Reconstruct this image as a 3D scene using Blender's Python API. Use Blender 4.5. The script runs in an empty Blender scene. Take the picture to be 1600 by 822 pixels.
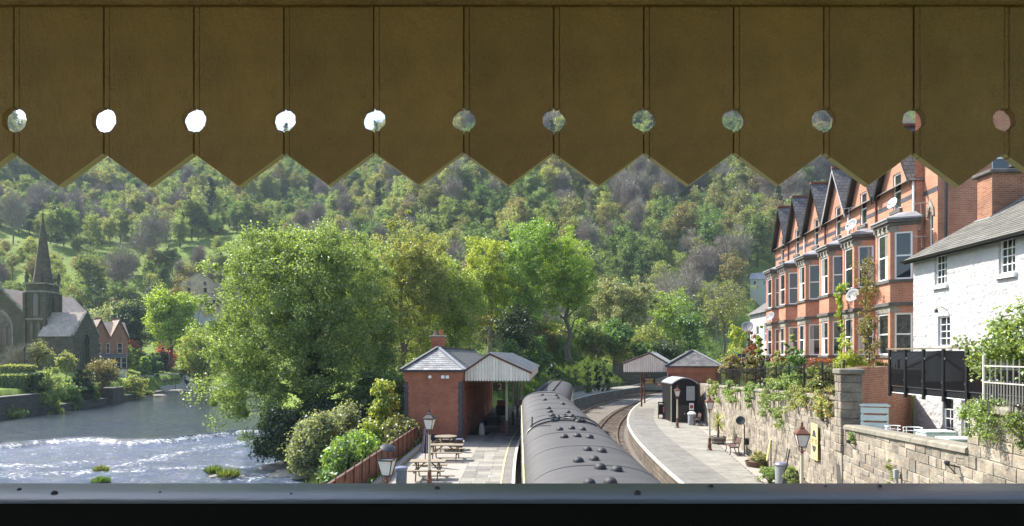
import bpy, math, random
import numpy as np
from mathutils import Vector, Matrix

# ------------------------------------------------------------------ camera, sky, sun, exposure
SC = bpy.context.scene
COL = SC.collection
F = 1050.0            # focal length in photo pixels (photo is 1600 wide)
CZ = 5.2              # eye height above the platforms
cam = bpy.data.objects.new('camera', bpy.data.cameras.new('camera'))
COL.objects.link(cam); SC.camera = cam
cam.location = (0, 0, CZ); cam.rotation_euler = (math.radians(90), 0, 0)
cam.data.sensor_width = 36.0; cam.data.lens = 36.0*F/1600.0
cam.data.shift_y = 144.0/1600.0
cam.data.clip_start = 0.05; cam.data.clip_end = 6000
EL = math.radians(48); AZ = math.radians(-58)          # sun ahead and to the left
TO_SUN = Vector((math.sin(AZ)*math.cos(EL), math.cos(AZ)*math.cos(EL), math.sin(EL)))
W = bpy.data.worlds.new('World'); SC.world = W; W.use_nodes = True
wn = W.node_tree.nodes; wl = W.node_tree.links
sky = wn.new('ShaderNodeTexSky'); sky.sky_type = 'NISHITA'; sky.sun_disc = False
sky.sun_elevation = EL; sky.sun_rotation = AZ; sky.air_density = 1.0; sky.dust_density = 1.6; sky.ozone_density = 1.0
wl.new(sky.outputs[0], wn['Background'].inputs[0]); wn['Background'].inputs[1].default_value = 0.15
sun = bpy.data.objects.new('sun', bpy.data.lights.new('sun', 'SUN')); COL.objects.link(sun)
sun.data.energy = 4.6; sun.data.angle = math.radians(0.53); sun.data.color = (1.0, 0.95, 0.87)
sun.rotation_euler = TO_SUN.to_track_quat('Z', 'Y').to_euler(); sun.location = (-60, 60, 120)
VS = SC.view_settings; VS.view_transform = 'Standard'; VS.look = 'None'; VS.exposure = 1.2; VS.gamma = 1.0; VS.use_curve_mapping = False
SC.cycles.use_denoising = True
SC.cycles.max_bounces = 8; SC.cycles.transparent_max_bounces = 8

# ------------------------------------------------------------------ helpers
def at(px, py, Y): return ((px-800)/F*Y, Y, CZ-(py-555)/F*Y)
def ax(px, Y): return (px-800)/F*Y
def gz(py, Y): return CZ-(py-555)/F*Y
def gnd(px, py, z=0.0):
    Y = (CZ-z)*F/(py-555.0); return ((px-800)/F*Y, Y, z)

def put(o, parent=None):
    COL.objects.link(o)
    if parent is not None: o.parent = parent
    return o
def tag(o, label=None, cat=None, group=None, kind=None):
    if label: o['label'] = label
    if cat: o['category'] = cat
    if group: o['group'] = group
    if kind: o['kind'] = kind
    return o
def thing(name, label, cat, loc=(0, 0, 0), rz=0.0, group=None):
    o = bpy.data.objects.new(name, None); o.empty_display_size = 0.2
    o.location = loc; o.rotation_euler = (0, 0, rz); put(o)
    return tag(o, label, cat, group)
def inst(name, me, parent, loc=(0, 0, 0), rz=0.0, sc=None, rot=None):
    o = bpy.data.objects.new(name, me); o.location = loc
    o.rotation_euler = rot if rot else (0, 0, rz)
    if sc is not None: o.scale = (sc, sc, sc) if not hasattr(sc, '__len__') else sc
    return put(o, parent)
def copy_tree(o, parent=None):
    c = o.copy(); COL.objects.link(c); c.parent = parent
    for ch in list(o.children): copy_tree(ch, c)
    return c

def np_mesh(name, verts, faces, mat=None, smooth=False):
    """verts (n,3), faces (m,k) arrays"""
    verts = np.asarray(verts, np.float32); faces = np.asarray(faces, np.int32)
    me = bpy.data.meshes.new(name); m, k = faces.shape
    me.vertices.add(len(verts)); me.vertices.foreach_set('co', verts.ravel())
    me.loops.add(m*k); me.loops.foreach_set('vertex_index', faces.ravel())
    me.polygons.add(m); me.polygons.foreach_set('loop_start', np.arange(0, m*k, k, dtype=np.int32))
    if smooth: me.polygons.foreach_set('use_smooth', np.ones(m, bool))
    me.update(calc_edges=True); me.validate()
    if mat: me.materials.append(mat)
    return me

class MB:
    def __init__(s): s.v = []; s.f = []
    def add(s, vs, fs):
        b = len(s.v); s.v += [tuple(v) for v in vs]; s.f += [tuple(i+b for i in f) for f in fs]; return s
    def box(s, x0, x1, y0, y1, z0, z1):
        return s.add([(x0,y0,z0),(x1,y0,z0),(x1,y1,z0),(x0,y1,z0),(x0,y0,z1),(x1,y0,z1),(x1,y1,z1),(x0,y1,z1)],
                     [(0,3,2,1),(4,5,6,7),(0,1,5,4),(1,2,6,5),(2,3,7,6),(3,0,4,7)])
    def mbox(s, M, sx, sy, sz):
        vs = [M @ Vector((x*sx/2, y*sy/2, z*sz/2)) for z in (-1,1) for x, y in ((-1,-1),(1,-1),(1,1),(-1,1))]
        return s.add(vs, [(0,3,2,1),(4,5,6,7),(0,1,5,4),(1,2,6,5),(2,3,7,6),(3,0,4,7)])
    def bar(s, a, b, w, h=None, up=(0,0,1)):
        a = Vector(a); b = Vector(b); d = b-a; L = d.length; d.normalize(); h = h or w
        u = Vector(up); sd = d.cross(u)
        if sd.length < 1e-4: sd = d.cross(Vector((1,0,0)))
        sd.normalize(); u = sd.cross(d)
        M = Matrix((( sd.x, d.x, u.x, (a.x+b.x)/2),(sd.y, d.y, u.y, (a.y+b.y)/2),(sd.z, d.z, u.z, (a.z+b.z)/2),(0,0,0,1)))
        return s.mbox(M, w, L, h)
    def prism(s, poly, lo, hi, axis='z'):
        n = len(poly)
        def P(p, t):
            return {'z': (p[0], p[1], t), 'y': (p[0], t, p[1]), 'x': (t, p[0], p[1])}[axis]
        vs = [P(p, lo) for p in poly]+[P(p, hi) for p in poly]
        a = sum(poly[i][0]*poly[(i+1) % n][1]-poly[(i+1) % n][0]*poly[i][1] for i in range(n))
        fl = (a > 0) ^ (axis == 'y')
        bot = tuple(range(n)); top = tuple(range(n, 2*n))
        fs = [bot[::-1] if fl else bot, top if fl else top[::-1]]
        for i in range(n):
            j = (i+1) % n; q = (i, j, n+j, n+i); fs.append(q if fl else q[::-1])
        return s.add(vs, fs)
    def tube(s, pts, r, n=8, cap=True):
        pts = [Vector(p) for p in pts]; m = len(pts)
        rs = r if hasattr(r, '__len__') else [r]*m
        vs = []; ref = Vector((0.31, 0.17, 0.93))
        for i, p in enumerate(pts):
            d = (pts[min(i+1, m-1)]-pts[max(i-1, 0)]).normalized()
            u = d.cross(ref)
            if u.length < 1e-3: u = d.cross(Vector((1, 0, 0)))
            u.normalize(); w = d.cross(u)
            for k in range(n):
                t = 2*math.pi*k/n; vs.append(p+(u*math.cos(t)+w*math.sin(t))*rs[i])
        fs = [(i*n+k, i*n+(k+1) % n, (i+1)*n+(k+1) % n, (i+1)*n+k) for i in range(m-1) for k in range(n)]
        if cap: fs += [tuple(range(n))[::-1], tuple(range((m-1)*n, m*n))]
        return s.add(vs, fs)
    def lathe(s, prof, n=12, c=(0, 0, 0), ph=0.0):
        vs = [(c[0]+r*math.cos(ph+2*math.pi*k/n), c[1]+r*math.sin(ph+2*math.pi*k/n), c[2]+z) for r, z in prof for k in range(n)]
        m = len(prof)
        fs = [(i*n+k, i*n+(k+1) % n, (i+1)*n+(k+1) % n, (i+1)*n+k) for i in range(m-1) for k in range(n)]
        fs += [tuple(range(n))[::-1], tuple(range((m-1)*n, m*n))]
        return s.add(vs, fs)
    def mesh(s, name, mat=None, smooth=None):
        me = bpy.data.meshes.new(name); me.from_pydata(s.v, [], s.f); me.update()
        if mat: me.materials.append(mat)
        if smooth:
            me.shade_smooth(); me.set_sharp_from_angle(angle=math.radians(smooth))
        return me
    def build(s, name, mat, parent=None, smooth=None, bevel=0, **kw):
        o = bpy.data.objects.new(name, s.mesh(name, mat, smooth)); put(o, parent)
        if bevel:
            b = o.modifiers.new('bevel', 'BEVEL'); b.width = bevel; b.segments = 1; b.limit_method = 'ANGLE'
        return tag(o, **kw)

# ------------------------------------------------------------------ materials
MT = {}
def newmat(name):
    m = bpy.data.materials.new(name); m.use_nodes = True; MT[name] = m
    return m, m.node_tree.nodes, m.node_tree.links, m.node_tree.nodes['Principled BSDF']
def rgb(c): return (c[0], c[1], c[2], 1.0)
def N(nt, t, **kw):
    n = nt.new(t)
    for k, v in kw.items():
        if k.startswith('i_'): n.inputs[k[2:].replace('_', ' ')].default_value = v
        elif k.startswith('n_'): n.inputs[int(k[2:])].default_value = v
        else: setattr(n, k, v)
    return n
def ramp(nodes, stops, interp='LINEAR'):
    r = nodes.new('ShaderNodeValToRGB'); r.color_ramp.interpolation = interp
    el = r.color_ramp.elements
    while len(el) < len(stops): el.new(0.5)
    for e, (p, c) in zip(el, stops): e.position = p; e.color = rgb(c) if len(c) == 3 else c
    return r
def mixc(nodes, links, fac, a, b, mode='MIX'):
    m = nodes.new('ShaderNodeMix'); m.data_type = 'RGBA'; m.blend_type = mode
    for sock, v in ((m.inputs[0], fac), (m.inputs[6], a), (m.inputs[7], b)):
        if hasattr(v, 'is_output'): links.new(v, sock)
        elif hasattr(v, '__len__'): sock.default_value = rgb(v)
        else: sock.default_value = v
    return m.outputs[2]
def paint(name, c, rough=0.6, var=0.25, scale=3.0, bump=0.15, bscale=40.0, metal=0.0, dirt=None, dirt_amt=0.35, rnd=0.0, stretch=None, spec=0.5, bdist=0.01):
    """weathered surface: base colour broken up by two noises, optional dirt colour, fine relief, per-object variation"""
    m, n, l, b = newmat(name)
    tc = n.new('ShaderNodeTexCoord'); co = tc.outputs['Object']
    if stretch:
        mp = n.new('ShaderNodeMapping'); mp.inputs['Scale'].default_value = stretch; l.new(co, mp.inputs[0]); co = mp.outputs[0]
    a = N(n, 'ShaderNodeTexNoise', i_Scale=scale, i_Detail=6.0, i_Roughness=0.6); l.new(co, a.inputs['Vector'])
    lo = tuple(x*(1-var) for x in c); hi = tuple(min(1, x*(1+var)) for x in c)
    r = ramp(n, [(0.3, lo), (0.7, hi)]); l.new(a.outputs[0], r.inputs[0]); col = r.outputs[0]
    if dirt:
        d = N(n, 'ShaderNodeTexNoise', i_Scale=scale*0.37, i_Detail=8.0, i_Roughness=0.7); l.new(co, d.inputs['Vector'])
        dr = ramp(n, [(0.5-0.25*dirt_amt, (0, 0, 0)), (0.75-0.1*dirt_amt, (1, 1, 1))]); l.new(d.outputs[0], dr.inputs[0])
        mu = N(n, 'ShaderNodeMath', operation='MULTIPLY', n_1=min(1, dirt_amt*1.6)); l.new(dr.outputs[0], mu.inputs[0])
        col = mixc(n, l, mu.outputs[0], col, dirt)
    if rnd:
        oi = n.new('ShaderNodeObjectInfo'); mr = N(n, 'ShaderNodeMapRange', n_3=1-rnd, n_4=1+rnd); l.new(oi.outputs['Random'], mr.inputs[0])
        hs = n.new('ShaderNodeHueSaturation'); l.new(col, hs.inputs['Color']); l.new(mr.outputs[0], hs.inputs['Value']); col = hs.outputs[0]
    l.new(col, b.inputs['Base Color'])
    b.inputs['Roughness'].default_value = rough; b.inputs['Metallic'].default_value = metal
    b.inputs['Specular IOR Level'].default_value = spec
    if bump:
        q = N(n, 'ShaderNodeTexNoise', i_Scale=bscale, i_Detail=4.0); l.new(co, q.inputs['Vector'])
        bp = N(n, 'ShaderNodeBump', i_Strength=bump, i_Distance=bdist); l.new(q.outputs[0], bp.inputs['Height']); l.new(bp.outputs[0], b.inputs['Normal'])
    return m
def brick(name, c1, c2, mortar, bw=0.225, bh=0.075, ms=0.012, rough=0.85, soot=None, soot_amt=0.3, bump=0.5, scale=1.0):
    """masonry whose courses follow the wall whatever way it faces (u along the wall, v = height)"""
    m, n, l, b = newmat(name)
    tc = n.new('ShaderNodeTexCoord')
    cr = N(n, 'ShaderNodeVectorMath', operation='CROSS_PRODUCT'); cr.inputs[0].default_value = (0, 0, 1); l.new(tc.outputs['Normal'], cr.inputs[1])
    nm = N(n, 'ShaderNodeVectorMath', operation='NORMALIZE'); l.new(cr.outputs[0], nm.inputs[0])
    dt = N(n, 'ShaderNodeVectorMath', operation='DOT_PRODUCT'); l.new(nm.outputs[0], dt.inputs[0]); l.new(tc.outputs['Object'], dt.inputs[1])
    sp = n.new('ShaderNodeSeparateXYZ'); l.new(tc.outputs['Object'], sp.inputs[0])
    cb = n.new('ShaderNodeCombineXYZ'); l.new(dt.outputs['Value'], cb.inputs[0]); l.new(sp.outputs[2], cb.inputs[1])
    bt = N(n, 'ShaderNodeTexBrick', i_Scale=scale, i_Color1=rgb(c1), i_Color2=rgb(c2), i_Mortar=rgb(mortar))
    bt.inputs['Mortar Size'].default_value = ms; bt.inputs['Brick Width'].default_value = bw; bt.inputs['Row Height'].default_value = bh
    bt.inputs['Bias'].default_value = 0.0; bt.inputs['Mortar Smooth'].default_value = 0.1
    l.new(cb.outputs[0], bt.inputs['Vector'])
    a = N(n, 'ShaderNodeTexNoise', i_Scale=1.3, i_Detail=8.0, i_Roughness=0.65); l.new(tc.outputs['Object'], a.inputs['Vector'])
    r = ramp(n, [(0.25, (0.72, 0.70, 0.70)), (0.75, (1.22, 1.2, 1.18))]); l.new(a.outputs[0], r.inputs[0])
    col = mixc(n, l, 1.0, bt.outputs[0], r.outputs[0], 'MULTIPLY')
    if soot:
        d = N(n, 'ShaderNodeTexNoise', i_Scale=0.45, i_Detail=9.0, i_Roughness=0.7); l.new(tc.outputs['Object'], d.inputs['Vector'])
        dr = ramp(n, [(0.45, (0, 0, 0)), (0.75, (soot_amt,)*3)]); l.new(d.outputs[0], dr.inputs[0])
        col = mixc(n, l, dr.outputs[0], col, soot)
    l.new(col, b.inputs['Base Color']); b.inputs['Roughness'].default_value = rough; b.inputs['Specular IOR Level'].default_value = 0.25
    iv = N(n, 'ShaderNodeMath', operation='SUBTRACT', n_0=1.0); l.new(bt.outputs['Fac'], iv.inputs[1])
    bp = N(n, 'ShaderNodeBump', i_Strength=bump, i_Distance=0.01); l.new(iv.outputs[0], bp.inputs['Height']); l.new(bp.outputs[0], b.inputs['Normal'])
    return m
def leafmat(name, c, c2, trans=0.56, hue=0.03, val=0.5, rough=0.45):
    """foliage: every leaf its own tint, light passes through"""
    m, n, l, b = newmat(name); n.remove(b)
    g = n.new('ShaderNodeNewGeometry'); oi = n.new('ShaderNodeObjectInfo')
    col = mixc(n, l, g.outputs['Random Per Island'], c, c2)
    mr = N(n, 'ShaderNodeMapRange', n_3=1-val, n_4=1+val); 
    ml = N(n, 'ShaderNodeMath', operation='MULTIPLY', n_1=7.31); l.new(g.outputs['Random Per Island'], ml.inputs[0])
    fr = N(n, 'ShaderNodeMath', operation='FRACT'); l.new(ml.outputs[0], fr.inputs[0]); l.new(fr.outputs[0], mr.inputs[0])
    mh = N(n, 'ShaderNodeMapRange', n_3=0.5-hue, n_4=0.5+hue); l.new(oi.outputs['Random'], mh.inputs[0])
    hs = n.new('ShaderNodeHueSaturation'); l.new(col, hs.inputs['Color']); l.new(mr.outputs[0], hs.inputs['Value']); l.new(mh.outputs[0], hs.inputs['Hue'])
    df = n.new('ShaderNodeBsdfDiffuse'); tr = n.new('ShaderNodeBsdfTranslucent'); gl = N(n, 'ShaderNodeBsdfGlossy', i_Roughness=rough)
    gl.inputs['Color'].default_value = (0.9, 0.95, 1.0, 1)
    l.new(hs.outputs[0], df.inputs[0])
    tcol = mixc(n, l, 1.0, hs.outputs[0], (1.25, 1.2, 0.55), 'MULTIPLY'); l.new(tcol, tr.inputs[0])
    mx = N(n, 'ShaderNodeMixShader', n_0=trans); l.new(df.outputs[0], mx.inputs[1]); l.new(tr.outputs[0], mx.inputs[2])
    m2 = N(n, 'ShaderNodeMixShader', n_0=0.045); l.new(mx.outputs[0], m2.inputs[1]); l.new(gl.outputs[0], m2.inputs[2])
    l.new(m2.outputs[0], n['Material Output'].inputs[0])
    return m
def glass(name, c=(0.02, 0.025, 0.03), rough=0.04):
    m, n, l, b = newmat(name)
    b.inputs['Base Color'].default_value = rgb(c); b.inputs['Roughness'].default_value = rough; b.inputs['Specular IOR Level'].default_value = 0.9
    tc = n.new('ShaderNodeTexCoord'); q = N(n, 'ShaderNodeTexNoise', i_Scale=1.5); l.new(tc.outputs['Object'], q.inputs['Vector'])
    bp = N(n, 'ShaderNodeBump', i_Strength=0.06, i_Distance=0.02); l.new(q.outputs[0], bp.inputs['Height']); l.new(bp.outputs[0], b.inputs['Normal'])
    return m

brick('brick_red', (0.33, 0.088, 0.048), (0.41, 0.125, 0.066), (0.27, 0.17, 0.12), soot=(0.10, 0.05, 0.04), soot_amt=0.35)
brick('brick_terrace', (0.42, 0.155, 0.085), (0.52, 0.215, 0.125), (0.44, 0.31, 0.24), soot=(0.22, 0.09, 0.06), soot_amt=0.25)
brick('brick_garden', (0.28, 0.09, 0.045), (0.40, 0.16, 0.08), (0.30, 0.24, 0.18), soot=(0.07, 0.05, 0.04), soot_amt=0.5)
brick('brick_blue', (0.035, 0.038, 0.055), (0.07, 0.07, 0.095), (0.12, 0.11, 0.11))
brick('church_stone', (0.085, 0.072, 0.05), (0.13, 0.11, 0.078), (0.16, 0.14, 0.10), bw=0.7, bh=0.3, ms=0.02, soot=(0.045, 0.04, 0.033), soot_amt=0.8)
brick('ruin_stone', (0.50, 0.40, 0.26), (0.60, 0.49, 0.33), (0.34, 0.28, 0.19), bw=0.6, bh=0.28, ms=0.02, soot=(0.16, 0.13, 0.09), soot_amt=0.6)
brick('platform_face', (0.13, 0.11, 0.09), (0.22, 0.19, 0.155), (0.09, 0.08, 0.065), bw=0.5, bh=0.24, ms=0.025, soot=(0.05, 0.045, 0.04), soot_amt=0.6)
brick('bank_wall', (0.09, 0.085, 0.075), (0.14, 0.13, 0.11), (0.06, 0.055, 0.05), bw=0.6, bh=0.25, ms=0.03, soot=(0.05, 0.055, 0.035), soot_amt=0.7)
brick('slate_roof', (0.10, 0.10, 0.105), (0.17, 0.165, 0.165), (0.05, 0.05, 0.05), bw=0.3, bh=0.16, ms=0.008, rough=0.55, soot=(0.14, 0.13, 0.09), soot_amt=0.4)
brick('slate_pale', (0.40, 0.32, 0.27), (0.48, 0.40, 0.34), (0.20, 0.18, 0.16), bw=0.45, bh=0.25, ms=0.01, rough=0.7, soot=(0.2, 0.18, 0.14), soot_amt=0.4)
brick('slate_terrace', (0.14, 0.134, 0.134), (0.21, 0.195, 0.19), (0.035, 0.035, 0.035), bw=0.3, bh=0.2, ms=0.012, rough=0.6, soot=(0.12, 0.11, 0.07), soot_amt=0.5)
paint('slate_piece', (0.27, 0.265, 0.26), rough=0.5, var=0.3, scale=4, rnd=0.22, bump=0.3)
paint('slate_cottage', (0.135, 0.13, 0.12), rough=0.75, var=0.3, scale=5, rnd=0.22, bump=0.4, dirt=(0.19, 0.18, 0.13), dirt_amt=0.4)
paint('olive_paint', (0.235, 0.125, 0.038), rough=0.55, var=0.22, scale=7, bump=0.0, dirt=(0.13, 0.068, 0.023), dirt_amt=0.5, rnd=0.10)
paint('painted_edge_light', (0.40, 0.32, 0.18), rough=0.6, var=0.2, scale=12, dirt=(0.3, 0.24, 0.13), dirt_amt=0.4)  # outside light on the boards' lower edges, put in as a paler colour
def _olive():
    m = MT['olive_paint']; n = m.node_tree.nodes; l = m.node_tree.links; b = n['Principled BSDF']
    tc = n.new('ShaderNodeTexCoord'); mp = n.new('ShaderNodeMapping'); mp.inputs['Scale'].default_value = (1, 1, 0.35); l.new(tc.outputs['Object'], mp.inputs[0])
    a = N(n, 'ShaderNodeTexNoise', i_Scale=55.0, i_Detail=7.0, i_Roughness=0.62); l.new(mp.outputs[0], a.inputs['Vector'])
    v = N(n, 'ShaderNodeTexNoise', i_Scale=230.0, i_Detail=2.0); l.new(tc.outputs['Object'], v.inputs['Vector'])
    ad = N(n, 'ShaderNodeMath', operation='MULTIPLY_ADD', n_1=0.25); l.new(v.outputs[0], ad.inputs[0]); l.new(a.outputs[0], ad.inputs[2])
    bp = N(n, 'ShaderNodeBump', i_Strength=1.0, i_Distance=0.012); l.new(ad.outputs[0], bp.inputs['Height']); l.new(bp.outputs[0], b.inputs['Normal'])
_olive()
paint('rail_front', (0.004, 0.0036, 0.0034), rough=0.8, var=0.3, spec=0.08)
paint('rail_grey', (0.065, 0.085, 0.135), rough=0.34, var=0.35, scale=9, bump=0.12, bscale=60, dirt=(0.08, 0.075, 0.075), dirt_amt=0.5, stretch=(0.25, 1, 1))
paint('dark_brown', (0.03, 0.016, 0.012), rough=0.5, var=0.3)
paint('near_black', (0.010, 0.010, 0.011), rough=0.6, var=0.2, spec=0.25)
paint('iron_black', (0.018, 0.018, 0.02), rough=0.4, var=0.2)
paint('coach_roof', (0.078, 0.074, 0.0725), rough=0.62, var=0.22, scale=2.2, bump=0.3, bscale=3.0, bdist=0.03, dirt=(0.052, 0.049, 0.047), dirt_amt=0.7, stretch=(0.45, 1.6, 0.45))
paint('coach_vent', (0.020, 0.021, 0.025), rough=0.65, var=0.2)
paint('coach_cream', (0.62, 0.55, 0.36), rough=0.4, var=0.1)
paint('coach_brown', (0.075, 0.03, 0.02), rough=0.4, var=0.15)
paint('pipe_black', (0.02, 0.02, 0.022), rough=0.4, var=0.2)
paint('cream', (0.52, 0.47, 0.34), rough=0.55, var=0.12, dirt=(0.4, 0.36, 0.27), dirt_amt=0.3)
paint('canopy_board', (0.80, 0.73, 0.61), rough=0.6, var=0.08, rnd=0.09, dirt=(0.42, 0.39, 0.33), dirt_amt=0.35, stretch=(2, 2, 0.5))
paint('maroon', (0.12, 0.035, 0.022), rough=0.5, var=0.2)
paint('lamp_brown', (0.13, 0.05, 0.028), rough=0.5, var=0.2)
paint('sheet_roof', (0.36, 0.37, 0.37), rough=0.5, var=0.15, dirt=(0.2, 0.2, 0.18), dirt_amt=0.45)
paint('slab', (0.25, 0.238, 0.205), rough=0.85, var=0.2, scale=2.5, rnd=0.13, bump=0.3, dirt=(0.18, 0.168, 0.142), dirt_amt=0.5)
paint('slab_grey', (0.178, 0.172, 0.156), rough=0.85, var=0.18, scale=2.5, rnd=0.11, bump=0.3, dirt=(0.12, 0.113, 0.098), dirt_amt=0.5)
paint('platform_base', (0.16, 0.145, 0.12), rough=0.9, var=0.3)
paint('white_edge', (0.55, 0.52, 0.47), rough=0.7, var=0.1, dirt=(0.4, 0.37, 0.32), dirt_amt=0.4)
paint('yellow_line', (0.58, 0.52, 0.2), rough=0.8, var=0.2, dirt=(0.3, 0.28, 0.22), dirt_amt=0.6)
paint('white_paint', (0.80, 0.80, 0.79), rough=0.45, var=0.05)
paint('render_white', (0.46, 0.46, 0.455), rough=0.85, var=0.05, bump=1.0, bscale=4.5, bdist=0.12, dirt=(0.36, 0.355, 0.34), dirt_amt=0.35)
paint('stone_trim', (0.33, 0.30, 0.24), rough=0.85, var=0.25, dirt=(0.10, 0.09, 0.08), dirt_amt=0.6)
paint('stone_dark', (0.12, 0.11, 0.10), rough=0.85, var=0.3, dirt=(0.06, 0.055, 0.05), dirt_amt=0.5)
paint('wall_stone', (0.335, 0.29, 0.22), rough=0.9, var=0.34, scale=3.5, rnd=0.32, bump=0.6, bscale=14, bdist=0.03, dirt=(0.12, 0.108, 0.088), dirt_amt=0.6)
def _stone():
    m = MT['wall_stone']; n = m.node_tree.nodes; l = m.node_tree.links; b = n['Principled BSDF']; src = b.inputs['Base Color'].links[0].from_socket
    tc = n.new('ShaderNodeTexCoord'); co = tc.outputs['Object']
    for sc, lo, hi, col, am in ((7.0, .52, .66, (0.30, 0.19, 0.10), .55), (4.2, .54, .68, (0.15, 0.142, 0.13), .65), (13.0, .56, .66, (0.42, 0.39, 0.33), .6), (26.0, .60, .70, (0.08, 0.075, 0.065), .6)):
        a = N(n, 'ShaderNodeTexNoise', i_Scale=sc, i_Detail=5.0, i_Roughness=0.65); l.new(co, a.inputs['Vector'])
        r = ramp(n, [(lo, (0, 0, 0)), (hi, (am,)*3)]); l.new(a.outputs[0], r.inputs[0]); src = mixc(n, l, r.outputs[0], src, col)
    l.new(src, b.inputs['Base Color'])
_stone()
paint('wall_mortar', (0.29, 0.26, 0.205), rough=0.95, var=0.3, bump=0.5)
paint('coping_stone', (0.24, 0.215, 0.17), rough=0.9, var=0.3, scale=3, rnd=0.15, bump=0.5, dirt=(0.17, 0.16, 0.12), dirt_amt=0.5)
paint('rust_fence', (0.185, 0.07, 0.04), rough=0.75, var=0.25, scale=5, rnd=0.12, dirt=(0.11, 0.045, 0.03), dirt_amt=0.4, stretch=(1, 1, 0.3))
paint('concrete', (0.25, 0.235, 0.205), rough=0.9, var=0.25, dirt=(0.2, 0.19, 0.15), dirt_amt=0.5)
paint('picnic_wood', (0.22, 0.18, 0.125), rough=0.8, var=0.3, scale=6, rnd=0.2, stretch=(0.3, 3, 1))
paint('picnic_dark', (0.15, 0.11, 0.06), rough=0.8, var=0.3)
paint('bench_wood', (0.10, 0.055, 0.045), rough=0.6, var=0.3, rnd=0.1)
paint('bin_grey', (0.28, 0.29, 0.30), rough=0.45, var=0.12)
paint('bin_blue', (0.10, 0.125, 0.155), rough=0.5, var=0.15)
paint('bin_lid', (0.15, 0.165, 0.24), rough=0.4, var=0.1)
paint('barrel_wood', (0.12, 0.075, 0.045), rough=0.8, var=0.3)
paint('poster_yellow', (0.66, 0.56, 0.22), rough=0.5, var=0.06)
paint('poster_ink', (0.06, 0.06, 0.08), rough=0.5, var=0.1)
paint('brown_sign', (0.055, 0.025, 0.018), rough=0.5, var=0.15)
paint('sign_gold', (0.68, 0.56, 0.24), rough=0.5, var=0.1)
paint('red_paint', (0.36, 0.035, 0.025), rough=0.5, var=0.2)
paint('parasol_cloth', (0.045, 0.022, 0.06), rough=0.9, var=0.3)
paint('parasol_stripe', (0.4, 0.36, 0.33), rough=0.9, var=0.1)
paint('mint', (0.60, 0.70, 0.66), rough=0.5, var=0.08)
paint('lead', (0.33, 0.34, 0.36), rough=0.5, var=0.15, dirt=(0.2, 0.2, 0.2), dirt_amt=0.4)
paint('ridge_tile', (0.19, 0.07, 0.045), rough=0.8, var=0.25)
paint('steel', (0.30, 0.20, 0.14), rough=0.4, var=0.3, metal=0.6)
paint('steel_bright', (0.55, 0.55, 0.55), rough=0.35, metal=0.8, var=0.1)
paint('sleeper', (0.10, 0.075, 0.055), rough=0.9, var=0.3, rnd=0.2)
paint('ballast', (0.16, 0.142, 0.12), rough=0.95, var=0.5, scale=14, bump=1.0, bscale=11, bdist=0.06, dirt=(0.12, 0.095, 0.07), dirt_amt=0.5)
paint('gravel', (0.30, 0.275, 0.24), rough=0.95, var=0.35, scale=20, bump=0.7, bscale=30, bdist=0.02, dirt=(0.27, 0.245, 0.2), dirt_amt=0.4)
paint('bark', (0.09, 0.075, 0.055), rough=0.9, var=0.4, scale=4, bump=0.6, bscale=12, bdist=0.04, stretch=(1, 1, 0.4))
paint('bark_pale', (0.17, 0.15, 0.12), rough=0.9, var=0.4, scale=3)
paint('bark_ivy', (0.045, 0.055, 0.028), rough=0.9, var=0.4, scale=3)
paint('rock', (0.24, 0.215, 0.17), rough=0.8, var=0.4, scale=1.5, bump=0.8, bscale=3, bdist=0.12, dirt=(0.11, 0.105, 0.08), dirt_amt=0.5)
paint('dish_grey', (0.16, 0.165, 0.175), rough=0.5, var=0.1)
paint('lamp_glass', (0.62, 0.61, 0.57), rough=0.25, var=0.08)
paint('road', (0.30, 0.29, 0.27), rough=0.9, var=0.15)
paint('terracotta', (0.40, 0.14, 0.07), rough=0.8, var=0.2)
paint('curtain', (0.62, 0.60, 0.56), rough=0.9, var=0.1, stretch=(6, 6, 0.3), scale=6)
paint('washing_blue', (0.03, 0.045, 0.10), rough=0.9, var=0.3)
paint('washing_green', (0.05, 0.30, 0.20), rough=0.9, var=0.2)
glass('pane'); glass('pane_dark', (0.012, 0.012, 0.014)); glass('smoked', (0.018, 0.018, 0.02), 0.03)
leafmat('leaf_sycamore', (0.20, 0.28, 0.07), (0.33, 0.38, 0.14))
leafmat('leaf_lime', (0.27, 0.39, 0.04), (0.37, 0.46, 0.08))
leafmat('leaf_yellow', (0.23, 0.33, 0.06), (0.33, 0.41, 0.11))
leafmat('leaf_willow', (0.24, 0.31, 0.10), (0.34, 0.40, 0.16))
leafmat('leaf_mid', (0.11, 0.19, 0.05), (0.19, 0.27, 0.08))
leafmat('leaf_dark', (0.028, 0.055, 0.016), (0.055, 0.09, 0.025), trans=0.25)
leafmat('leaf_olive', (0.20, 0.20, 0.075), (0.28, 0.27, 0.11))
leafmat('leaf_red', (0.22, 0.06, 0.03), (0.32, 0.13, 0.05))
leafmat('twig_grey', (0.20, 0.17, 0.14), (0.29, 0.25, 0.20), trans=0.05)
leafmat('leaf_silver', (0.23, 0.28, 0.15), (0.34, 0.38, 0.22))
leafmat('grass_leaf', (0.10, 0.16, 0.035), (0.16, 0.22, 0.055))
leafmat('petal_red', (0.40, 0.06, 0.035), (0.48, 0.20, 0.09), trans=0.3)
leafmat('petal_pink', (0.55, 0.16, 0.28), (0.65, 0.45, 0.5), trans=0.3)
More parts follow.
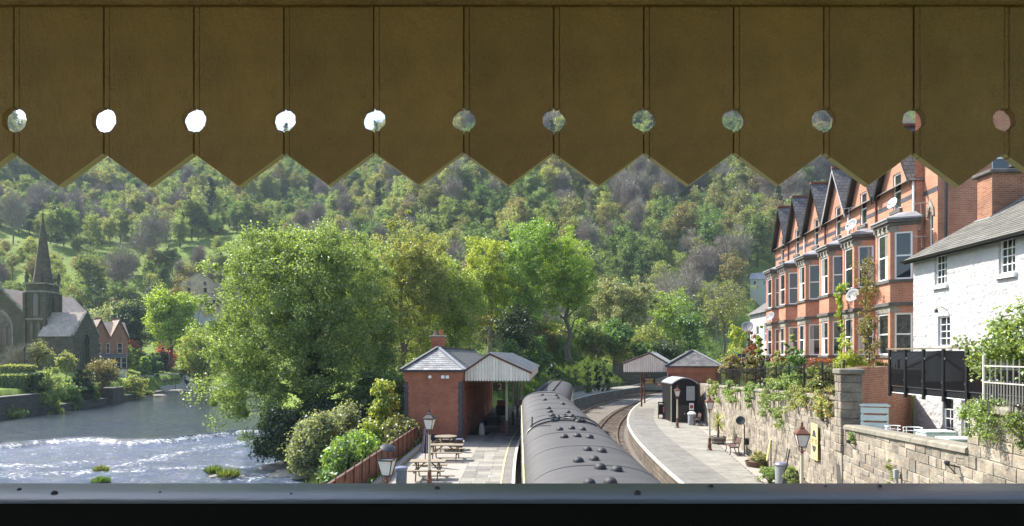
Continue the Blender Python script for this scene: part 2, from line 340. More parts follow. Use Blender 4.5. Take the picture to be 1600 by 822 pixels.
# ------------------------------------------------------------------ terrain maths
def spline(pts):
    """natural cubic spline through (t, v) points, linear outside"""
    t = np.array([p[0] for p in pts], float); v = np.array([p[1] for p in pts], float); n = len(t)
    h = np.diff(t); A = np.eye(n); b = np.zeros(n)
    for i in range(1, n-1):
        A[i, i-1] = h[i-1]; A[i, i] = 2*(h[i-1]+h[i]); A[i, i+1] = h[i]
        b[i] = 6*((v[i+1]-v[i])/h[i]-(v[i]-v[i-1])/h[i-1])
    m = np.linalg.solve(A, b)
    s0 = (v[1]-v[0])/h[0]-h[0]*m[1]/6; s1 = (v[-1]-v[-2])/h[-1]+h[-1]*m[-2]/6
    def f(x):
        x = np.asarray(x, float); i = np.clip(np.searchsorted(t, x)-1, 0, n-2)
        a = t[i+1]-x; c = x-t[i]; hh = h[i]
        r = m[i]*a**3/(6*hh)+m[i+1]*c**3/(6*hh)+(v[i]/hh-m[i]*hh/6)*a+(v[i+1]/hh-m[i+1]*hh/6)*c
        r = np.where(x < t[0], v[0]+s0*(x-t[0]), r); r = np.where(x > t[-1], v[-1]+s1*(x-t[-1]), r)
        return r if r.shape else float(r)
    return f
EDL = spline([(8, 0.02), (27.4, 0.12), (38, 0.36), (47, 1.0), (56, 2.2), (68, 4.4), (80, 7.5), (102, 16.4), (121, 27.4)])
EDR = spline([(8, 6.85), (20, 6.83), (27.4, 6.88), (33.5, 7.12), (43.7, 7.85), (50.7, 8.7), (58.7, 10.15), (69.6, 12.8), (81.9, 16.8), (92, 21.2), (104, 27.6)])
WALLX = lambda Y: 7.10+0.15*Y                 # foot of the stone wall behind the right platform
RB = spline([(0, -14.0), (49, -15.3), (60, -18.5), (80, -27), (100, -36), (140, -54), (203, -74), (300, -92)])
FB = spline([(0, -64), (60, -66), (91, -69), (122, -72), (145, -78), (203, -90), (300, -112)])
WEIR = spline([(-70, 60), (-50.4, 66), (-46, 71.5), (-37.5, 70.2), (-33, 77), (-24, 84)])
def sstep(a, b, x): t = np.clip((x-a)/(b-a), 0, 1); return t*t*(3-2*t)
_rs = np.random.RandomState(7); _lat = _rs.rand(256, 256)
def vnoise(x, y):
    xi = np.floor(x).astype(int); yi = np.floor(y).astype(int); fx = x-xi; fy = y-yi
    fx = fx*fx*(3-2*fx); fy = fy*fy*(3-2*fy); L = lambda i, j: _lat[i % 256, j % 256]
    return (L(xi, yi)*(1-fx)+L(xi+1, yi)*fx)*(1-fy)+(L(xi, yi+1)*(1-fx)+L(xi+1, yi+1)*fx)*fy
def fbm(x, y, o=4):
    return sum(vnoise(x*2**k+17*k, y*2**k+31*k)*0.5**k for k in range(o))/(2-0.5**(o-1))
RIDGE = spline([(-400, 160), (22, 156), (120, 141), (302, 141), (440, 150), (580, 146), (680, 190), (800, 204), (1000, 214), (1250, 208), (1700, 180), (2300, 170)])
def hill(X, Y):
    px = 800+F*X/np.maximum(Y, 40)
    s = np.clip((Y-185)/315.0, 0, 1.12)
    return RIDGE(np.clip(px, -400, 2300))*s**1.15+(fbm(X/60, Y/60)-0.5)*14*sstep(0.05, 0.3, s)
def ground_z(X, Y):
    X = np.asarray(X, float); Y = np.asarray(Y, float)
    rb = RB(Y); fb = FB(Y)
    d = fb-X
    left = -4.9+sstep(0, 2.6, d)*5.2+sstep(3, 16, d)*1.9
    e = X-rb
    mid = -4.8+sstep(-1.5, 4.5, e)*2.5+sstep(4, 10, e)*1.0
    el = EDL(Y)-4.2; q = el-X
    bank = 0.35+0.52*np.clip(q, 0, 9)
    k = sstep(62, 74, Y)*sstep(0.0, 8.0, e)
    mid = mid*(1-k)+np.where(q > 0, np.maximum(bank*np.clip(1-(q-9)/14, 0.35, 1), mid), mid)*k
    z = np.where(X < fb, left, np.where(X < rb-1.5, -5.0, mid))
    corr = (X > np.minimum(EDL(Y)-4.3, -5.9+0*Y)) & (X < EDR(Y)+5.5) & (Y < 66)
    z = np.where(corr, -1.35, z)
    corr2 = (X > EDL(Y)-4.2) & (X < EDR(Y)+4.5) & (Y >= 66)
    z = np.where(corr2, -1.35, z)
    rgt = X-(EDR(Y)+5.5)
    z = np.where((rgt > 0) & (Y > 66), np.maximum(-1.0+np.clip(rgt, 0, 12)*0.35, -1.0), z)
    z = np.where((rgt > 0) & (Y <= 66), -1.35, z)
    z = np.where(Y > 125, np.where(X > rb+8, np.maximum(z, 1.5), z), z)
    h = hill(X, Y)
    return z+np.where(Y > 185, h, 0)+(fbm(X/5, Y/5)-0.5)*0.5*((X < -6.5) & (X < fb-3) | (Y > 90))

def mk_ground_mat():
    m, n, l, b = newmat('ground_cover')
    tc = n.new('ShaderNodeTexCoord')
    a = N(n, 'ShaderNodeTexNoise', i_Scale=0.035, i_Detail=8.0, i_Roughness=0.65); l.new(tc.outputs['Object'], a.inputs['Vector'])
    r = ramp(n, [(0.3, (0.09, 0.13, 0.03)), (0.5, (0.16, 0.23, 0.045)), (0.7, (0.22, 0.29, 0.065))]); l.new(a.outputs[0], r.inputs[0])
    q = N(n, 'ShaderNodeTexNoise', i_Scale=0.9, i_Detail=7.0); l.new(tc.outputs['Object'], q.inputs['Vector'])
    r2 = ramp(n, [(0.35, (0.6, 0.6, 0.6)), (0.7, (1.3, 1.25, 1.2))]); l.new(q.outputs[0], r2.inputs[0])
    col = mixc(n, l, 1.0, r.outputs[0], r2.outputs[0], 'MULTIPLY')
    l.new(col, b.inputs['Base Color']); b.inputs['Roughness'].default_value = 0.95; b.inputs['Specular IOR Level'].default_value = 0.1
    bp = N(n, 'ShaderNodeBump', i_Strength=0.8, i_Distance=0.3); l.new(q.outputs[0], bp.inputs['Height']); l.new(bp.outputs[0], b.inputs['Normal'])
    return m
mk_ground_mat()
def grid_mesh(name, xs, ys, zf, mat, smooth=True):
    Xg, Yg = np.meshgrid(xs, ys); Z = zf(Xg, Yg); nx, ny = len(xs), len(ys)
    v = np.stack([Xg.ravel(), Yg.ravel(), Z.ravel()], 1)
    i = (np.arange(ny-1)[:, None]*nx+np.arange(nx-1)[None]).ravel()
    return np_mesh(name, v, np.stack([i, i+1, i+nx+1, i+nx], 1), mat, smooth)
xs = np.concatenate([np.linspace(-1100, -240, 30), np.linspace(-230, -112, 30), np.arange(-110, 60, 1.0), np.linspace(62, 230, 40), np.linspace(245, 1100, 30)])
ys = np.concatenate([np.linspace(-120, -5, 14), np.arange(0, 150, 1.2), np.arange(150, 560, 5.0), np.linspace(570, 1400, 14)])
tag(inst('ground', grid_mesh('ground', xs, ys, ground_z, MT['ground_cover']), None), kind='structure')

# ------------------------------------------------------------------ river
def mk_water():
    m, n, l, b = newmat('river_water')
    tc = n.new('ShaderNodeTexCoord')
    mp = n.new('ShaderNodeMapping'); mp.inputs['Scale'].default_value = (0.55, 1.0, 1.0); mp.inputs['Rotation'].default_value = (0, 0, 0.5); l.new(tc.outputs['Object'], mp.inputs[0])
    a = N(n, 'ShaderNodeTexNoise', i_Scale=1.6, i_Detail=7.0, i_Roughness=0.62, i_Distortion=0.5); l.new(mp.outputs[0], a.inputs['Vector'])
    rgh = n.new('ShaderNodeAttribute'); rgh.attribute_name = 'rapid'
    st = N(n, 'ShaderNodeMapRange', n_3=0.42, n_4=1.0); l.new(rgh.outputs['Fac'], st.inputs[0])
    bp = N(n, 'ShaderNodeBump', i_Distance=0.5); l.new(st.outputs[0], bp.inputs['Strength']); l.new(a.outputs[0], bp.inputs['Height'])
    fo = n.new('ShaderNodeAttribute'); fo.attribute_name = 'foam_sparkle'
    c = N(n, 'ShaderNodeTexNoise', i_Scale=4.5, i_Detail=9.0, i_Roughness=0.75); l.new(mp.outputs[0], c.inputs['Vector'])
    sm = N(n, 'ShaderNodeMath', operation='ADD'); l.new(fo.outputs['Fac'], sm.inputs[0]); l.new(c.outputs[0], sm.inputs[1])
    fr = ramp(n, [(0.72, (0, 0, 0)), (0.86, (1, 1, 1))]); l.new(sm.outputs[0], fr.inputs[0])
    d = N(n, 'ShaderNodeTexNoise', i_Scale=0.12, i_Detail=3.0); l.new(tc.outputs['Object'], d.inputs['Vector'])
    dr = ramp(n, [(0.35, (0.014, 0.026, 0.042)), (0.65, (0.030, 0.042, 0.042))]); l.new(d.outputs[0], dr.inputs[0])
    aer = mixc(n, l, rgh.outputs['Fac'], dr.outputs[0], (0.07, 0.098, 0.155)); col = mixc(n, l, fr.outputs[0], aer, (0.78, 0.79, 0.80)); l.new(col, b.inputs['Base Color'])
    rr = N(n, 'ShaderNodeMapRange', n_3=0.07, n_4=0.6); l.new(fr.outputs[0], rr.inputs[0]); l.new(rr.outputs[0], b.inputs['Roughness'])
    b.inputs['IOR'].default_value = 1.33; l.new(bp.outputs[0], b.inputs['Normal'])
    return m
mk_water()
def seg_d(X, Y, pts):
    best = np.full(X.shape, 1e9)
    for (x0, y0), (x1, y1) in zip(pts[:-1], pts[1:]):
        dx, dy = x1-x0, y1-y0; t = np.clip(((X-x0)*dx+(Y-y0)*dy)/(dx*dx+dy*dy), 0, 1)
        best = np.minimum(best, np.hypot(X-x0-t*dx, Y-y0-t*dy))
    return best
def gl(px, py, z=-4.05): p = gnd(px, py, z); return p[0], p[1]
RAP = [[gl(140, 737), gl(230, 720), gl(300, 705), gl(345, 697), gl(400, 688)], [gl(-40, 747), gl(60, 742), gl(150, 739), gl(240, 734), gl(300, 731)],
       [gl(0, 728), gl(60, 730), gl(130, 722)], [gl(355, 752), gl(420, 745), gl(480, 741), gl(520, 745)]]
def water_parts(X, Y):
    yw = WEIR(np.clip(X, -72, -22)); s = yw-Y                   # >0 downstream of the crest
    t = sstep(-0.2, 2.2, s)
    z = -3.45-0.6*t
    amp = 0.015+0.10*t
    z = z+amp*(fbm(X/1.5, Y/0.9, 4)-0.5)*2.2+amp*0.5*np.sin(X*0.9+Y*2.1+4*fbm(X/5, Y/5))
    dl = np.minimum.reduce([seg_d(X, Y, r) for r in RAP])
    lump = np.exp(-(dl/1.1)**2)
    z = z+0.10*lump*t
    foam_sparkle = 0.30*np.exp(-np.clip(s-0.8, 0, 99)**2/.55)*(s > 0.45)*(0.25+1.1*fbm(X/2.2, Y/2.2+9))
    foam_sparkle = foam_sparkle+t*(0.02+0.205*fbm(X/.6+3, Y/.35))+0.14*lump*t*(0.2+fbm(X/.8, Y/.8))  # fine white flecks painted for sun sparkle, mixed in with real rapids foam
    calm = sstep(-26, -21, X)*sstep(58, 62, Y)*0.16
    return z, np.clip(foam_sparkle-calm, 0, 1), t
def water(name, xs, ys):
    Xg, Yg = np.meshgrid(xs, ys); z, fo, t = water_parts(Xg, Yg)
    me = grid_mesh(name, xs, ys, lambda a, b_: z, MT['river_water'])
    for k, arr in (('foam_sparkle', fo), ('rapid', t)):
        at_ = me.attributes.new(k, 'FLOAT', 'POINT'); at_.data.foreach_set('value', arr.ravel().astype(np.float32))
    return tag(inst(name, me, None), kind='structure')
water('river', np.concatenate([np.linspace(-125, -82, 20), np.arange(-80, -11, 0.26)]), np.concatenate([np.linspace(-60, 28, 20), np.arange(30, 92, 0.26), np.arange(92.5, 300, 1.5)]))

# ------------------------------------------------------------------ railway: track bed, platforms, rails
def frame(curve, Y):
    x = curve(Y); dx = (curve(Y+0.3)-curve(Y-0.3))/0.6; L = math.hypot(dx, 1)
    return Vector((x, Y, 0)), Vector((1/L, -dx/L, 0)), Vector((dx/L, 1/L, 0))     # point, right normal, tangent
def off(curve, Y, o, z=0.0):
    p, nrm, _ = frame(curve, Y); q = p+nrm*o; return (q.x, q.y, z)
def sweep(mb, curve, Ys, o0, o1, z0, z1):
    vs = []; fs = []
    for i, Y in enumerate(Ys):
        a = o0(Y) if callable(o0) else o0; b = o1(Y) if callable(o1) else o1
        vs += [off(curve, Y, a, z0), off(curve, Y, b, z0), off(curve, Y, b, z1), off(curve, Y, a, z1)]
        if i:
            k = 4*(i-1); flip = a > b
            for q in ((0, 1, 5, 4), (1, 2, 6, 5), (2, 3, 7, 6), (3, 0, 4, 7)):
                f = tuple(k+j for j in q); fs.append(f if not flip else f[::-1])
    n = len(Ys); fs += [(0, 3, 2, 1), (4*n-4, 4*n-3, 4*n-2, 4*n-1)]
    return mb.add(vs, fs)
YR = [6+1.5*i for i in range(80)]
# track bed: a strip across both tracks
def bed():
    Ys = np.concatenate([np.arange(4, 70, 0.35), np.arange(70, 132, 0.8)]); tt = np.linspace(-0.01, 1.01, 28)
    v = []
    for Y in Ys:
        a = Vector(off(EDL, Y, -0.1)); b = Vector(off(EDR, Y, 0.1))
        for t in tt:
            p = a.lerp(b, t); v.append((p.x, p.y, -1.0))
    v = np.array(v); v[:, 2] += (fbm(v[:, 0]*3, v[:, 1]*3)-0.5)*0.07; nx = len(tt)
    i = (np.arange(len(Ys)-1)[:, None]*nx+np.arange(nx-1)[None]).ravel()
    return np_mesh('trackbed', v, np.stack([i, i+1, i+nx+1, i+nx], 1), MT['ballast'], True)
tag(inst('trackbed', bed(), None), kind='structure')
slp = MB().box(-1.25, 1.25, -0.125, 0.125, -0.10, 0.03).mesh('sleeper', MT['sleeper'])
def track(label, curve, o, y0, y1):
    t = thing('railway_track', label, 'railway track', off(curve, y0, o, -1.0), group=None)
    b = Vector(t.location)
    for s in (-0.74, 0.74):
        mb = MB(); Ys = [y0+1.2*i for i in range(int((y1-y0)/1.2))]
        sweep(mb, curve, Ys, o+s-0.035, o+s+0.035, 0.11, 0.155); sweep(mb, curve, Ys, o+s-0.012, o+s+0.012, 0.05, 0.11); sweep(mb, curve, Ys, o+s-0.065, o+s+0.065, 0.03, 0.05)
        mb.v = [(x-b.x, y-b.y, z) for x, y, z in mb.v]; mb.build('rail', MT['steel'], t)
    Y = y0+0.2
    while Y < y1-1:
        p, nr, tg = frame(curve, Y); q = p+nr*o
        inst('sleeper', slp, t, (q.x-b.x, q.y-b.y, 0.0), math.atan2(nr.y, nr.x)); Y += 0.68*tg.y
track('rusty curving railway track beside the wide right platform', EDR, -1.5, 8, 112)
track('railway track under the grey coaches by the left platform', EDL, 1.5, 8, 118)

def slab_part(name, curve, Ya, Yb, oa, ob, mat, parent, base, dz=0.0, g=0.006):
    c = [off(curve, Ya+g, oa+g), off(curve, Ya+g, ob-g), off(curve, Yb-g, ob-g), off(curve, Yb-g, oa+g)]
    if ob < oa: c = [off(curve, Ya+g, oa-g), off(curve, Yb-g, oa-g), off(curve, Yb-g, ob+g), off(curve, Ya+g, ob+g)]
    p = [(x-base[0], y-base[1]) for x, y, _ in c]
    MB().prism(p, -0.06, dz).build(name, mat, parent)
rng = random.Random(5)
# right platform
PR = bpy.data.objects.new('platform_right', None); put(PR); tag(PR, kind='structure')
m = MB(); sweep(m, EDR, YR, 0.06, lambda Y: max(WALLX(Y), EDR(Y)+3.5)-EDR(Y)+0.5, -1.4, -0.07); m.build('platform_body', MT['platform_face'], PR)
m = MB(); sweep(m, EDR, YR, 0.0, 0.13, -0.10, 0.004); m.build('edge_line', MT['white_edge'], PR)
m = MB(); sweep(m, EDR, YR, 0.13, 0.55, -0.10, 0.0); m.build('coping', MT['slab_grey'], PR)
m = MB(); sweep(m, EDR, [y for y in YR if y < 68], lambda Y: WALLX(Y)-EDR(Y)-0.95, lambda Y: WALLX(Y)-EDR(Y)+0.1, -0.07, -0.01); m.build('gravel_strip', MT['gravel'], PR)
Y = 20.0; k = 0
while Y < 66:
    d = rng.uniform(0.62, 0.86); wid = WALLX(Y)-EDR(Y)-0.97
    cuts = [0.55, 1.3+rng.uniform(-.15, .15), 2.15]
    for a, b in zip(cuts[:-1], cuts[1:]): slab_part('paving_slab', EDR, Y, Y+d, a, b, MT['slab_grey'], PR, (0, 0), rng.uniform(-.003, .002))
    nn = 1 if wid < 3.2 else 2 if wid < 4.3 else 3
    cc = [2.15]+[2.15+(wid-2.15)*(i+1+rng.uniform(-.2, .2)*(i+1 < nn))/nn for i in range(nn)]
    for a, b in zip(cc[:-1], cc[1:]): slab_part('paving_slab', EDR, Y, Y+d, a, b, MT['slab'], PR, (0, 0), rng.uniform(-.003, .002))
    Y += d
m = MB(); sweep(m, EDR, [y for y in YR if y > 64], 0.55, lambda Y: 3.6, -0.07, -0.002); m.build('far_paving', MT['slab'], PR)
# left platform (edge on its right)
PL = bpy.data.objects.new('platform_left', None); put(PL); tag(PL, kind='structure')
m = MB(); sweep(m, EDL, YR, -0.06, lambda Y: min(-5.95+0.02*Y, EDL(Y)-4.0)-EDL(Y), -1.4, -0.07); m.build('platform_body', MT['platform_face'], PL)
m = MB(); sweep(m, EDL, YR, 0.0, -0.13, -0.10, 0.004); m.build('edge_line', MT['white_edge'], PL)
m = MB(); sweep(m, EDL, YR, -0.13, -0.5, -0.10, 0.0); m.build('coping', MT['slab_grey'], PL)
m = MB(); sweep(m, EDL, [y for y in YR if y < 45], -2.28, lambda Y: -5.95+0.02*Y-EDL(Y)+0.02, -0.07, -0.008); m.build('gravel_yard', MT['gravel'], PL)
Y = 20.0
while Y < 70:
    d = rng.uniform(0.62, 0.86); c = [-0.5, -1.1+rng.uniform(-.1, .1), -1.7+rng.uniform(-.1, .1), -2.27]
    if Y > 45: c += [-3.2]
    for a, b in zip(c[:-1], c[1:]): slab_part('paving_slab', EDL, Y, Y+d, a, b, MT['slab'] if rng.random() < .6 else MT['slab_grey'], PL, (0, 0), rng.uniform(-.003, .002))
    Y += d
m = MB(); sweep(m, EDL, [y for y in YR if y > 69], -0.5, -3.9, -0.07, -0.002); m.build('far_paving', MT['slab'], PL)
m = MB(); sweep(m, EDL, [20+i for i in range(44)], -0.53, -0.60, 0.003, 0.0065); m.build('yellow_line', MT['yellow_line'], PL)
m = MB(); sweep(m, EDL, [y for y in YR if y > 68], -3.9, -4.3, -0.5, 0.75); tag(m.build('bank_kerb_wall', MT['platform_face']), 'low dark stone wall along the foot of the grass bank', 'wall')
# ------------------------------------------------------------------ building helpers
def xf(mb, M): mb.v = [tuple(M @ Vector(v)) for v in mb.v]; return mb
def wall_open(mb, x0, x1, z0, z1, y, ops, depth=0.14, M=None):
    """wall face at y looking towards -y with real openings and reveals"""
    s = MB(); xs = sorted({x0, x1, *[o[0] for o in ops], *[o[1] for o in ops]}); zs = sorted({z0, z1, *[o[2] for o in ops], *[o[3] for o in ops]})
    for a, b in zip(xs[:-1], xs[1:]):
        for c, d in zip(zs[:-1], zs[1:]):
            mx, mz = (a+b)/2, (c+d)/2
            if any(o[0] < mx < o[1] and o[2] < mz < o[3] for o in ops): continue
            s.add([(a, y, c), (b, y, c), (b, y, d), (a, y, d)], [(0, 1, 2, 3)])
    for a, b, c, d in ops:
        e = y+depth
        s.add([(a, y, c), (b, y, c), (b, y, d), (a, y, d), (a, e, c), (b, e, c), (b, e, d), (a, e, d)], [(0, 4, 5, 1), (1, 5, 6, 2), (2, 6, 7, 3), (3, 7, 4, 0)])
    if M is not None: xf(s, M)
    mb.add(s.v, s.f); return mb
def P(x, y, z, rz=0.0): return Matrix.Translation((x, y, z)) @ Matrix.Rotation(rz, 4, 'Z')
_wc = {}
def window(parent, M, w, h, style='sash', frame='white_paint', pane='pane', name='window', fr=0.07, nx=1, nz=2, curtain=False):
    """M puts the window's bottom centre, facing local -y, into the parent's frame. > pane (one or two)"""
    key = (round(w, 3), round(h, 3), style, frame, pane, nx, nz, fr)
    if key not in _wc:
        f = MB(); a = w/2
        f.box(-a, -a+fr, -0.03, 0.05, 0, h).box(a-fr, a, -0.03, 0.05, 0, h).box(-a+fr, a-fr, -0.03, 0.05, h-fr, h).box(-a+fr, a-fr, -0.05, 0.05, 0, fr)
        ps = []
        if style == 'sash':
            f.box(-a+fr, a-fr, -0.02, 0.04, h*0.5-0.03, h*0.5+0.03)
            ps = [MB().box(-a+fr, a-fr, 0.015, 0.025, fr, h*.5-.03), MB().box(-a+fr, a-fr, 0.0, 0.010, h*.5+.03, h-fr)]
        else:
            for i in range(1, nx): x = -a+fr+(w-2*fr)*i/nx; f.box(x-.012, x+.012, -0.012, 0.03, fr, h-fr)
            for i in range(1, nz): z = fr+(h-2*fr)*i/nz; f.box(-a+fr, a-fr, -0.010, 0.028, z-.014, z+.014)
            ps = [MB().box(-a+fr, a-fr, 0.010, 0.020, fr, h-fr)]
        _wc[key] = (f.mesh(name, MT[frame]), [p.mesh('pane', MT[pane]) for p in ps])
    fm, pm = _wc[key]
    o = bpy.data.objects.new(name, fm); put(o, parent); o.matrix_basis = M
    for p in pm: inst('pane', p, o)
    if curtain:
        c = MB(); n = 7; cw = w*0.32; s0 = -w/2+fr if curtain > 0 else w/2-fr-cw
        pts = [(s0+cw*i/n, 0.035+0.02*(i % 2)) for i in range(n+1)]
        c.add([(x, y, fr) for x, y in pts]+[(x, y, h-fr) for x, y in pts], [(i, i+1, n+2+i, n+1+i) for i in range(n)])
        for v in range(len(c.v)): x, y, z = c.v[v]; c.v[v] = (x, y-0.042, z)
        c.build('curtain', MT['curtain'], o)
    return o
def text_mesh(body, size, mat, ext=0.004, align='CENTER'):
    cu = bpy.data.curves.new('lettering', 'FONT'); cu.body = body; cu.size = size; cu.extrude = ext; cu.align_x = align; cu.align_y = 'CENTER'; cu.resolution_u = 3
    o = bpy.data.objects.new('lettering', cu); COL.objects.link(o); bpy.context.view_layer.update()
    me = bpy.data.meshes.new_from_object(o.evaluated_get(bpy.context.evaluated_depsgraph_get()))
    bpy.data.objects.remove(o); bpy.data.curves.remove(cu); me.materials.clear(); me.materials.append(mat); return me
UP = (math.pi/2, 0, 0)

# ------------------------------------------------------------------ footbridge the view is taken from
fb = thing('footbridge', 'covered timber footbridge with olive zigzag valance above and grey handrail below', 'footbridge', (0, 1.2, 0))
val = bpy.data.objects.new('valance', None); put(val, fb)
PXM = 875.0; pitch = 140.7/PXM; rv = random.Random(3)
holes = {}
def arc_pts(i):
    if i not in holes:
        r0 = 0.0203*rv.uniform(0.95, 1.06)
        holes[i] = [(r0*(1+rv.uniform(-.05, .05))) for _ in range(24)]
    return holes[i]
ZN, ZT, ZH, ZTOP = 5.560, 5.502, 5.6206, 5.8285
for i in range(-2, 13):
    x0 = (22-800+140.7*i)/PXM; w = pitch-0.0022; dz = rv.uniform(-.002, .002); b = MB(); bead = 0.0088; gap = 0.0022
    zb = lambda x: ZN+dz-(ZN-ZT)*(1-abs(x-w/2)/(w/2))
    rl = arc_pts(i); rr = arc_pts(i+1)
    def left_arc(xs):                       # hole edge seen from this board's left side, from below to above
        out = []
        for k in range(13):
            a = -math.pi/2+math.pi*k/12; x, z = rl[k]*math.cos(a), rl[k]*math.sin(a)
            if x >= xs: out.append((x, ZH+z))
        r = sum(rl)/24; h = math.sqrt(max(r*r-xs*xs, 0))
        return [(xs, ZH-h)]+out+[(xs, ZH+h)]
    def right_arc():
        out = []
        for k in range(13):
            a = math.pi/2+math.pi*k/12; out.append((w+gap/2+rr[k+11]*math.cos(a), ZH+rr[k+11]*math.sin(a)))
        r = sum(rr)/24; h = math.sqrt(r*r-(gap/2)**2)
        return [(w, ZH+h)]+[p for p in out if p[0] < w]+[(w, ZH-h)]
    xs = bead+0.0007
    la = left_arc(xs)
    main = [(xs, zb(xs)), (w/2, zb(w/2)), (w, zb(w))]+right_arc()[::-1]+[(w, ZTOP), (xs, ZTOP)]+la[::-1]
    b.prism(main, 0.0, 0.014, 'y')
    hr = math.sqrt(max((sum(rl)/24)**2-(bead/2)**2, 0))
    b.prism([(0, zb(0)), (bead, zb(bead)), (bead, ZH-hr), (0, ZH-hr-.001)], 0.0003, 0.013, 'y')
    b.prism([(0, ZH+hr+.001), (bead, ZH+hr), (bead, ZTOP), (0, ZTOP)], 0.0003, 0.013, 'y')
    b.box(-gap-.001, xs+.002, 0.008, 0.012, ZH+hr+.004, ZTOP); b.box(-gap-.001, xs+.002, 0.008, 0.012, zb(xs)+.009, ZH-hr-.004)
    o = b.build('board', MT['olive_paint'], val, bevel=0.0011); o.data.materials.append(MT['painted_edge_light'])
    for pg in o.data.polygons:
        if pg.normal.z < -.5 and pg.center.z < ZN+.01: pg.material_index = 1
    o.location = (x0, rv.uniform(-.0012, .0012), 0)
MB().box(-2.4, 2.4, -0.012, 0.06, 5.822, 5.90).build('top_rail', MT['olive_paint'], fb, bevel=0.004)
MB().box(-2.6, 2.6, 0.0, 0.16, 5.902, 6.14).build('beam', MT['dark_brown'], fb)
MB().box(-3.2, 3.2, -1.6, 1.25, 6.142, 6.2).build('roof', MT['cream'], fb)  # unseen; run out past the valance to shade the handrail, cut short behind
MB().box(-3.2, 3.2, -2.8, 0.05, 3.55, 3.65).build('deck', MT['picnic_wood'], fb)
prof = [(-0.100, 4.957),  (-0.094, 4.960), (-0.084, 4.963), (0.042, 4.963), (0.052, 4.958), (0.055, 4.957)]
MB().prism([(y, z) for y, z in prof], -2.2, 2.2, 'x').build('handrail', MT['rail_grey'], fb, smooth=30)
MB().box(-2.2, 2.2, -0.099, 0.05, 4.84, 4.9565).build('rail_body', MT['rail_front'], fb, bevel=0.002)
MB().box(-2.2, 2.2, -0.07, -0.02, 3.66, 4.839).build('parapet_panel', MT['near_black'], fb)
for sx in (-2.3, 2.3): MB().box(sx-.08, sx+.08, -0.06, 0.06, 3.66, 5.9).build('post', MT['dark_brown'], fb)
for px, r in ((30, 3), (85, 4.5), (250, 2), (683, 4), (996, 5), (1111, 4), (1375, 3), (455, 2), (1290, 2)):
    Yb = 1.19+rv.uniform(-.05, .03); x = ax(px, Yb); mb = MB(); r = r/900.0
    mb.lathe([(r*1.1, 0), (r*1.2, r*.5), (r*.8, r*1.1), (r*.2, r*1.3)], 7, (x, Yb-1.2, 4.962)); mb.build('moss_speck', MT['dark_brown'], fb, smooth=60)

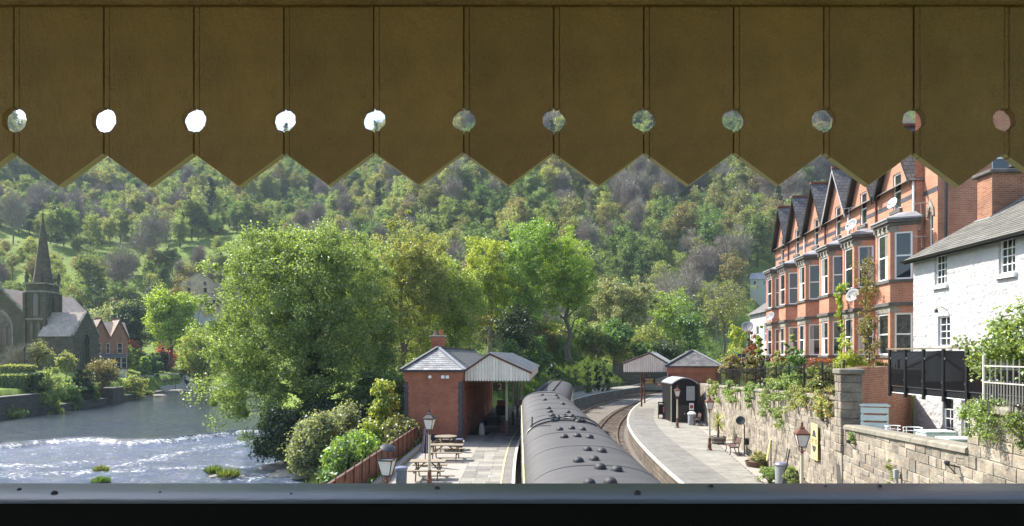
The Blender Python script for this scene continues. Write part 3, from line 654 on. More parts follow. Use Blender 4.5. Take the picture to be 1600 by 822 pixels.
# ------------------------------------------------------------------ coaches
def roof_prof(n=26, hw=1.39, z0=2.28, h=0.77, e=2.5):
    out = []
    for k in range(n+1):
        a = math.pi*k/n; c, s = math.cos(a), math.sin(a)
        out.append((math.copysign(abs(c)**(2/e), c)*hw, z0+abs(s)**(2/e)*h))
    return out                                   # from +x to -x
def roof_z(x, hw=1.39, z0=2.28, h=0.77, e=2.5): return z0+h*(1-min(1, abs(x/hw))**e)**(1/e)
_vent = None
def coach(label, p0, p1, vents):
    global _vent
    p0 = Vector(p0); p1 = Vector(p1); L = (p1-p0).length; rz = math.atan2(p1.y-p0.y, p1.x-p0.x)-math.pi/2
    t = thing('railway_coach', label, 'railway coach', (p0.x, p0.y, 0), rz, 'parked grey-roofed coaches')
    pr = roof_prof(); ys = [0, 0.10]+[0.10+(L-0.2)*i/14 for i in range(1, 14)]+[L-0.10, L]
    v = []; f = []; n = len(pr)
    for y in ys:
        for x, z in pr: v.append((x, y, z-(0.02 if y in (0, L) else 0)))
    for i in range(len(ys)-1):
        for k in range(n-1): a = i*n+k; f.append((a, a+1, a+n+1, a+n))
    f += [tuple(range(n)), tuple(range((len(ys)-1)*n, len(ys)*n))[::-1]]
    MB().add(v, f).build('roof', MT['coach_roof'], t, smooth=35)
    nseam = 10
    for i in range(1, nseam):                       # raised sheet laps over the roof
        y = L*i/nseam; mb = MB(); vv = []; ff = []
        for k, (x, z) in enumerate(pr):
            q = 1.0035; zz = 2.28+(z-2.28)*1.014
            vv += [(x*q, y-.035, z), (x*q, y-.03, zz), (x*q, y+.03, zz), (x*q, y+.035, z)]
            if k:
                a = 4*(k-1)
                for j in range(3): ff.append((a+j, a+j+4, a+j+5, a+j+1))
        mb.add(vv, ff).build('roof_seam', MT['coach_roof'], t, smooth=40)
    for s in (-1, 1):
        body = MB()
        M = P(0, 0, 0, 0) if s < 0 else P(0, L, 0, math.pi)
        # side wall in a frame whose -y looks outward: x runs along the coach
        R = Matrix.Rotation(-math.pi/2, 4, 'Z') if s < 0 else Matrix.Rotation(math.pi/2, 4, 'Z')
        T = (Matrix.Translation((-1.375, L, 0)) if s < 0 else Matrix.Translation((1.375, 0, 0))) @ R
        nw = max(4, int(L/2.6)); ops = [(L*(i+.5)/nw-.65, L*(i+.5)/nw+.65, 1.0, 1.9) for i in range(nw)]
        wall_open(body, 0, L, 0.82, 2.28, 0, ops, 0.06, T); body.build('body_side', MT['coach_cream'], t)
        lo = MB(); lo.box(0, L, -0.012, 0.05, -0.35, 0.82); xf(lo, T); lo.build('lower_panel', MT['coach_brown'], t)
        for a, b, c, d in ops:
            g = MB().box(a, b, 0.04, 0.055, c, d); xf(g, T); g.build('window_pane', MT['pane_dark'], t)
            fr = MB().box(a-.03, b+.03, -.018, -.004, d, d+.03).box(a-.03, b+.03, -.018, -.004, c-.03, c); xf(fr, T); fr.build('window_frame', MT['steel_bright'], t)
        for i in range(nw+1):
            x = min(L-.35, max(.3, L*i/nw)); h = MB().box(x-.05, x+.05, -.06, -.012, .85, .9).box(x+.3, x+.34, -.05, 0, .3, .38).box(x+.3, x+.34, -.05, 0, 1.5, 1.58)
            h.tube([(x-.2, -.05, .7), (x-.2, -.05, 1.5)], .014, 6); xf(h, T); h.build('door_handle', MT['steel_bright'], t)
        gt = MB().box(0, L, -.05, .02, 2.285, 2.33); xf(gt, T); gt.build('gutter', MT['coach_cream'], t)
    for y, d in ((0.03, -1), (L-.03, 1)):
        e = MB(); pp = [(x*.985, z-.01) for x, z in roof_prof(18)]+[(-1.36, -.35), (1.36, -.35)]; e.prism(pp, y-.02, y+.02, 'y'); e.build('end_panel', MT['coach_brown'], t)
        e = MB(); e.box(-.45, .45, min(y, y+d*.33), max(y, y+d*.33), -.1, 2.0); e.build('gangway', MT['near_black'], t)
    u = MB(); u.box(-1.1, 1.1, .3, L-.3, -.6, -.34); u.build('underframe', MT['near_black'], t)
    for yb in (3.0, L-3.0):
        u = MB().box(-1.0, -.9, yb-1.7, yb+1.7, -.62, -.42).box(.9, 1.0, yb-1.7, yb+1.7, -.62, -.42).box(-.9, .9, yb-.2, yb+.2, -.66, -.62); bg = u.build('bogie', MT['near_black'], t)
        for dy in (-1.2, 1.2):
            for s in (-.74, .74):
                w = MB().lathe([(.42, -.06), (.45, -.05), (.45, .05), (.3, .06)], 18); xf(w, Matrix.Translation((s, yb+dy, -.40)) @ Matrix.Rotation(math.pi/2, 4, 'Y')); w.build('wheel', MT['near_black'], bg, smooth=40)
    if _vent is None:                               # shell ventilator: rounded cowl with a lip
        mb = MB(); nn = 12; v = []; f = []
        for k in range(7):
            a = math.pi/2*k/6
            for j in range(nn):
                b = 2*math.pi*j/nn; v.append((0.125*math.cos(a)*math.cos(b), 0.165*math.cos(a)*math.sin(b)-0.03*math.sin(a), 0.125*math.sin(a)**0.9))
        for k in range(6):
            for j in range(nn): f.append((k*nn+j, k*nn+(j+1) % nn, (k+1)*nn+(j+1) % nn, (k+1)*nn+j))
        mb.add(v, f); mb.lathe([(.15, -.03), (.15, .004), (.13, .012), (.12, .012)], 14)
        _vent = mb.mesh('ventilator', MT['coach_vent'], 50)
    for y, x in vents:
        sl = math.atan((roof_z(x-.06)-roof_z(x+.06))/.12)
        inst('ventilator', _vent, t, (x, y, roof_z(x)-.012), rot=(0, sl, 0), sc=rv.uniform(.84, .98))
    return t
A0 = (1.62, 10.3); A1 = (1.94, 38.6)
def rel(px, py, zr=2.97):                                  # photo ventilator -> (along, across) on the near coach
    Y = (CZ-zr)*F/(py-555); X = ax(px, Y); return (Y-A0[1], X-(A0[0]+(A1[0]-A0[0])*(Y-A0[1])/(A1[1]-A0[1])))
vs = [rel(*q) for q in ((847,620),(851,628),(868.5,620.5),(871,624.5),(879,634.6),(857,641.8),(859.7,647.2),(887,648),(893,654.5),(862.6,653.3),(867.4,661.7),(903,663),(874.8,675.8),(893,674.5),(910,675.8),(881.7,688),(901.8,687),(921,688.6),(918,709),(940,711),(903.6,726.8),(928.4,724.7),(937.7,738.4),(963.4,741.3))]
vs = [(y, max(-.62, min(.62, x))) for y, x in vs]
vs += [(1.0, -.33), (1.0, 0.02), (0.3, .3)]
c1 = coach('near grey railway coach roof with pipes and many ventilators, filling the foreground track', A0, A1, vs)
def roofpipe(pts, r, mat='pipe_black', name='roof_pipe'):
    m = MB().tube(pts, r, 7); m.build(name, MT[mat], c1, smooth=50)
yp = 21.3-A0[1]
for dy, r, x0, x1 in ((0.0, .026, -1.385, .98), (0.9, .022, -1.15, .2), (1.3, .022, -.1, 1.39)):
    roofpipe([(x0+(x1-x0)*k/16, yp+dy+.8*math.sin(2.6*k/16)*(.6 if dy < 1 else .9), roof_z(x0+(x1-x0)*k/16)+.045) for k in range(17)], r)
roofpipe([(-1.1, yp+.35, roof_z(-1.1)+.03), (-1.1, yp+.38, roof_z(-1.1)+.38)], .022)
roofpipe([(-.95, yp+.1, roof_z(-.95)+.04), (-.55, yp-.75, roof_z(-.55)+.04)], .014)
for x, y in ((-.2, yp+1.0), (.05, yp+1.5), (.3, yp+.55), (.5, yp+.7), (-.35, yp+1.25), (.55, yp+.35), (-.42, yp+.6)):
    m = MB().lathe([(.05, 0), (.05, .07), (.085, .08), (.085, .11), (.03, .13), (.03, .17)], 9, (x, y, roof_z(x)-.01)); m.build('water_filler', MT['pipe_black'], c1, smooth=40)
B0 = (1.99, 39.4); B1 = (3.75, 56.4)
coach('second grey railway coach beyond the near one, turning with the curve', B0, B1, [(1.2+1.75*i, s) for i in range(10) for s in (-.36, .36)])

# ------------------------------------------------------------------ left station building
RZ = -math.atan(0.042)
sb = thing('station_building', 'red brick station building with hipped slate roof and chimney by picnic tables', 'building', (-6.46, 40.4, 0), RZ)
BW, BL = 3.46, 26.0
TR = Matrix.Translation((BW, 0, 0)) @ Matrix.Rotation(math.pi/2, 4, 'Z')       # side wall looking at the platform
m = MB(); m.box(0, BW-.012, 0, 0.3, 0.45, 3.75); m.box(0, .3, .31, BL, .45, 3.75); m.box(.3, BW-.3, BL-.3, BL, .45, 3.75)
ops = []; x = 1.0
while x < BL-2: ops.append((x, x+1.05, .95, 3.0)); x += 2.05
doors = [2, 5, 9]; ops = [(a, b, .02, 3.0) if i in doors else (a, b, c, d) for i, (a, b, c, d) in enumerate(ops)]
wall_open(m, 0.02, BL, .0, 3.75, 0, ops, .16, TR); m.build('wall', MT['brick_red'], sb)
for i, (a, b, c, d) in enumerate(ops):
    M = TR @ P((a+b)/2, .13, c)
    if i in doors:
        dr = MB().box(-.5, .5, 0, .05, 0, 2.15).box(-.42, .42, -.02, 0, .15, .9).box(-.42, .42, -.02, 0, 1.05, 2.0); o = dr.build('door', MT['lamp_brown'], sb); o.matrix_basis = M
        k = MB().lathe([(.03, 0), (.04, .03), (.02, .05)], 8); xf(k, Matrix.Translation((.4, -.03, 1.0)) @ Matrix.Rotation(math.pi/2, 4, 'X')); k.build('handle', MT['sign_gold'], o)
        window(sb, TR @ P((a+b)/2, .13, 2.18), b-a, d-2.18, 'grid', 'lamp_brown', nx=3, nz=1)
    else: window(sb, M, b-a, d-c, 'grid', 'lamp_brown', nx=3, nz=3)
m = MB().box(-.03, BW+.03, -.03, .28, 0, .45).box(-.03, .28, .281, BL, 0, .45); m.build('plinth', MT['brick_blue'], sb)
for x in (0, BW-.34+.015): m = MB(); [m.box(x-.012 if x == 0 else x+.08+(.03 if k % 2 else 0), (x+.25-(.03 if k % 2 else 0)) if x == 0 else x+.345, -.014, .0, .46+.225*k, .46+.225*(k+1)-.002) for k in range(14)]; m.build('quoin', MT['brick_blue'], sb)
m = MB().box(-.02, .30, -.016, 0, .46, 3.6); xf(m, TR); m.build('quoin', MT['brick_blue'], sb)
MB().box(-.05, BW+.05, -.05, .0, 3.74, 4.0).box(-.09, BW+.09, -.09, .0, 4.0, 4.19).box(-.05, .0, .001, BL, 3.74, 4.19).box(BW, BW+.05, .001, BL, 3.74, 4.19).build('cornice', MT['brick_red'], sb)
MB().box(-.22, BW+.22, -.24, -.12, 4.2, 4.31).box(-.22, -.10, -.119, BL, 4.2, 4.31).build('gutter', MT['iron_black'], sb)
EZ = 4.31; RZ2 = 5.68; ox = .2; hw = BW/2+ox; hy = 2.05
A = (-ox, -ox, EZ); B = (BW+ox, -ox, EZ); C = (BW/2, hy-ox, RZ2); D = (BW/2, BL, RZ2)
rf = MB().add([A, B, C, D, (-ox, BL, EZ), (BW+ox, BL, EZ), (-ox, -ox, EZ-.05), (BW+ox, -ox, EZ-.05)], [(0, 1, 2), (1, 5, 3, 2), (0, 2, 3, 4), (6, 7, 1, 0)]).build('roof', MT['slate_roof'], sb)
sl = math.hypot(hy, RZ2-EZ); nrow = 11
for r in range(nrow):
    v0, v1 = sl*r/nrow, sl*(r+1.25)/nrow; lim = lambda v: hw*(1-min(v, sl)/sl)
    u = -hw+(0 if r % 2 else -.2)
    while u < hw:
        wd = rv.uniform(.36, .42); a, b = u+.006, u+wd-.006; u += wd
        q = [(max(a, -lim(v0)), v0), (min(b, lim(v0)), v0), (min(b, lim(v1)), min(v1, sl)), (max(a, -lim(v1)), min(v1, sl))]
        if q[1][0]-q[0][0] < .04: continue
        if q[2][0] < q[3][0]: q[2] = q[3] = ((q[2][0]+q[3][0])/2, q[2][1])
        nz = Vector((0, -(RZ2-EZ), hy)).normalized(); lift0, lift1 = .026, .008
        bot = [Vector((BW/2+p[0], -ox+p[1]*hy/sl, EZ+p[1]*(RZ2-EZ)/sl)) for p in q]
        tops = [bp+nz*(lift0 if i < 2 else lift1) for i, bp in enumerate(bot)]
        MB().add(bot+tops, [(4, 5, 6, 7), (0, 1, 5, 4), (1, 2, 6, 5), (3, 0, 4, 7)]).build('slate', MT['slate_piece'], rf)
for a, b, mt, wd in ((A, C, 'iron_black', .26), (B, C, 'lead', .22), (C, D, 'iron_black', .2)):
    MB().bar(Vector(a)+Vector((0, 0, .05)), Vector(b)+Vector((0, 0, .05)), wd, .07).build('ridge_flashing', MT[mt], sb)
ch = MB()
cx, cy = 1.36, 4.4
ch.prism([(cx-.34, cy-.34), (cx+.34, cy-.34), (cx+.34, cy+.34), (cx-.34, cy+.34)], 4.6, 5.75)
for k, (s, z0, z1) in enumerate(((.36, 5.75, 5.95), (.40, 5.95, 6.15), (.43, 6.15, 6.38))): ch.box(cx-s, cx+s, cy-s, cy+s, z0, z1)
cho = ch.build('chimney', MT['brick_red'], sb); MB().box(cx-.5, cx+.5, cy-.5, cy+.5, 6.38, 6.52).build('chimney_cap', MT['stone_trim'], cho, bevel=.03)
for dx, h in ((-.16, .32), (.2, .36)): MB().lathe([(.13, 0), (.14, .05), (.11, h*.9), (.13, h)], 10, (cx+dx, cy, 6.52)).build('chimney_pot', MT['terracotta' if dx > 0 else 'stone_trim'], cho, smooth=40)
o = MB().lathe([(.09, 0), (.10, .02), (.10, .05), (.06, .06)], 14).build('alarm_disc', MT['white_paint'], sb, smooth=40); o.location = (1.55, -.06, 3.9); o.rotation_euler = (math.pi/2, 0, 0)
for x in (2.33, 2.6): MB().box(x-.1, x+.1, -.14, -.052, 3.8, 3.99).build('floodlight', MT['white_paint'], sb, bevel=.01)

# ------------------------------------------------------------------ platform canopies
def gable_boards(par, x0, x1, xa, zl, za, zr, zb, y, n, mat='canopy_board', nm='valance_board'):
    w = (x1-x0)/n
    top = lambda x: zl+(za-zl)*(x-x0)/(xa-x0) if x < xa else za+(zr-za)*(x-xa)/(x1-xa)
    for i in range(n):
        a, b = x0+w*i+.009, x0+w*(i+1)-.009; c = (a+b)/2; r = w*.5
        tp = [(b, top(b)), (a, top(a))] if not (a < xa < b) else [(b, top(b)), (xa, za), (a, top(a))]
        bt = [(a, zb+.09), (a+w*.14, zb+.045), (a+w*.28, zb+.03), (c, zb-.01), (b-w*.28, zb+.03), (b-w*.14, zb+.045), (b, zb+.09)]
        MB().prism(bt+tp, y, y+.025, 'y').build(nm, MT[mat], par)
cn = thing('platform_canopy', 'cream boarded canopy over the left platform beside the coaches', 'canopy', (-2.88, 41.0, 0), -math.atan(0.062))
CW, CL, XA = 3.94, 23.0, 1.53
zt = lambda x: 4.30+(5.33-4.30)*x/XA if x < XA else 5.33+(4.24-5.33)*(x-XA)/(CW-XA)
gable_boards(cn, 0, CW, XA, 4.22, 5.25, 4.17, 3.6, 0, 23)
for a, b in ((-.12, XA), (XA, CW+.15)):
    za = 4.30-.12*(1.03/XA) if a < 0 else 5.33; zb_ = 5.33 if a < 0 else 4.24-.15*.45
    MB().prism([(a, za), (b, zb_), (b, zb_-.13), (a, za-.13)], -.05, -.005, 'y').build('bargeboard', MT['maroon'], cn)
    MB().prism([(a, za+.004), (b, zb_+.004), (b, zb_+.05), (a, za+.05)], -.08, CL, 'y').build('roof_sheet', MT['sheet_roof'], cn)
    for k in range(24):
        y = .25+k*(CL-.5)/23; MB().bar((a, y, za+.065), (b, y, zb_+.065), .07, .035).build('roof_rib', MT['sheet_roof'], cn)
m = MB(); nb = 64
for k in range(nb):
    y0, y1 = .03+k*(CL-.05)/nb, .03+(k+1)*(CL-.05)/nb-.01; c = (y0+y1)/2
    m.prism([(y0, 3.69), (c, 3.58), (y1, 3.69), (y1, 4.17), (y0, 4.17)], CW-.03, CW, 'x')
m.build('side_valance', MT['canopy_board'], cn)
MB().box(CW-.02, CW+.02, .03, CL, 4.172, 4.2).build('side_fascia', MT['maroon'], cn)
for y in (2.5, 9.0, 15.5, 22.3):
    p = MB().box(CW-1.62, CW-1.48, y-.07, y+.07, 1.0, 4.6).build('post', MT['cream'], cn); MB().box(CW-1.64, CW-1.46, y-.09, y+.09, 0.0, 1.0).build('post_foot', MT['lamp_brown'], p)
    MB().bar((0.05, y, 4.05), (CW-.06, y, 4.05), .1, .16).build('tie_beam', MT['cream'], cn)
MB().box(.1, CW-.1, CL-.04, CL, 3.7, 4.3).build('end_board', MT['canopy_board'], cn)
sg = thing('platform_number_sign', 'dark hanging board with gold number 2 under left canopy', 'sign', at(780.7, 604, 44.5))
MB().box(-.42, .42, -.02, .02, -.28, .26).build('board', MT['brown_sign'], sg)
for s in (-.3, .3): MB().box(s-.01, s+.01, -.01, .01, .26, .62).build('hanger', MT['iron_black'], sg)
inst('numeral', text_mesh('2', .62, MT['sign_gold']), sg, (0.03, -.026, -.02), rot=UP)

# right platform canopy, building and hut
RZR = -math.atan(0.26)
rc = thing('platform_canopy', 'cream boarded canopy end over the curving right platform', 'canopy', (ax(974, 62), 62, 0), 0.0)
gable_boards(rc, 0, 4.05, 2.45, 4.42, 5.36, 4.36, 3.62, 0, 21)
for a, b, za, zb_ in ((-.15, 2.45, 4.45, 5.44), (2.45, 4.2, 5.44, 4.42)):
    MB().prism([(a, za), (b, zb_), (b, zb_-.13), (a, za-.13)], -.05, -.005, 'y').build('bargeboard', MT['maroon'], rc)
    m = MB().prism([(a, za+.004), (b, zb_+.004), (b, zb_+.05), (a, za+.05)], -.08, 14, 'y'); m.v = [(x+(.26*y if y > 0 else 0), y, z) for x, y, z in m.v]; m.build('roof_sheet', MT['sheet_roof'], rc)
for y in (6, 11):
    MB().box(1.2+.26*y, 1.35+.26*y, y-.07, y+.07, 0, 4.6).build('post', MT['lamp_brown'], rc)
rb_ = thing('station_building', 'red brick station building with hipped roof behind the black hut', 'building', (ax(1043.5, 56), 56, 0), -.22)
m = MB().box(0, 4.2, 0, .3, 0, 3.9)
m.box(3.9, 4.2, .301, 14, 0, 3.9); m.box(0, .3, .301, 6, 0, 3.9); m.build('wall', MT['brick_red'], rb_)
MB().box(-.012, .3, -.014, 0, 0, 3.6).box(-.014, 0, .0, 5, 0, .5).build('quoin', MT['brick_blue'], rb_)
MB().box(-.06, 4.26, -.06, 0, 3.7, 4.2).build('cornice', MT['brick_red'], rb_)
MB().box(-.2, 4.4, -.22, -.1, 4.2, 4.3).build('gutter', MT['iron_black'], rb_)
MB().add([(-.2, -.2, 4.3), (4.4, -.2, 4.3), (2.1, 1.8, 5.62), (2.1, 14, 5.62), (-.2, 14, 4.3), (4.4, 14, 4.3)], [(0, 1, 2), (1, 5, 3, 2), (0, 2, 3, 4)]).build('roof', MT['slate_roof'], rb_)
for a, b, mt in (((-.2, -.2, 4.34), (2.1, 1.8, 5.66), 'iron_black'), ((4.4, -.2, 4.34), (2.1, 1.8, 5.66), 'lead'), ((2.1, 1.8, 5.66), (2.1, 14, 5.66), 'iron_black')):
    MB().bar(a, b, .2, .06).build('ridge_flashing', MT[mt], rb_)
window(rb_, P(1.3, -.015, 1.0), 1.0, 1.7, 'grid', 'lamp_brown', nx=2, nz=3)
window(rb_, P(-.02, 2.6, 1.0, -math.pi/2), 1.0, 1.9, 'grid', 'lamp_brown', nx=2, nz=3)
hu = thing('platform_hut', 'black timber hut with curved pale roof rim against the stone wall', 'hut', (ax(1050, 52), 52, 0), 0.0)
arc = [(2.0*k/12, 2.72+.66*math.sin(math.pi*(.12+.76*k/12))) for k in range(13)]
MB().prism([(0.04, 0), (1.96, 0)]+[(x, z-.06) for x, z in arc[::-1]], .04, 3.4, 'y').build('wall', MT['near_black'], hu)
rr_ = MB(); pts = arc
for (xa_, za_), (xb_, zb__) in zip(pts[:-1], pts[1:]): rr_.prism([(xa_-.02, za_), (xb_+.0, zb__), (xb_, zb__+.09), (xa_-.02, za_+.09)], -.16, 3.5, 'y')
rr_.build('roof', MT['lead'], hu)
for k in range(7): MB().box(.1+.26*k, .1+.26*k+.245, .0, .035, 1.32, 2.9+.25*math.sin(math.pi*(k+.5)/7)).build('board', MT['near_black'], hu)
dd = MB().box(.35, 1.5, -.02, .035, .03, 1.3).build('door', MT['iron_black'], hu); MB().box(.95, 1.0, -.05, -.02, .6, .75).build('handle', MT['steel_bright'], dd)
MB().box(0.0, .1, -.02, .038, 0.02, 2.95).box(1.9, 2.0, -.02, .038, 0.02, 2.95).build('corner_post', MT['near_black'], hu)
MB().box(-.06, -.01, .05, .12, 0, 2.8).build('downpipe', MT['cream'], hu)
nb_ = thing('notice_board', 'grey framed notice board mounted on the black hut front', 'notice board', (ax(1079, 51.9), 51.9, 1.75))
MB().box(-.32, .32, -.02, .03, -.05, 1.05).build('frame', MT['lead'], nb_); MB().box(-.26, .26, -.03, -.021, .02, .98).build('sheet', MT['bin_grey'], nb_)
nt_ = thing('small_notice', 'small white notice sheet with red panel on the hut door', 'notice', (ax(1080.5, 51.85), 51.85, 0.95))
MB().box(-.18, .18, -.01, .01, 0, .55).build('sheet', MT['white_paint'], nt_); MB().box(-.12, .12, -.014, -.0105, .15, .4).build('panel', MT['red_paint'], nt_)
for nm, px0, px1, py0, py1, Y, lab in (('hanging_sign', 1005, 1024, 591, 600, 64, 'maroon hanging sign with three faint lines under right canopy'), ('hanging_sign', 1024.5, 1043.5, 598, 603, 57.5, 'long maroon sign with pale border beside brick building corner')):
    x0, _, z0 = at(px0, py1, Y); x1, _, z1 = at(px1, py0, Y)
    h = thing(nm, lab, 'sign', ((x0+x1)/2, Y, (z0+z1)/2)); a, c = (x1-x0)/2, (z1-z0)/2
    MB().box(-a, a, 0, .04, -c, c).build('board', MT['brown_sign'], h)
    if Y == 64:
        for k in range(3): MB().box(-a*.72+.1*(k == 1), a*.72-.1*(k == 1), -.006, -.001, c*(.62-.62*k)-.045, c*(.62-.62*k)+.045).build('text_line', MT['sign_gold'], h)
        MB().box(-a*.5, -a*.46, .01, .03, c, c+1.0).box(a*.46, a*.5, .01, .03, c, c+1.0).build('hanger', MT['iron_black'], h)
    else:
        MB().box(-a, a, -.01, -.001, c-.035, c).box(-a, a, -.01, -.001, -c, -c+.035).build('border', MT['cream'], h)
        MB().box(-a*.75, -a*.1, -.006, -.001, -.05, .05).box(a*.05, a*.75, -.006, -.001, -.05, .05).build('text_line', MT['cream'], h)
        MB().box(a-.05, a, .01, .04, -c-2.4, -c).build('post', MT['lamp_brown'], h)
mc = thing('luggage_trolley', 'dark luggage trolley with red box beside right station building', 'trolley', (ax(1037, 55), 55, 0), -.2)
MB().box(-.45, .45, -.3, 1.2, .35, .45).build('deck', MT['near_black'], mc); MB().box(-.4, .35, -.1, .9, .45, 1.15).build('case', MT['near_black'], mc, bevel=.04)
MB().box(-.05, .42, -.25, .3, .46, .95).build('red_box', MT['red_paint'], mc, bevel=.03); MB().box(-.45, -.38, -.33, -.3, .4, 1.4).box(.38, .45, -.33, -.3, .4, 1.4).box(-.38, .38, -.33, -.3, 1.3, 1.4).build('end_frame', MT['near_black'], mc)
for sx in (-.42, .42):
    for sy in (0, .9): w = MB().lathe([(.15, -.03), (.17, -.02), (.17, .02), (.15, .03)], 14); xf(w, Matrix.Translation((sx, sy, .17)) @ Matrix.Rotation(math.pi/2, 4, 'Y')); w.build('wheel', MT['near_black'], mc)
# ------------------------------------------------------------------ platform lamps
def lamp(label, loc, h=3.05, hood=True):
    t = thing('lamp_post', label, 'lamp', loc, rv.uniform(-.2, .2), 'platform lamp posts')
    MB().lathe([(.15, 0), (.15, .05), (.11, .09), (.10, .30), (.12, .34), (.085, .40), (.075, .62), (.09, .66), (.065, .70)], 12).build('base', MT['lamp_brown'], t, smooth=35)
    zl = h-.98
    MB().lathe([(.062, .70), (.05, zl-.12), (.05, zl-.03), (.07, zl-.02), (.07, zl)], 12).build('post', MT['cream'], t, smooth=35)
    m = MB(); m.lathe([(.045, zl), (.045, zl+.06), (.03, zl+.10), (.03, zl+.22)], 8)
    for k in range(4): a = math.pi/4+k*math.pi/2; m.tube([(0, 0, zl+.03), (.11*math.cos(a), .11*math.sin(a), zl+.09), (.13*math.cos(a), .13*math.sin(a), zl+.23)], .012, 5)
    m.build('bracket', MT['lamp_brown'], t)
    b, tp = .105, .195; z0, z1 = zl+.22, zl+.62
    fr = MB()
    for k in range(4):
        a = math.pi/4+k*math.pi/2; c, s = math.cos(a)*1.414, math.sin(a)*1.414
        fr.bar((b*c, b*s, z0), (tp*c, tp*s, z1), .02)
        a2 = a+math.pi/2; c2, s2 = math.cos(a2)*1.414, math.sin(a2)*1.414
        fr.bar((b*c, b*s, z0), (b*c2, b*s2, z0), .025); fr.bar((tp*c, tp*s, z1), (tp*c2, tp*s2, z1), .03)
    ln = fr.build('lantern_frame', MT['iron_black' if not hood else 'lamp_brown'], t)
    for k in range(4):
        a = math.pi/4+k*math.pi/2; a2 = a+math.pi/2; q = .97*1.414
        MB().add([(b*q*math.cos(a), b*q*math.sin(a), z0+.01), (b*q*math.cos(a2), b*q*math.sin(a2), z0+.01), (tp*q*math.cos(a2), tp*q*math.sin(a2), z1-.01), (tp*q*math.cos(a), tp*q*math.sin(a), z1-.01)], [(0, 1, 2, 3)]).build('pane', MT['lamp_glass'], ln)
    MB().lathe([(.03, z0), (.045, z0+.10), (.05, z0+.2), (.02, z0+.26)], 8).build('bulb', MT['white_paint'], ln, smooth=60)
    hm = MB(); hm.lathe([(.31, z1+.012), (.30, z1+.04), (.16, z1+.14), (.09, z1+.19), (.10, z1+.22), (.055, z1+.25), (.03, z1+.31), (.045, z1+.335), (.012, z1+.40)], 4, ph=math.pi/4)
    if hood: hm.build('hood', MT['iron_black' if h > 3.02 else 'lamp_brown'], t)
    else:      # hood swung open on its hinge rod
        MB().bar((-.16, .0, z1), (-.10, 0, z1+.34), .03).build('hinge_rod', MT['iron_black'], t)
        o = MB().lathe([(.20, 0), (.205, .012), (.13, .045), (.05, .06)], 12).build('hood', MT['iron_black'], t, smooth=35); o.location = (.03, 0, z1+.30); o.rotation_euler = (math.radians(18), math.radians(16), 0)
    return t
lamp('lamp post with black hood beside the picnic tables', (ax(671, 26.4), 26.4, -.008), 3.06)
lamp('near lantern with its lid hanging open beside the rusty fence', (ax(604.5, 17.4), 17.4, -.008), 2.86, False)
for px, py, lab in ((1058.3, 668.2, 'brown-topped lamp post standing in front of the black hut'), (1108.7, 703.5, 'brown-topped lamp post beside the potted palm')):
    x, y, _ = gnd(px, py); lamp(lab, (x, y, 0), 3.0)
lamp('nearest brown-topped lamp post on right platform by the yellow poster', (ax(1253, 21.6), 21.6, 0), 3.02)

# ------------------------------------------------------------------ left yard: fence, tables, bin, parasol
fx = lambda Y: -5.93+0.022*(Y-22.7)
FN = thing('rusty_fence', 'rust brown boarded fence with thin posts along the river side of the yard', 'fence', (fx(9), 9, 0), math.atan2(1, 0.022))
LF = 31.0
pn = MB().box(0, .235, -.012, .012, .1, 1.0).mesh('board', MT['rust_fence']); pb = MB().box(.0, .235, -.022, .002, .1, 1.0).mesh('board', MT['rust_fence'])
for k in range(int(LF/.24)): inst('board', pn if k % 2 else pb, FN, (k*.24, 0, rv.uniform(-.012, .012)))
MB().box(0, LF, -.05, .045, 1.0, 1.045).build('top_rail', MT['rust_fence'], FN); MB().box(0, LF, -.045, -.026, .3, .37).build('rail', MT['rust_fence'], FN)
ps = MB().box(-.028, .028, -.075, -.024, 0, 1.16).box(-.02, .02, -.07, -.03, 1.16, 1.2).mesh('post', MT['rust_fence'])
for k in range(26): inst('post', ps, FN, (k*1.22, 0, 0))
MB().tube([(0, -.05, 1.09), (LF, -.05, 1.09)], .014, 6).build('wire_rail', MT['steel_bright'], FN)
pl = MB().lathe([(.17, 0), (.17, .015), (.15, .02)], 18); xf(pl, Matrix.Rotation(math.pi/2, 4, 'X')); o = pl.build('round_plaque', MT['concrete'], FN); o.location = (24.9-9-1.2, -.03, .58); o.scale = (1, 1, 1.35)
MB().box(0.0, LF-2.2, -.62, -.36, -.3, .22).build('kerb', MT['concrete'], FN, bevel=.03)

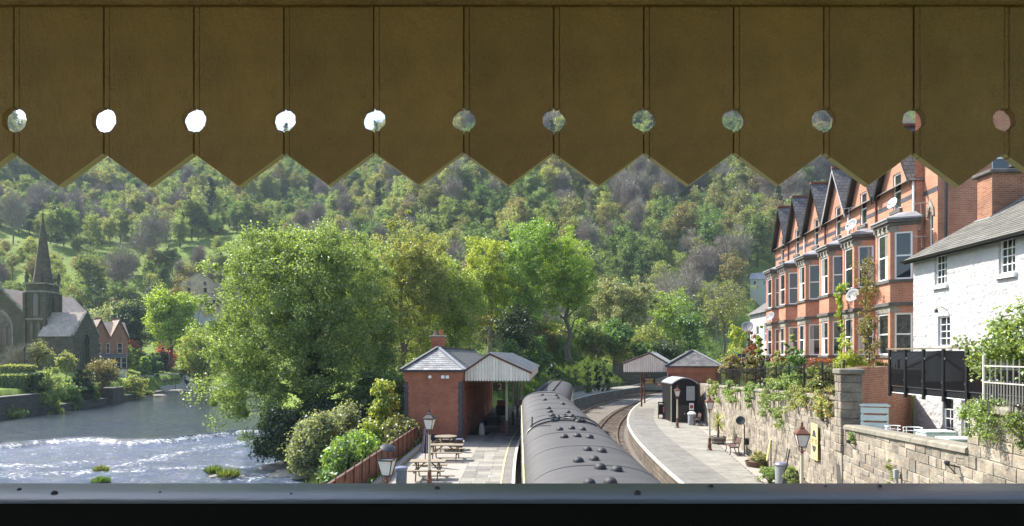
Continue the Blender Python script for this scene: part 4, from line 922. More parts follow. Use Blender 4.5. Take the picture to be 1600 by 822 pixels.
def picnic(label, loc, rz, L=1.6, rnd=False):
    t = thing('picnic_table', label, 'picnic table', loc, rz, 'picnic tables on the gravel')
    if rnd:
        for k in range(7):
            y0 = -.6+k*1.2/7; y1 = y0+1.2/7-.012; hw_ = lambda y: math.sqrt(max(.62**2-y*y, .02))
            MB().prism([(-hw_(y0), y0), (hw_(y0), y0), (hw_(y1), y1), (-hw_(y1), y1)], .72, .76).build('top_plank', MT['picnic_wood'], t)
        for k in range(4):
            a = k*math.pi/2; M = Matrix.Rotation(a, 4, 'Z')
            s = MB().box(-.42, .42, -1.02, -.78, .43, .47); xf(s, M); s.build('bench_seat', MT['picnic_wood'], t)
            s = MB(); s.bar((-.28, -.95, 0), (-.2, -.35, .71), .06, .09); s.bar((.28, -.95, 0), (.2, -.35, .71), .06, .09); s.bar((-.3, -.9, .39), (-.3, 0, .39), .05, .07); s.bar((.3, -.9, .39), (.3, 0, .39), .05, .07); xf(s, M); s.build('leg', MT['picnic_dark'], t)
        return t
    a = L/2
    for k in range(5): y = -.36+k*.147; MB().box(-a, a, y, y+.135, .72, .76).build('top_plank', MT['picnic_wood'], t, bevel=.006)
    for s in (-1, 1):
        for k in range(2): y0 = s*(.62+.15*k); MB().box(-a, a, min(y0, y0+s*.135), max(y0, y0+s*.135), .43, .47).build('bench_plank', MT['picnic_wood'], t, bevel=.006)
    for s in (-1, 1):
        x = s*(a-.3)
        for d in (-1, 1): MB().bar((x, d*.68, 0.0), (x, d*.26, .715), .045, .095).build('leg', MT['picnic_dark'], t)
        MB().bar((x+.05*s, -.78, .38), (x+.05*s, .78, .38), .045, .095).build('cross_bar', MT['picnic_dark'], t); MB().bar((x+.05*s, -.36, .68), (x+.05*s, .36, .68), .045, .07).build('top_bar', MT['picnic_dark'], t)
        MB().bar((x, 0, .36), (s*.12, 0, .70), .06, .05).build('brace', MT['picnic_dark'], t)
    return t
picnic('nearest wooden picnic table, behind the cream lamp post', (-3.55, 28.4, -.008), .02, 1.5)
picnic('middle wooden picnic table on the gravel, between the two others', (-3.3, 33.5, -.008), -.03, 1.75)
picnic('round picnic table against the brick station wall', (-3.65, 37.0, -.008), .1, rnd=True)
bn = thing('litter_bin', 'round blue-grey litter bin with purple-grey lid by the rusty fence', 'bin', (ax(627, 26.0), 26.0, -.008))
MB().lathe([(.19, 0), (.20, .02), (.225, .78), (.22, .8)], 20).build('body', MT['bin_blue'], bn, smooth=35); MB().lathe([(.245, .78), (.25, .83), (.23, .88), (.12, .915)], 20).build('lid', MT['bin_lid'], bn, smooth=35)
pa = thing('closed_parasol', 'closed dark striped parasol leaning beside the picnic tables', 'parasol', (ax(664, 31.5), 31.5, -.008)); pa.rotation_euler = (0, math.radians(2), 0)
n_ = 14; v = []; f = []
for i, (r, z) in enumerate(((.03, 2.06), (.06, 2.0), (.09, 1.6), (.13, 1.1), (.16, .7), (.14, .62))):
    for k in range(n_): a = 2*math.pi*k/n_; q = r*(1+.28*(k % 2)); v.append((q*math.cos(a), q*math.sin(a), z))
for i in range(5):
    for k in range(n_): f.append((i*n_+k, (i+1)*n_+k, (i+1)*n_+(k+1) % n_, i*n_+(k+1) % n_))
MB().add(v, f).build('canopy_cloth', MT['parasol_cloth'], pa)
for a in (-1.9, -1.2, .4, 2.2): MB().bar((.08*math.cos(a), .08*math.sin(a), 1.9), (.215*math.cos(a), .215*math.sin(a), .68), .02, .012).build('stripe', MT['parasol_stripe'], pa)
MB().lathe([(.022, .04), (.022, 2.06), (.04, 2.07), (.01, 2.14)], 8).build('pole', MT['picnic_dark'], pa); MB().lathe([(.24, 0), (.24, .06), (.06, .09)], 16).build('foot', MT['concrete'], pa)
bl = thing('litter_bin', 'small black bin between round table and brick wall', 'bin', (ax(718, 36.2), 36.2, -.008))
MB().lathe([(.15, 0), (.19, .66)], 14).build('body', MT['iron_black'], bl, smooth=35); MB().lathe([(.2, .66), (.2, .7)], 14).build('rim', MT['bin_lid'], bl)
# under the canopy
cu = thing('milk_churn', 'pale grey milk churn standing at the foot of the station wall', 'milk churn', (-1.98, 43.9, 0))
MB().lathe([(.19, 0), (.2, .04), (.17, .5), (.12, .64), (.12, .72)], 16).build('body', MT['white_edge'], cu, smooth=30); MB().lathe([(.145, .72), (.145, .77), (.05, .8)], 16).build('lid', MT['bin_grey'], cu, smooth=30)
tr = thing('luggage_trolley', 'dark luggage trolley with red wheel under left canopy', 'trolley', (-1.15, 45.0, 0), .05)
MB().box(-.75, .45, -.25, 1.6, .55, .66).build('deck', MT['near_black'], tr); MB().box(-.6, .25, 0, 1.2, .66, 1.05).build('trunk', MT['near_black'], tr, bevel=.03); MB().box(-.5, .15, .1, .9, 1.05, 1.25).build('case', MT['dark_brown'], tr, bevel=.03)
MB().bar((-.7, 1.55, .6), (-.7, 1.7, 1.5), .05).bar((.4, 1.55, .6), (.4, 1.7, 1.5), .05).build('end_frame', MT['near_black'], tr)
for sx in (-.7, .42):
    for sy in (0.1, 1.3):
        w = MB().lathe([(.27, -.03), (.31, -.03), (.31, .03), (.27, .03)], 18)
        for k in range(6): a = math.pi*k/6; w.bar((-.28*math.cos(a), -.28*math.sin(a), 0), (.28*math.cos(a), .28*math.sin(a), 0), .03, .03)
        w.lathe([(.06, -.05), (.06, .05)], 8); xf(w, Matrix.Translation((sx, sy, .31)) @ Matrix.Rotation(math.pi/2, 4, 'Y')); w.build('wheel', MT['red_paint'], tr)
tk = thing('luggage_cart', 'tall dark cart stacked with brown crate under canopy, farther along', 'cart', (-.78, 53.8, 0), 0)
MB().box(-.55, .5, -.2, 1.3, .4, .52).build('deck', MT['near_black'], tk); MB().box(-.5, .45, -.15, 1.1, .52, 1.15).build('chest', MT['near_black'], tk, bevel=.03); MB().box(-.42, .42, -.1, 1.0, 1.15, 1.55).build('crate', MT['brick_red'], tk, bevel=.02)
for sx in (-.5, .45):
    for sy in (0, 1.0): w = MB().lathe([(.18, -.03), (.2, -.02), (.2, .02), (.18, .03)], 16); xf(w, Matrix.Translation((sx, sy, .2)) @ Matrix.Rotation(math.pi/2, 4, 'Y')); w.build('wheel', MT['near_black'], tk)

# ------------------------------------------------------------------ stone wall behind the right platform
RW = math.atan2(-1, -0.15); YF = 60.0
SW = thing('stone_wall', 'pale coursed stone retaining wall along the back of the right platform', 'stone wall', (WALLX(YF), YF, 0), RW)
kY = math.hypot(1, .15)
sx_of = lambda Y: (YF-Y)*kY
Y_of = lambda s: YF-s/kY
def ztop(Y):
    if Y > 20.9: return np.interp(Y, [20.9, 46, 60], [3.85, 3.08, 2.85])
    if Y > 13.4: return np.interp(Y, [13.4, 20.9], [3.27, 2.96])
    return 4.15
S1 = sx_of(6.0)
m = MB()
for a, b in ((60, 46), (46, 30), (30, 20.9), (20.9, 13.4), (13.4, 6)):
    za, zb2 = float(ztop(a-.01)), float(ztop(b+.01)); x0, x1 = sx_of(a), sx_of(b)
    m.add([(x0, .032, -.1), (x1, .032, -.1), (x1, .032, zb2-.03), (x0, .032, za-.03), (x0, .5, -.1), (x1, .5, -.1), (x1, .5, zb2-.03), (x0, .5, za-.03)], [(0, 1, 2, 3), (3, 2, 6, 7), (1, 5, 6, 2), (0, 3, 7, 4), (5, 4, 7, 6)])
m.build('mortar_core', MT['wall_mortar'], SW)
def stone_geo(x0, x1, z0, z1, r):
    d = r.uniform(.004, .030); j = lambda: r.uniform(-.012, .012); i1, i2 = .004, .016
    ring = lambda i, y: [(x0+i+j()*(i > .01), y, z0+i+j()*(i > .01)), (x1-i+j()*(i > .01), y, z0+i+j()*(i > .01)), (x1-i+j()*(i > .01), y, z1-i+j()*(i > .01)), (x0+i+j()*(i > .01), y, z1-i+j()*(i > .01))]
    vs = ring(i1, .06)+ring(i1, .045-d*.5)+ring(i2, .03-d)
    return vs, [(0, 1, 5, 4), (1, 2, 6, 5), (2, 3, 7, 6), (3, 0, 4, 7), (4, 5, 9, 8), (5, 6, 10, 9), (6, 7, 11, 10), (7, 4, 8, 11), (8, 9, 10, 11)]
r_ = random.Random(11); stones = []; z = -.05
while z < 4.2:
    h = r_.uniform(.16, .34); s = r_.uniform(0, .3)
    while s < S1:
        w = r_.uniform(.22, .85)
        if r_.random() < .12: w *= .55
        Yc = Y_of(s+w/2); tp = float(ztop(Yc))-.02
        hh = min(h, tp-z)
        if hh > .07:
            if r_.random() < .3 and hh > .22: stones += [(s, s+w, z, z+hh*.5), (s, s+w, z+hh*.5, z+hh)]
            else: stones.append((s, s+w, z, z+hh))
        s += w
    z += h
def vis(st):
    Yc = Y_of((st[0]+st[1])/2); X = WALLX(Yc); px = 800+F*X/Yc; py = 555+(CZ-(st[2]+st[3])/2)/Yc*F
    return (px < 1640) and py < 762, F/Yc*min(st[1]-st[0], 1)
good = sorted([s for s in stones if vis(s)[0]], key=lambda s: -vis(s)[1]*(s[3]-s[2]))[:300]; gs = set(good)
for st in good: mb = MB(); mb.add(*stone_geo(*st, r_)); mb.build('stone', MT['wall_stone'], SW)
mb = MB(); [mb.add(*stone_geo(*st, r_)) for st in stones if st not in gs]
def mk_wall_far():      # same stone, each block tinted by its own island
    mm = MT['wall_stone'].copy(); mm.name = 'wall_stone_far'; n = mm.node_tree.nodes; l = mm.node_tree.links
    oi = [q for q in n if q.bl_idname == 'ShaderNodeObjectInfo'][0]; g = n.new('ShaderNodeNewGeometry')
    for lk in list(oi.outputs['Random'].links): l.new(g.outputs['Random Per Island'], lk.to_socket)
    return mm
MT['wall_stone_far'] = mk_wall_far(); tag(mb.build('distant_stones', MT['wall_stone_far'], SW), kind='stuff')
# coping: low wall then the fenced length
def coping(Y0, Y1, lift=0.0):
    Y = Y0
    while Y > Y1:
        w = r_.uniform(.6, 1.0); a, b = sx_of(Y), sx_of(max(Y-w, Y1)); za = float(ztop(Y-.02))+lift; zb3 = float(ztop(max(Y-w, Y1)+.02))+lift
        q = MB().add([(a+.005, -.05, za-.03), (b-.005, -.05, zb3-.03), (b-.005, .54, zb3-.03), (a+.005, .54, za-.03), (a+.01, -.045, za+.06), (b-.01, -.045, zb3+.06), (b-.01, .5, zb3+.07), (a+.01, .5, za+.07), (a+.01, .02, za+.10), (b-.01, .02, zb3+.10), (b-.01, .45, zb3+.10), (a+.01, .45, za+.10)],
                     [(0, 1, 5, 4), (4, 5, 9, 8), (8, 9, 10, 11), (11, 10, 6, 7), (7, 6, 2, 3), (0, 4, 8, 11, 7, 3), (1, 2, 6, 10, 9, 5)])
        q.build('coping_stone', MT['coping_stone'], SW); Y -= w
coping(20.6, 13.45); coping(48, 21.35, -.02); coping(13.35, 8, .0)
pp_ = MB().box(sx_of(21.22), sx_of(20.76), -.03, .52, -.1, 4.5).build('pillar', MT['wall_mortar'], SW)
zz_ = 2.2
while zz_ < 4.55:
    hh_ = r_.uniform(.2, .34); hh_ = hh_ if zz_+hh_ < 4.45 else 4.6-zz_; sp_ = sx_of(20.98)+r_.uniform(-.12, .12)
    for q0, q1 in ((sx_of(21.27), sp_), (sp_, sx_of(20.71))): MB().box(q0+.006, q1-.006, -.07-r_.uniform(0, .02), .56, zz_+.006, zz_+hh_-.006).build('pillar_stone', MT['wall_stone'], pp_, bevel=.018)
    zz_ += hh_
MB().box(sx_of(21.33), sx_of(20.65), -.13, .62, 4.61, 4.78).build('pillar_cap', MT['coping_stone'], pp_, bevel=.03)
# iron railings on the wall
rf_ = thing('iron_railings', 'black iron spiked railings on top of the stone wall', 'railings', (WALLX(48), 48, 0), RW)
pk = MB().box(-.007, .007, -.007, .007, .08, 1.0).lathe([(.018, 1.0), (.002, 1.09)], 4).mesh('picket', MT['iron_black'])
po = MB().box(-.025, .025, -.025, .025, .0, 1.12).lathe([(.04, 1.12), (.04, 1.15), (.005, 1.2)], 6).mesh('post', MT['iron_black'])
LR = (48-21.4)*kY; k = 0; s = 0
while s < LR:
    Yc = 48-s/kY; zt_ = float(ztop(Yc))+.05
    inst('post' if k % 14 == 0 else 'picket', po if k % 14 == 0 else pk, rf_, (s, .25, zt_)); s += .16; k += 1
for zz in (.16, .88):
    m = MB()
    for a, b in ((48, 46), (46, 21.4)): m.bar(((48-a)*kY, .25, float(ztop(a))+.05+zz), ((48-b)*kY, .25, float(ztop(b))+.05+zz), .04, .012)
    m.build('rail', MT['iron_black'], rf_)
# pale railings at the near right
wf = thing('pale_railings', 'pale painted railings above the wall near the leafy shrub', 'railings', (WALLX(13.25), 13.25, 0), RW)
pk2 = MB().box(-.008, .008, -.008, .008, .0, .92).mesh('picket', MT['concrete']); pk3 = MB().box(-.008, .008, -.008, .008, .0, .52).mesh('picket', MT['concrete'])
for k in range(40): inst('picket', pk2 if k % 2 == 0 else pk3, wf, (.03+k*.095, .2, 4.2), rot=(0, rv.uniform(-.015, .015), 0))
for zz in (4.66, 4.98): MB().box(0, 3.9, .188, .212, zz, zz+.022).build('rail', MT['white_edge'], wf)
for k in (0, 15, 30): MB().box(-.018+k*.095, .018+k*.095, .18, .22, 4.2, 5.2).build('post', MT['white_edge'], wf)

# raised ground behind the wall
def block(name, poly, ztf, zb, mat):
    n = len(poly); vs = [(x, y, zb) for x, y in poly]+[(x, y, ztf(x, y)) for x, y in poly]
    tag(MB().add(vs, [tuple(range(n, 2*n))]+[(i, (i+1) % n, n+(i+1) % n, n+i) for i in range(n)]).build(name, mat), kind='structure')
gtop = lambda x, y: 3.78-.031*(y-20.9)
block('garden_terrace', [(WALLX(21.6)+.45, 21.6), (15.2, 25.9), (60, 26.2), (60, 62), (WALLX(62)+.45, 62)], gtop, -1.4, MT['ground_cover'])
block('patio', [(WALLX(12.9)+.45, 12.9), (16, 12.9), (16, 25.0), (14.7, 25.0), (WALLX(21)+.45, 21)], lambda x, y: 2.2, -1.4, MT['concrete'])
block('garden_near', [(WALLX(2)+.45, 2), (14.4, 2), (14.4, 13.0), (WALLX(13.0)+.45, 13.0)], lambda x, y: 4.05, -1.4, MT['ground_cover'])

# ------------------------------------------------------------------ things along the wall
def wall_pt(Y, out=0.0, z=0.0): return (WALLX(Y)-out*math.cos(math.atan(.15)), Y+out*math.sin(math.atan(.15)), z)
def bench(label, loc, rz):
    t = thing('platform_bench', label, 'bench', loc, rz, 'benches along the stone wall')
    for k in range(4): MB().box(-.8, .8, -.42+.115*k, -.42+.115*k+.1, .42, .45).build('seat_slat', MT['bench_wood'], t, bevel=.005)
    for k in range(3): M = Matrix.Translation((0, .06+.03*k, .58+.12*k)) @ Matrix.Rotation(math.radians(-14), 4, 'X'); MB().mbox(M, 1.6, .03, .105).build('back_slat', MT['bench_wood'], t)
    for s in (-.66, .66):
        m = MB(); m.tube([(s, -.42, 0), (s, -.36, .2), (s, -.40, .41)], .025, 6); m.tube([(s, .12, 0), (s, .03, .22), (s, .03, .42), (s, .16, .95)], .025, 6); m.bar((s, -.42, .40), (s, .05, .40), .04, .04); m.tube([(s, -.40, .42), (s, -.42, .62), (s, .04, .65)], .02, 6)
        m.build('end_frame', MT['iron_black'], t)
    return t
RWB = RW
x, y, _ = gnd(1088, 664); bench('small brown bench beside the white bin and black hut', (x+.15, y, 0), RWB)
x, y, _ = wall_pt(35.4, .6); bench('dark bench by the wall below the round loudspeaker', (x, y, 0), RWB)
x, y, _ = wall_pt(22.6, .6); bench('near purple-brown bench below the yellow poster', (x, y, 0), RWB)
x, y, _ = gnd(1081, 664); w_ = thing('litter_bin', 'white litter bin beside the black hut door', 'bin', (x, y, 0)); MB().lathe([(.27, 0), (.29, .05), (.29, .8)], 16).build('body', MT['bin_grey'], w_, smooth=30); MB().lathe([(.32, .8), (.32, .86), (.2, .98), (.05, 1.0)], 16).build('lid', MT['white_paint'], w_, smooth=30)
w_ = thing('litter_bin', 'tall grey dustbin with dark lid among plants on right platform', 'bin', (ax(1221, 26.6), 26.6, 0)); MB().lathe([(.22, 0), (.23, .04), (.25, .84)], 18).build('body', MT['bin_grey'], w_, smooth=30); MB().lathe([(.27, .84), (.28, .88), (.22, .95), (.06, .98)], 18).build('lid', MT['bin_lid'], w_, smooth=30)
x, y, _ = gnd(1122, 693)
tb = thing('planter_barrel', 'half barrel planter under the spiky palm', 'planter', (x, y, 0)); MB().lathe([(.34, 0), (.44, .2), (.46, .42), (.40, .42), (.39, .36)], 18).build('staves', MT['barrel_wood'], tb, smooth=30)
for zz in (.1, .33): MB().lathe([(.395+.13*zz, zz), (.41+.13*zz, zz), (.415+.13*zz, zz+.05), (.40+.13*zz, zz+.05)], 18).build('hoop', MT['bin_grey'], tb)
pm = thing('palm_plant', 'spiky green palm growing from the half barrel', 'palm', (x, y, .36))
MB().tube([(0, 0, 0), (.02, 0, .4), (0, .02, .95)], [.07, .055, .05], 8).build('trunk', MT['bark'], pm)
v = []; f = []
for k in range(120):
    a = r_.uniform(0, 6.28); e = r_.uniform(-.6, 1.5); L = r_.uniform(.55, .95); b = Vector((0, 0, r_.uniform(.7, 1.05))); d = Vector((math.cos(a)*math.cos(e), math.sin(a)*math.cos(e), math.sin(e))); sd = d.cross(Vector((0, 0, 1))).normalized()*.022
    mid = b+d*L*.55+Vector((0, 0, -.02)); tip = b+d*L+Vector((0, 0, -.16*L)); i0 = len(v); v += [b-sd*.6, b+sd*.6, mid+sd, mid-sd, tip]; f += [(i0, i0+1, i0+2, i0+3), (i0+3, i0+2, i0+4)]
MB().add(v, f).build('fronds', MT['leaf_willow'], pm)
x, y, _ = wall_pt(31.4, .42)
tb2 = thing('planter_tub', 'low round tub under the yellow-flowered bush', 'planter', (x, y, 0)); MB().lathe([(.40, 0), (.48, .25), (.43, .25), (.42, .2)], 18).build('tub', MT['barrel_wood'], tb2, smooth=30)
# poster
pw = 23.4; pc = wall_pt(pw, .075); pz0, pz1 = gz(718, pw), gz(662, pw)
po_ = thing('enamel_poster', 'tall yellow poster with dark figures and lettering on the stone wall', 'poster', (pc[0], pc[1], (pz0+pz1)/2), RW)
ph = (pz1-pz0)/2; pwid = .38
MB().box(-pwid, pwid, -.01, .012, -ph, ph).build('board', MT['poster_yellow'], po_)
MB().prism([(-.28, .1*ph+.1), (.28, .1*ph+.1), (.2, .35*ph), (.15, .58*ph), (0, .66*ph), (-.15, .58*ph), (-.2, .35*ph)], -.014, -.0105, 'y').build('figure', MT['poster_ink'], po_)
MB().prism([(-.24, -.24*ph), (.24, -.24*ph), (.2, -.42*ph), (.08, -.58*ph), (-.09, -.58*ph), (-.2, -.42*ph)], -.014, -.0105, 'y').build('figure', MT['poster_ink'], po_)
inst('lettering', text_mesh('LET US', .21, MT['poster_ink'], .003), po_, (0, -.014, .01), rot=UP)
# loudspeaker on its post with signs, wall box, leaning rods, yellow board
x, y, _ = wall_pt(35.2, .2); ls = thing('loudspeaker', 'round black loudspeaker on a dark post by the middle bench', 'loudspeaker', (x, y, 0))
MB().tube([(0, 0, 0), (0, 0, 1.5), (-.05, -.02, 1.65), (-.2, -.05, 1.72)], .03, 8).build('post', MT['iron_black'], ls); o = MB().lathe([(.05, 0), (.08, .06), (.20, .12), (.24, .15), (.22, .17), (.10, .13)], 16).build('horn', MT['iron_black'], ls, smooth=40); o.location = (-.22, -.05, 1.74); o.rotation_euler = (math.radians(60), math.radians(-40), 0)
MB().box(-.02, .22, -.04, -.02, .5, .85).build('plate', MT['iron_black'], ls)
x, y, _ = wall_pt(16.6, .05); wb = thing('wall_box', 'small grey electric box with conduit on the stone wall', 'electric box', (x, y, 1.6), RW)
MB().box(-.06, .06, -.1, 0, .55, .78).build('box', MT['bin_grey'], wb, bevel=.008); MB().box(-.02, .02, -.05, -.01, -.6, .55).build('conduit', MT['bin_grey'], wb)
x, y, _ = wall_pt(26.5, .1); rd = thing('leaning_rods', 'thin dark metal rods leaning against the stone wall', 'rods', (x, y, 0), RW)
for a, b in ((-.25, -.05), (.0, .25), (.12, .3)): MB().tube([(b, -.35, 0), (a, -.03, 1.5)], .014, 6).build('rod', MT['iron_black'], rd)
x, y, _ = wall_pt(29.4, .15); yb = thing('yellow_board', 'slanting yellow board standing by the flowering tub', 'board', (x, y, 0), RW)
MB().bar((-.35, -.12, .55), (.15, -.06, 1.55), .03, .13).build('arm', MT['poster_yellow'], yb); MB().box(.16, .2, -.08, -.04, 0, 1.5).build('stake', MT['iron_black'], yb)
# fittings on the wall face (angle brackets)
for k, (Yw, z_) in enumerate(((22.0, 3.0), (19.6, 2.6), (13.8, 2.9), (29.5, 2.7))):
    x, y, _ = wall_pt(Yw, .0); wb_ = thing('wall_bracket', ['dark iron bracket on the stone wall right of the yellow poster', 'dark iron hook on the stone wall below the brick pillar', 'dark iron bracket at the near end of the low wall', 'small dark bracket on the wall above the leaning rods'][k], 'bracket', (x, y, z_), RW)
    MB().bar((0, .02, 0), (0, -.22, .05), .03, .03).bar((0, -.05, -.14), (0, -.2, .03), .02, .02).build('arm', MT['iron_black'], wb_); MB().lathe([(.03, 0), (.06, .05), (.05, .09)], 8, (0, -.22, .03)).build('cup', MT['iron_black'], wb_)
# ------------------------------------------------------------------ brick terrace
def mk_smoked():
    m, n, l, b = newmat('smoked'); n.remove(b)
    tr = n.new('ShaderNodeBsdfTransparent'); tr.inputs[0].default_value = (0.16, 0.16, 0.18, 1); gl_ = N(n, 'ShaderNodeBsdfGlossy', i_Roughness=0.03); gl_.inputs[0].default_value = (.8, .85, .9, 1)
    df = n.new('ShaderNodeBsdfDiffuse'); df.inputs[0].default_value = (.02, .02, .022, 1)
    fr = N(n, 'ShaderNodeFresnel', i_IOR=1.5); m1 = N(n, 'ShaderNodeMixShader', n_0=.45); l.new(tr.outputs[0], m1.inputs[1]); l.new(df.outputs[0], m1.inputs[2])
    m2 = n.new('ShaderNodeMixShader'); l.new(fr.outputs[0], m2.inputs[0]); l.new(m1.outputs[0], m2.inputs[1]); l.new(gl_.outputs[0], m2.inputs[2]); l.new(m2.outputs[0], n['Material Output'].inputs[0])
mk_smoked()
TD = 0.0895; TRZ = math.atan2(-1, -TD); kT = math.hypot(1, TD)
facX = lambda Y: 14.66+TD*Y                        # facade plane; bays stand 0.95 m proud of it
def tri(mb, pts, y): mb.add([(x, y, z) for x, z in pts], [tuple(range(len(pts)))])
def dish(label, loc, r, az, mat='dish_grey', stem=.3):
    t = thing('satellite_dish', label, 'satellite dish', loc, az)
    m = MB(); pr = [(0.001, 0), (r*.4, r*.03), (r*.75, r*.10), (r, r*.2), (r*1.01, r*.21), (r*.98, r*.22), (r*.7, r*.13), (r*.3, r*.05), (.001, .02)]
    m.lathe(pr, 20); xf(m, Matrix.Rotation(math.radians(68), 4, 'X')); m.build('reflector', MT[mat], t, smooth=50)
    MB().tube([(0, .02, -.05), (0, .12, -.08), (0, .14, -stem)], .022, 6).build('mast', MT['bin_grey'], t); MB().tube([(0, -.05, -r*.9), (0, -r*.9, -r*.2)], .012, 5).build('arm', MT['bin_grey'], t); MB().box(-.03, .03, -r*.9-.05, -r*.9+.05, -r*.2-.03, -r*.2+.04).build('receiver', MT['bin_grey'], t)
    return t
def house(Yfar, Ynear, Ycorner, label, barge='iron_black', var=0):
    Wd = (Yfar-Ynear)*kT
    t = thing('terraced_house', label, 'house', (facX(Yfar), Yfar, 0), TRZ, 'brick terraced houses with bays')
    z0 = 2.9; EZ = 12.85
    xr = (Yfar-Ycorner)*kT+.12                      # bay's near front corner in the house frame
    pl_ = [(xr-1.75, 0), (xr-1.4, -.95), (xr, -.95), (xr+.35, 0)]
    xc = xr-.75; hwg = min(1.62, Wd/2-.05); xc = min(max(xc, hwg+.03), Wd-hwg-.03)
    aw, az0, az1 = .37, 11.75, 13.4
    wl_ = MB(); wall_open(wl_, 0, Wd, z0, EZ, 0, [(xc-aw, xc+aw, az0, EZ)] + ([(.15, 1.0, 4.1, 6.4)] if xr-1.75 > 1.1 else []), .14)
    za = 15.45; k = hwg*(1-(az1-EZ)/(za-EZ))
    wall_open(wl_, xc-k, xc+k, EZ, az1, 0, [(xc-aw, xc+aw, EZ, az1)], .14)
    tri(wl_, [(xc-hwg, EZ), (xc-k, EZ), (xc-k, az1)], 0); tri(wl_, [(xc+k, EZ), (xc+hwg, EZ), (xc+k, az1)], 0); tri(wl_, [(xc-k, az1), (xc+k, az1), (xc, za)], 0)
    wl_.add([(Wd, 0, z0), (Wd, 9, z0), (Wd, 9, EZ), (Wd, 0, EZ), (Wd, 4.5, 16.0), (Wd-.02, 0, EZ), (0, 0, z0), (0, 9, z0), (0, 9, EZ), (0, 0, EZ), (0, 4.5, 16.0)], [(0, 1, 2, 4, 3), (6, 9, 10, 8, 7)])
    wl_.build('wall', MT['brick_terrace'], t)
    band = MB().box(0.003, xc-aw-.002, -.012, 0, 11.95, 12.15).box(xc+aw+.002, Wd-.003, -.012, 0, 11.95, 12.15); band.build('blue_brick_band', MT['brick_blue'], t)
    window(t, P(xc, .08, az0), 2*aw-.01, az1-az0, 'sash'); MB().box(xc-aw-.12, xc+aw+.12, -.12, .05, az0-.16, az0-.002).build('sill', MT['stone_dark'], t)
    # bay
    by = MB()
    for i in range(3):
        p, q = pl_[i], pl_[i+1]; L = math.hypot(q[0]-p[0], q[1]-p[1]); a = math.atan2(q[1]-p[1], q[0]-p[0]); M = P(p[0], p[1], 0, a)
        e0 = .17 if i != 1 else .2; wd = L-2*e0
        ops = [(e0, L-e0, 5.2, 7.02), (e0, L-e0, 8.46, 10.5)]
        wall_open(by, 0, L, z0, 10.75, 0, ops, .1, M)
        for (a0, a1, c0, c1) in ops: window(t, M @ P((a0+a1)/2, .07, c0), a1-a0-.004, c1-c0-.004, 'sash', curtain=rv.choice([0, 1, -1, 0, 1]))
    by.build('bay', MT['brick_terrace'], t)
    def bp(e): return [(xr-1.75-e, .12), (xr-1.4-e*.75, -.95-e), (xr+e*.75, -.95-e), (xr+.35+e, .12)]
    for (za_, zb_, e, mt) in ((5.08, 5.195, .07, 'stone_dark'), (7.03, 7.32, .012, 'stone_trim'), (7.322, 7.47, .10, 'stone_dark'), (8.32, 8.455, .08, 'stone_dark'), (10.51, 10.78, .012, 'stone_trim'), (10.782, 10.90, .08, 'stone_dark'), (10.902, 11.03, .16, 'stone_dark'), (11.032, 11.10, .20, 'lead')):
        MB().prism(bp(e), za_, zb_).build('stone_band', MT[mt], t)
    b0, b1 = bp(.17), [(xr-1.6, .0), (xr-1.3, -.55), (xr-.1, -.55), (xr+.2, .0)]
    MB().add([(x, y, 11.101) for x, y in b0]+[(x, y, 11.36) for x, y in b1], [(0, 1, 5, 4), (1, 2, 6, 5), (2, 3, 7, 6), (4, 5, 6, 7)]).build('bay_roof', MT['lead'], t)
    for j in range(4):
        xx = xr-1.3+j*.4; MB().box(xx-.05, xx+.05, -1.06, -.962, 10.62, 10.781).build('bracket', MT['stone_trim'], t)
    if xr-1.75 > 1.1:
        d = MB().box(.16, .99, .08, .12, 4.1, 6.1).build('door', MT['coach_brown'], t); MB().box(.85, .89, .04, .08, 5.0, 5.1).build('handle', MT['sign_gold'], d); window(t, P(.575, .08, 6.12), .82, .27, 'grid', nx=1, nz=1, fr=.04)
    # roofs
    MB().add([(0, -.28, EZ-.16), (Wd, -.28, EZ-.16), (Wd, 4.5, 16.0), (0, 4.5, 16.0), (0, 9.3, EZ-.16), (Wd, 9.3, EZ-.16)], [(0, 1, 2, 3), (3, 2, 5, 4)]).build('roof', MT['slate_terrace'], t)
    dp = 3.6; gl_, gr = xc-hwg-.12, xc+hwg+.12; zl = EZ-.2; zp = za+.06
    MB().add([(gl_, -.34, zl), (xc, -.34, zp), (gr, -.34, zl), (gl_, dp, zl), (xc, dp, zp), (gr, dp, zl)], [(0, 1, 4, 3), (1, 2, 5, 4)]).build('gable_roof', MT['slate_terrace'], t)
    for a, b in (((gl_, zl), (xc, zp)), ((xc, zp), (gr, zl))):
        MB().prism([(a[0], a[1]-.005), (b[0], b[1]-.005), (b[0], b[1]-.24), (a[0], a[1]-.24)], -.33, -.29, 'y').build('bargeboard', MT[barge], t)
        MB().add([(a[0], -.288, a[1]-.03), (b[0], -.288, b[1]-.03), (b[0], -.004, b[1]-.03), (a[0], -.004, a[1]-.03)], [(0, 1, 2, 3)]).build('soffit', MT['iron_black'], t)
    for j in range(9): MB().box(xc-.09, xc+.09, -.34+j*.3, -.34+j*.3+.285, zp-.02, zp+.1).build('ridge_tile', MT['ridge_tile'], t)
    MB().box(0.02, xc-hwg-.13, -.38, -.28, EZ-.2, EZ-.1).build('gutter', MT['iron_black'], t) if xc-hwg > .3 else None
    MB().tube([(Wd-.06, -.06, z0), (Wd-.06, -.06, EZ-.2)], .045, 8).build('downpipe', MT['white_paint' if var % 2 else 'lamp_brown'], t)
    return t
bounds = [48.4, 45.35, 42.2, 38.75, 35.45, 32.25, 28.68]; corners = [46.1, 43.2, 39.5, 35.9, 32.7, 29.0]
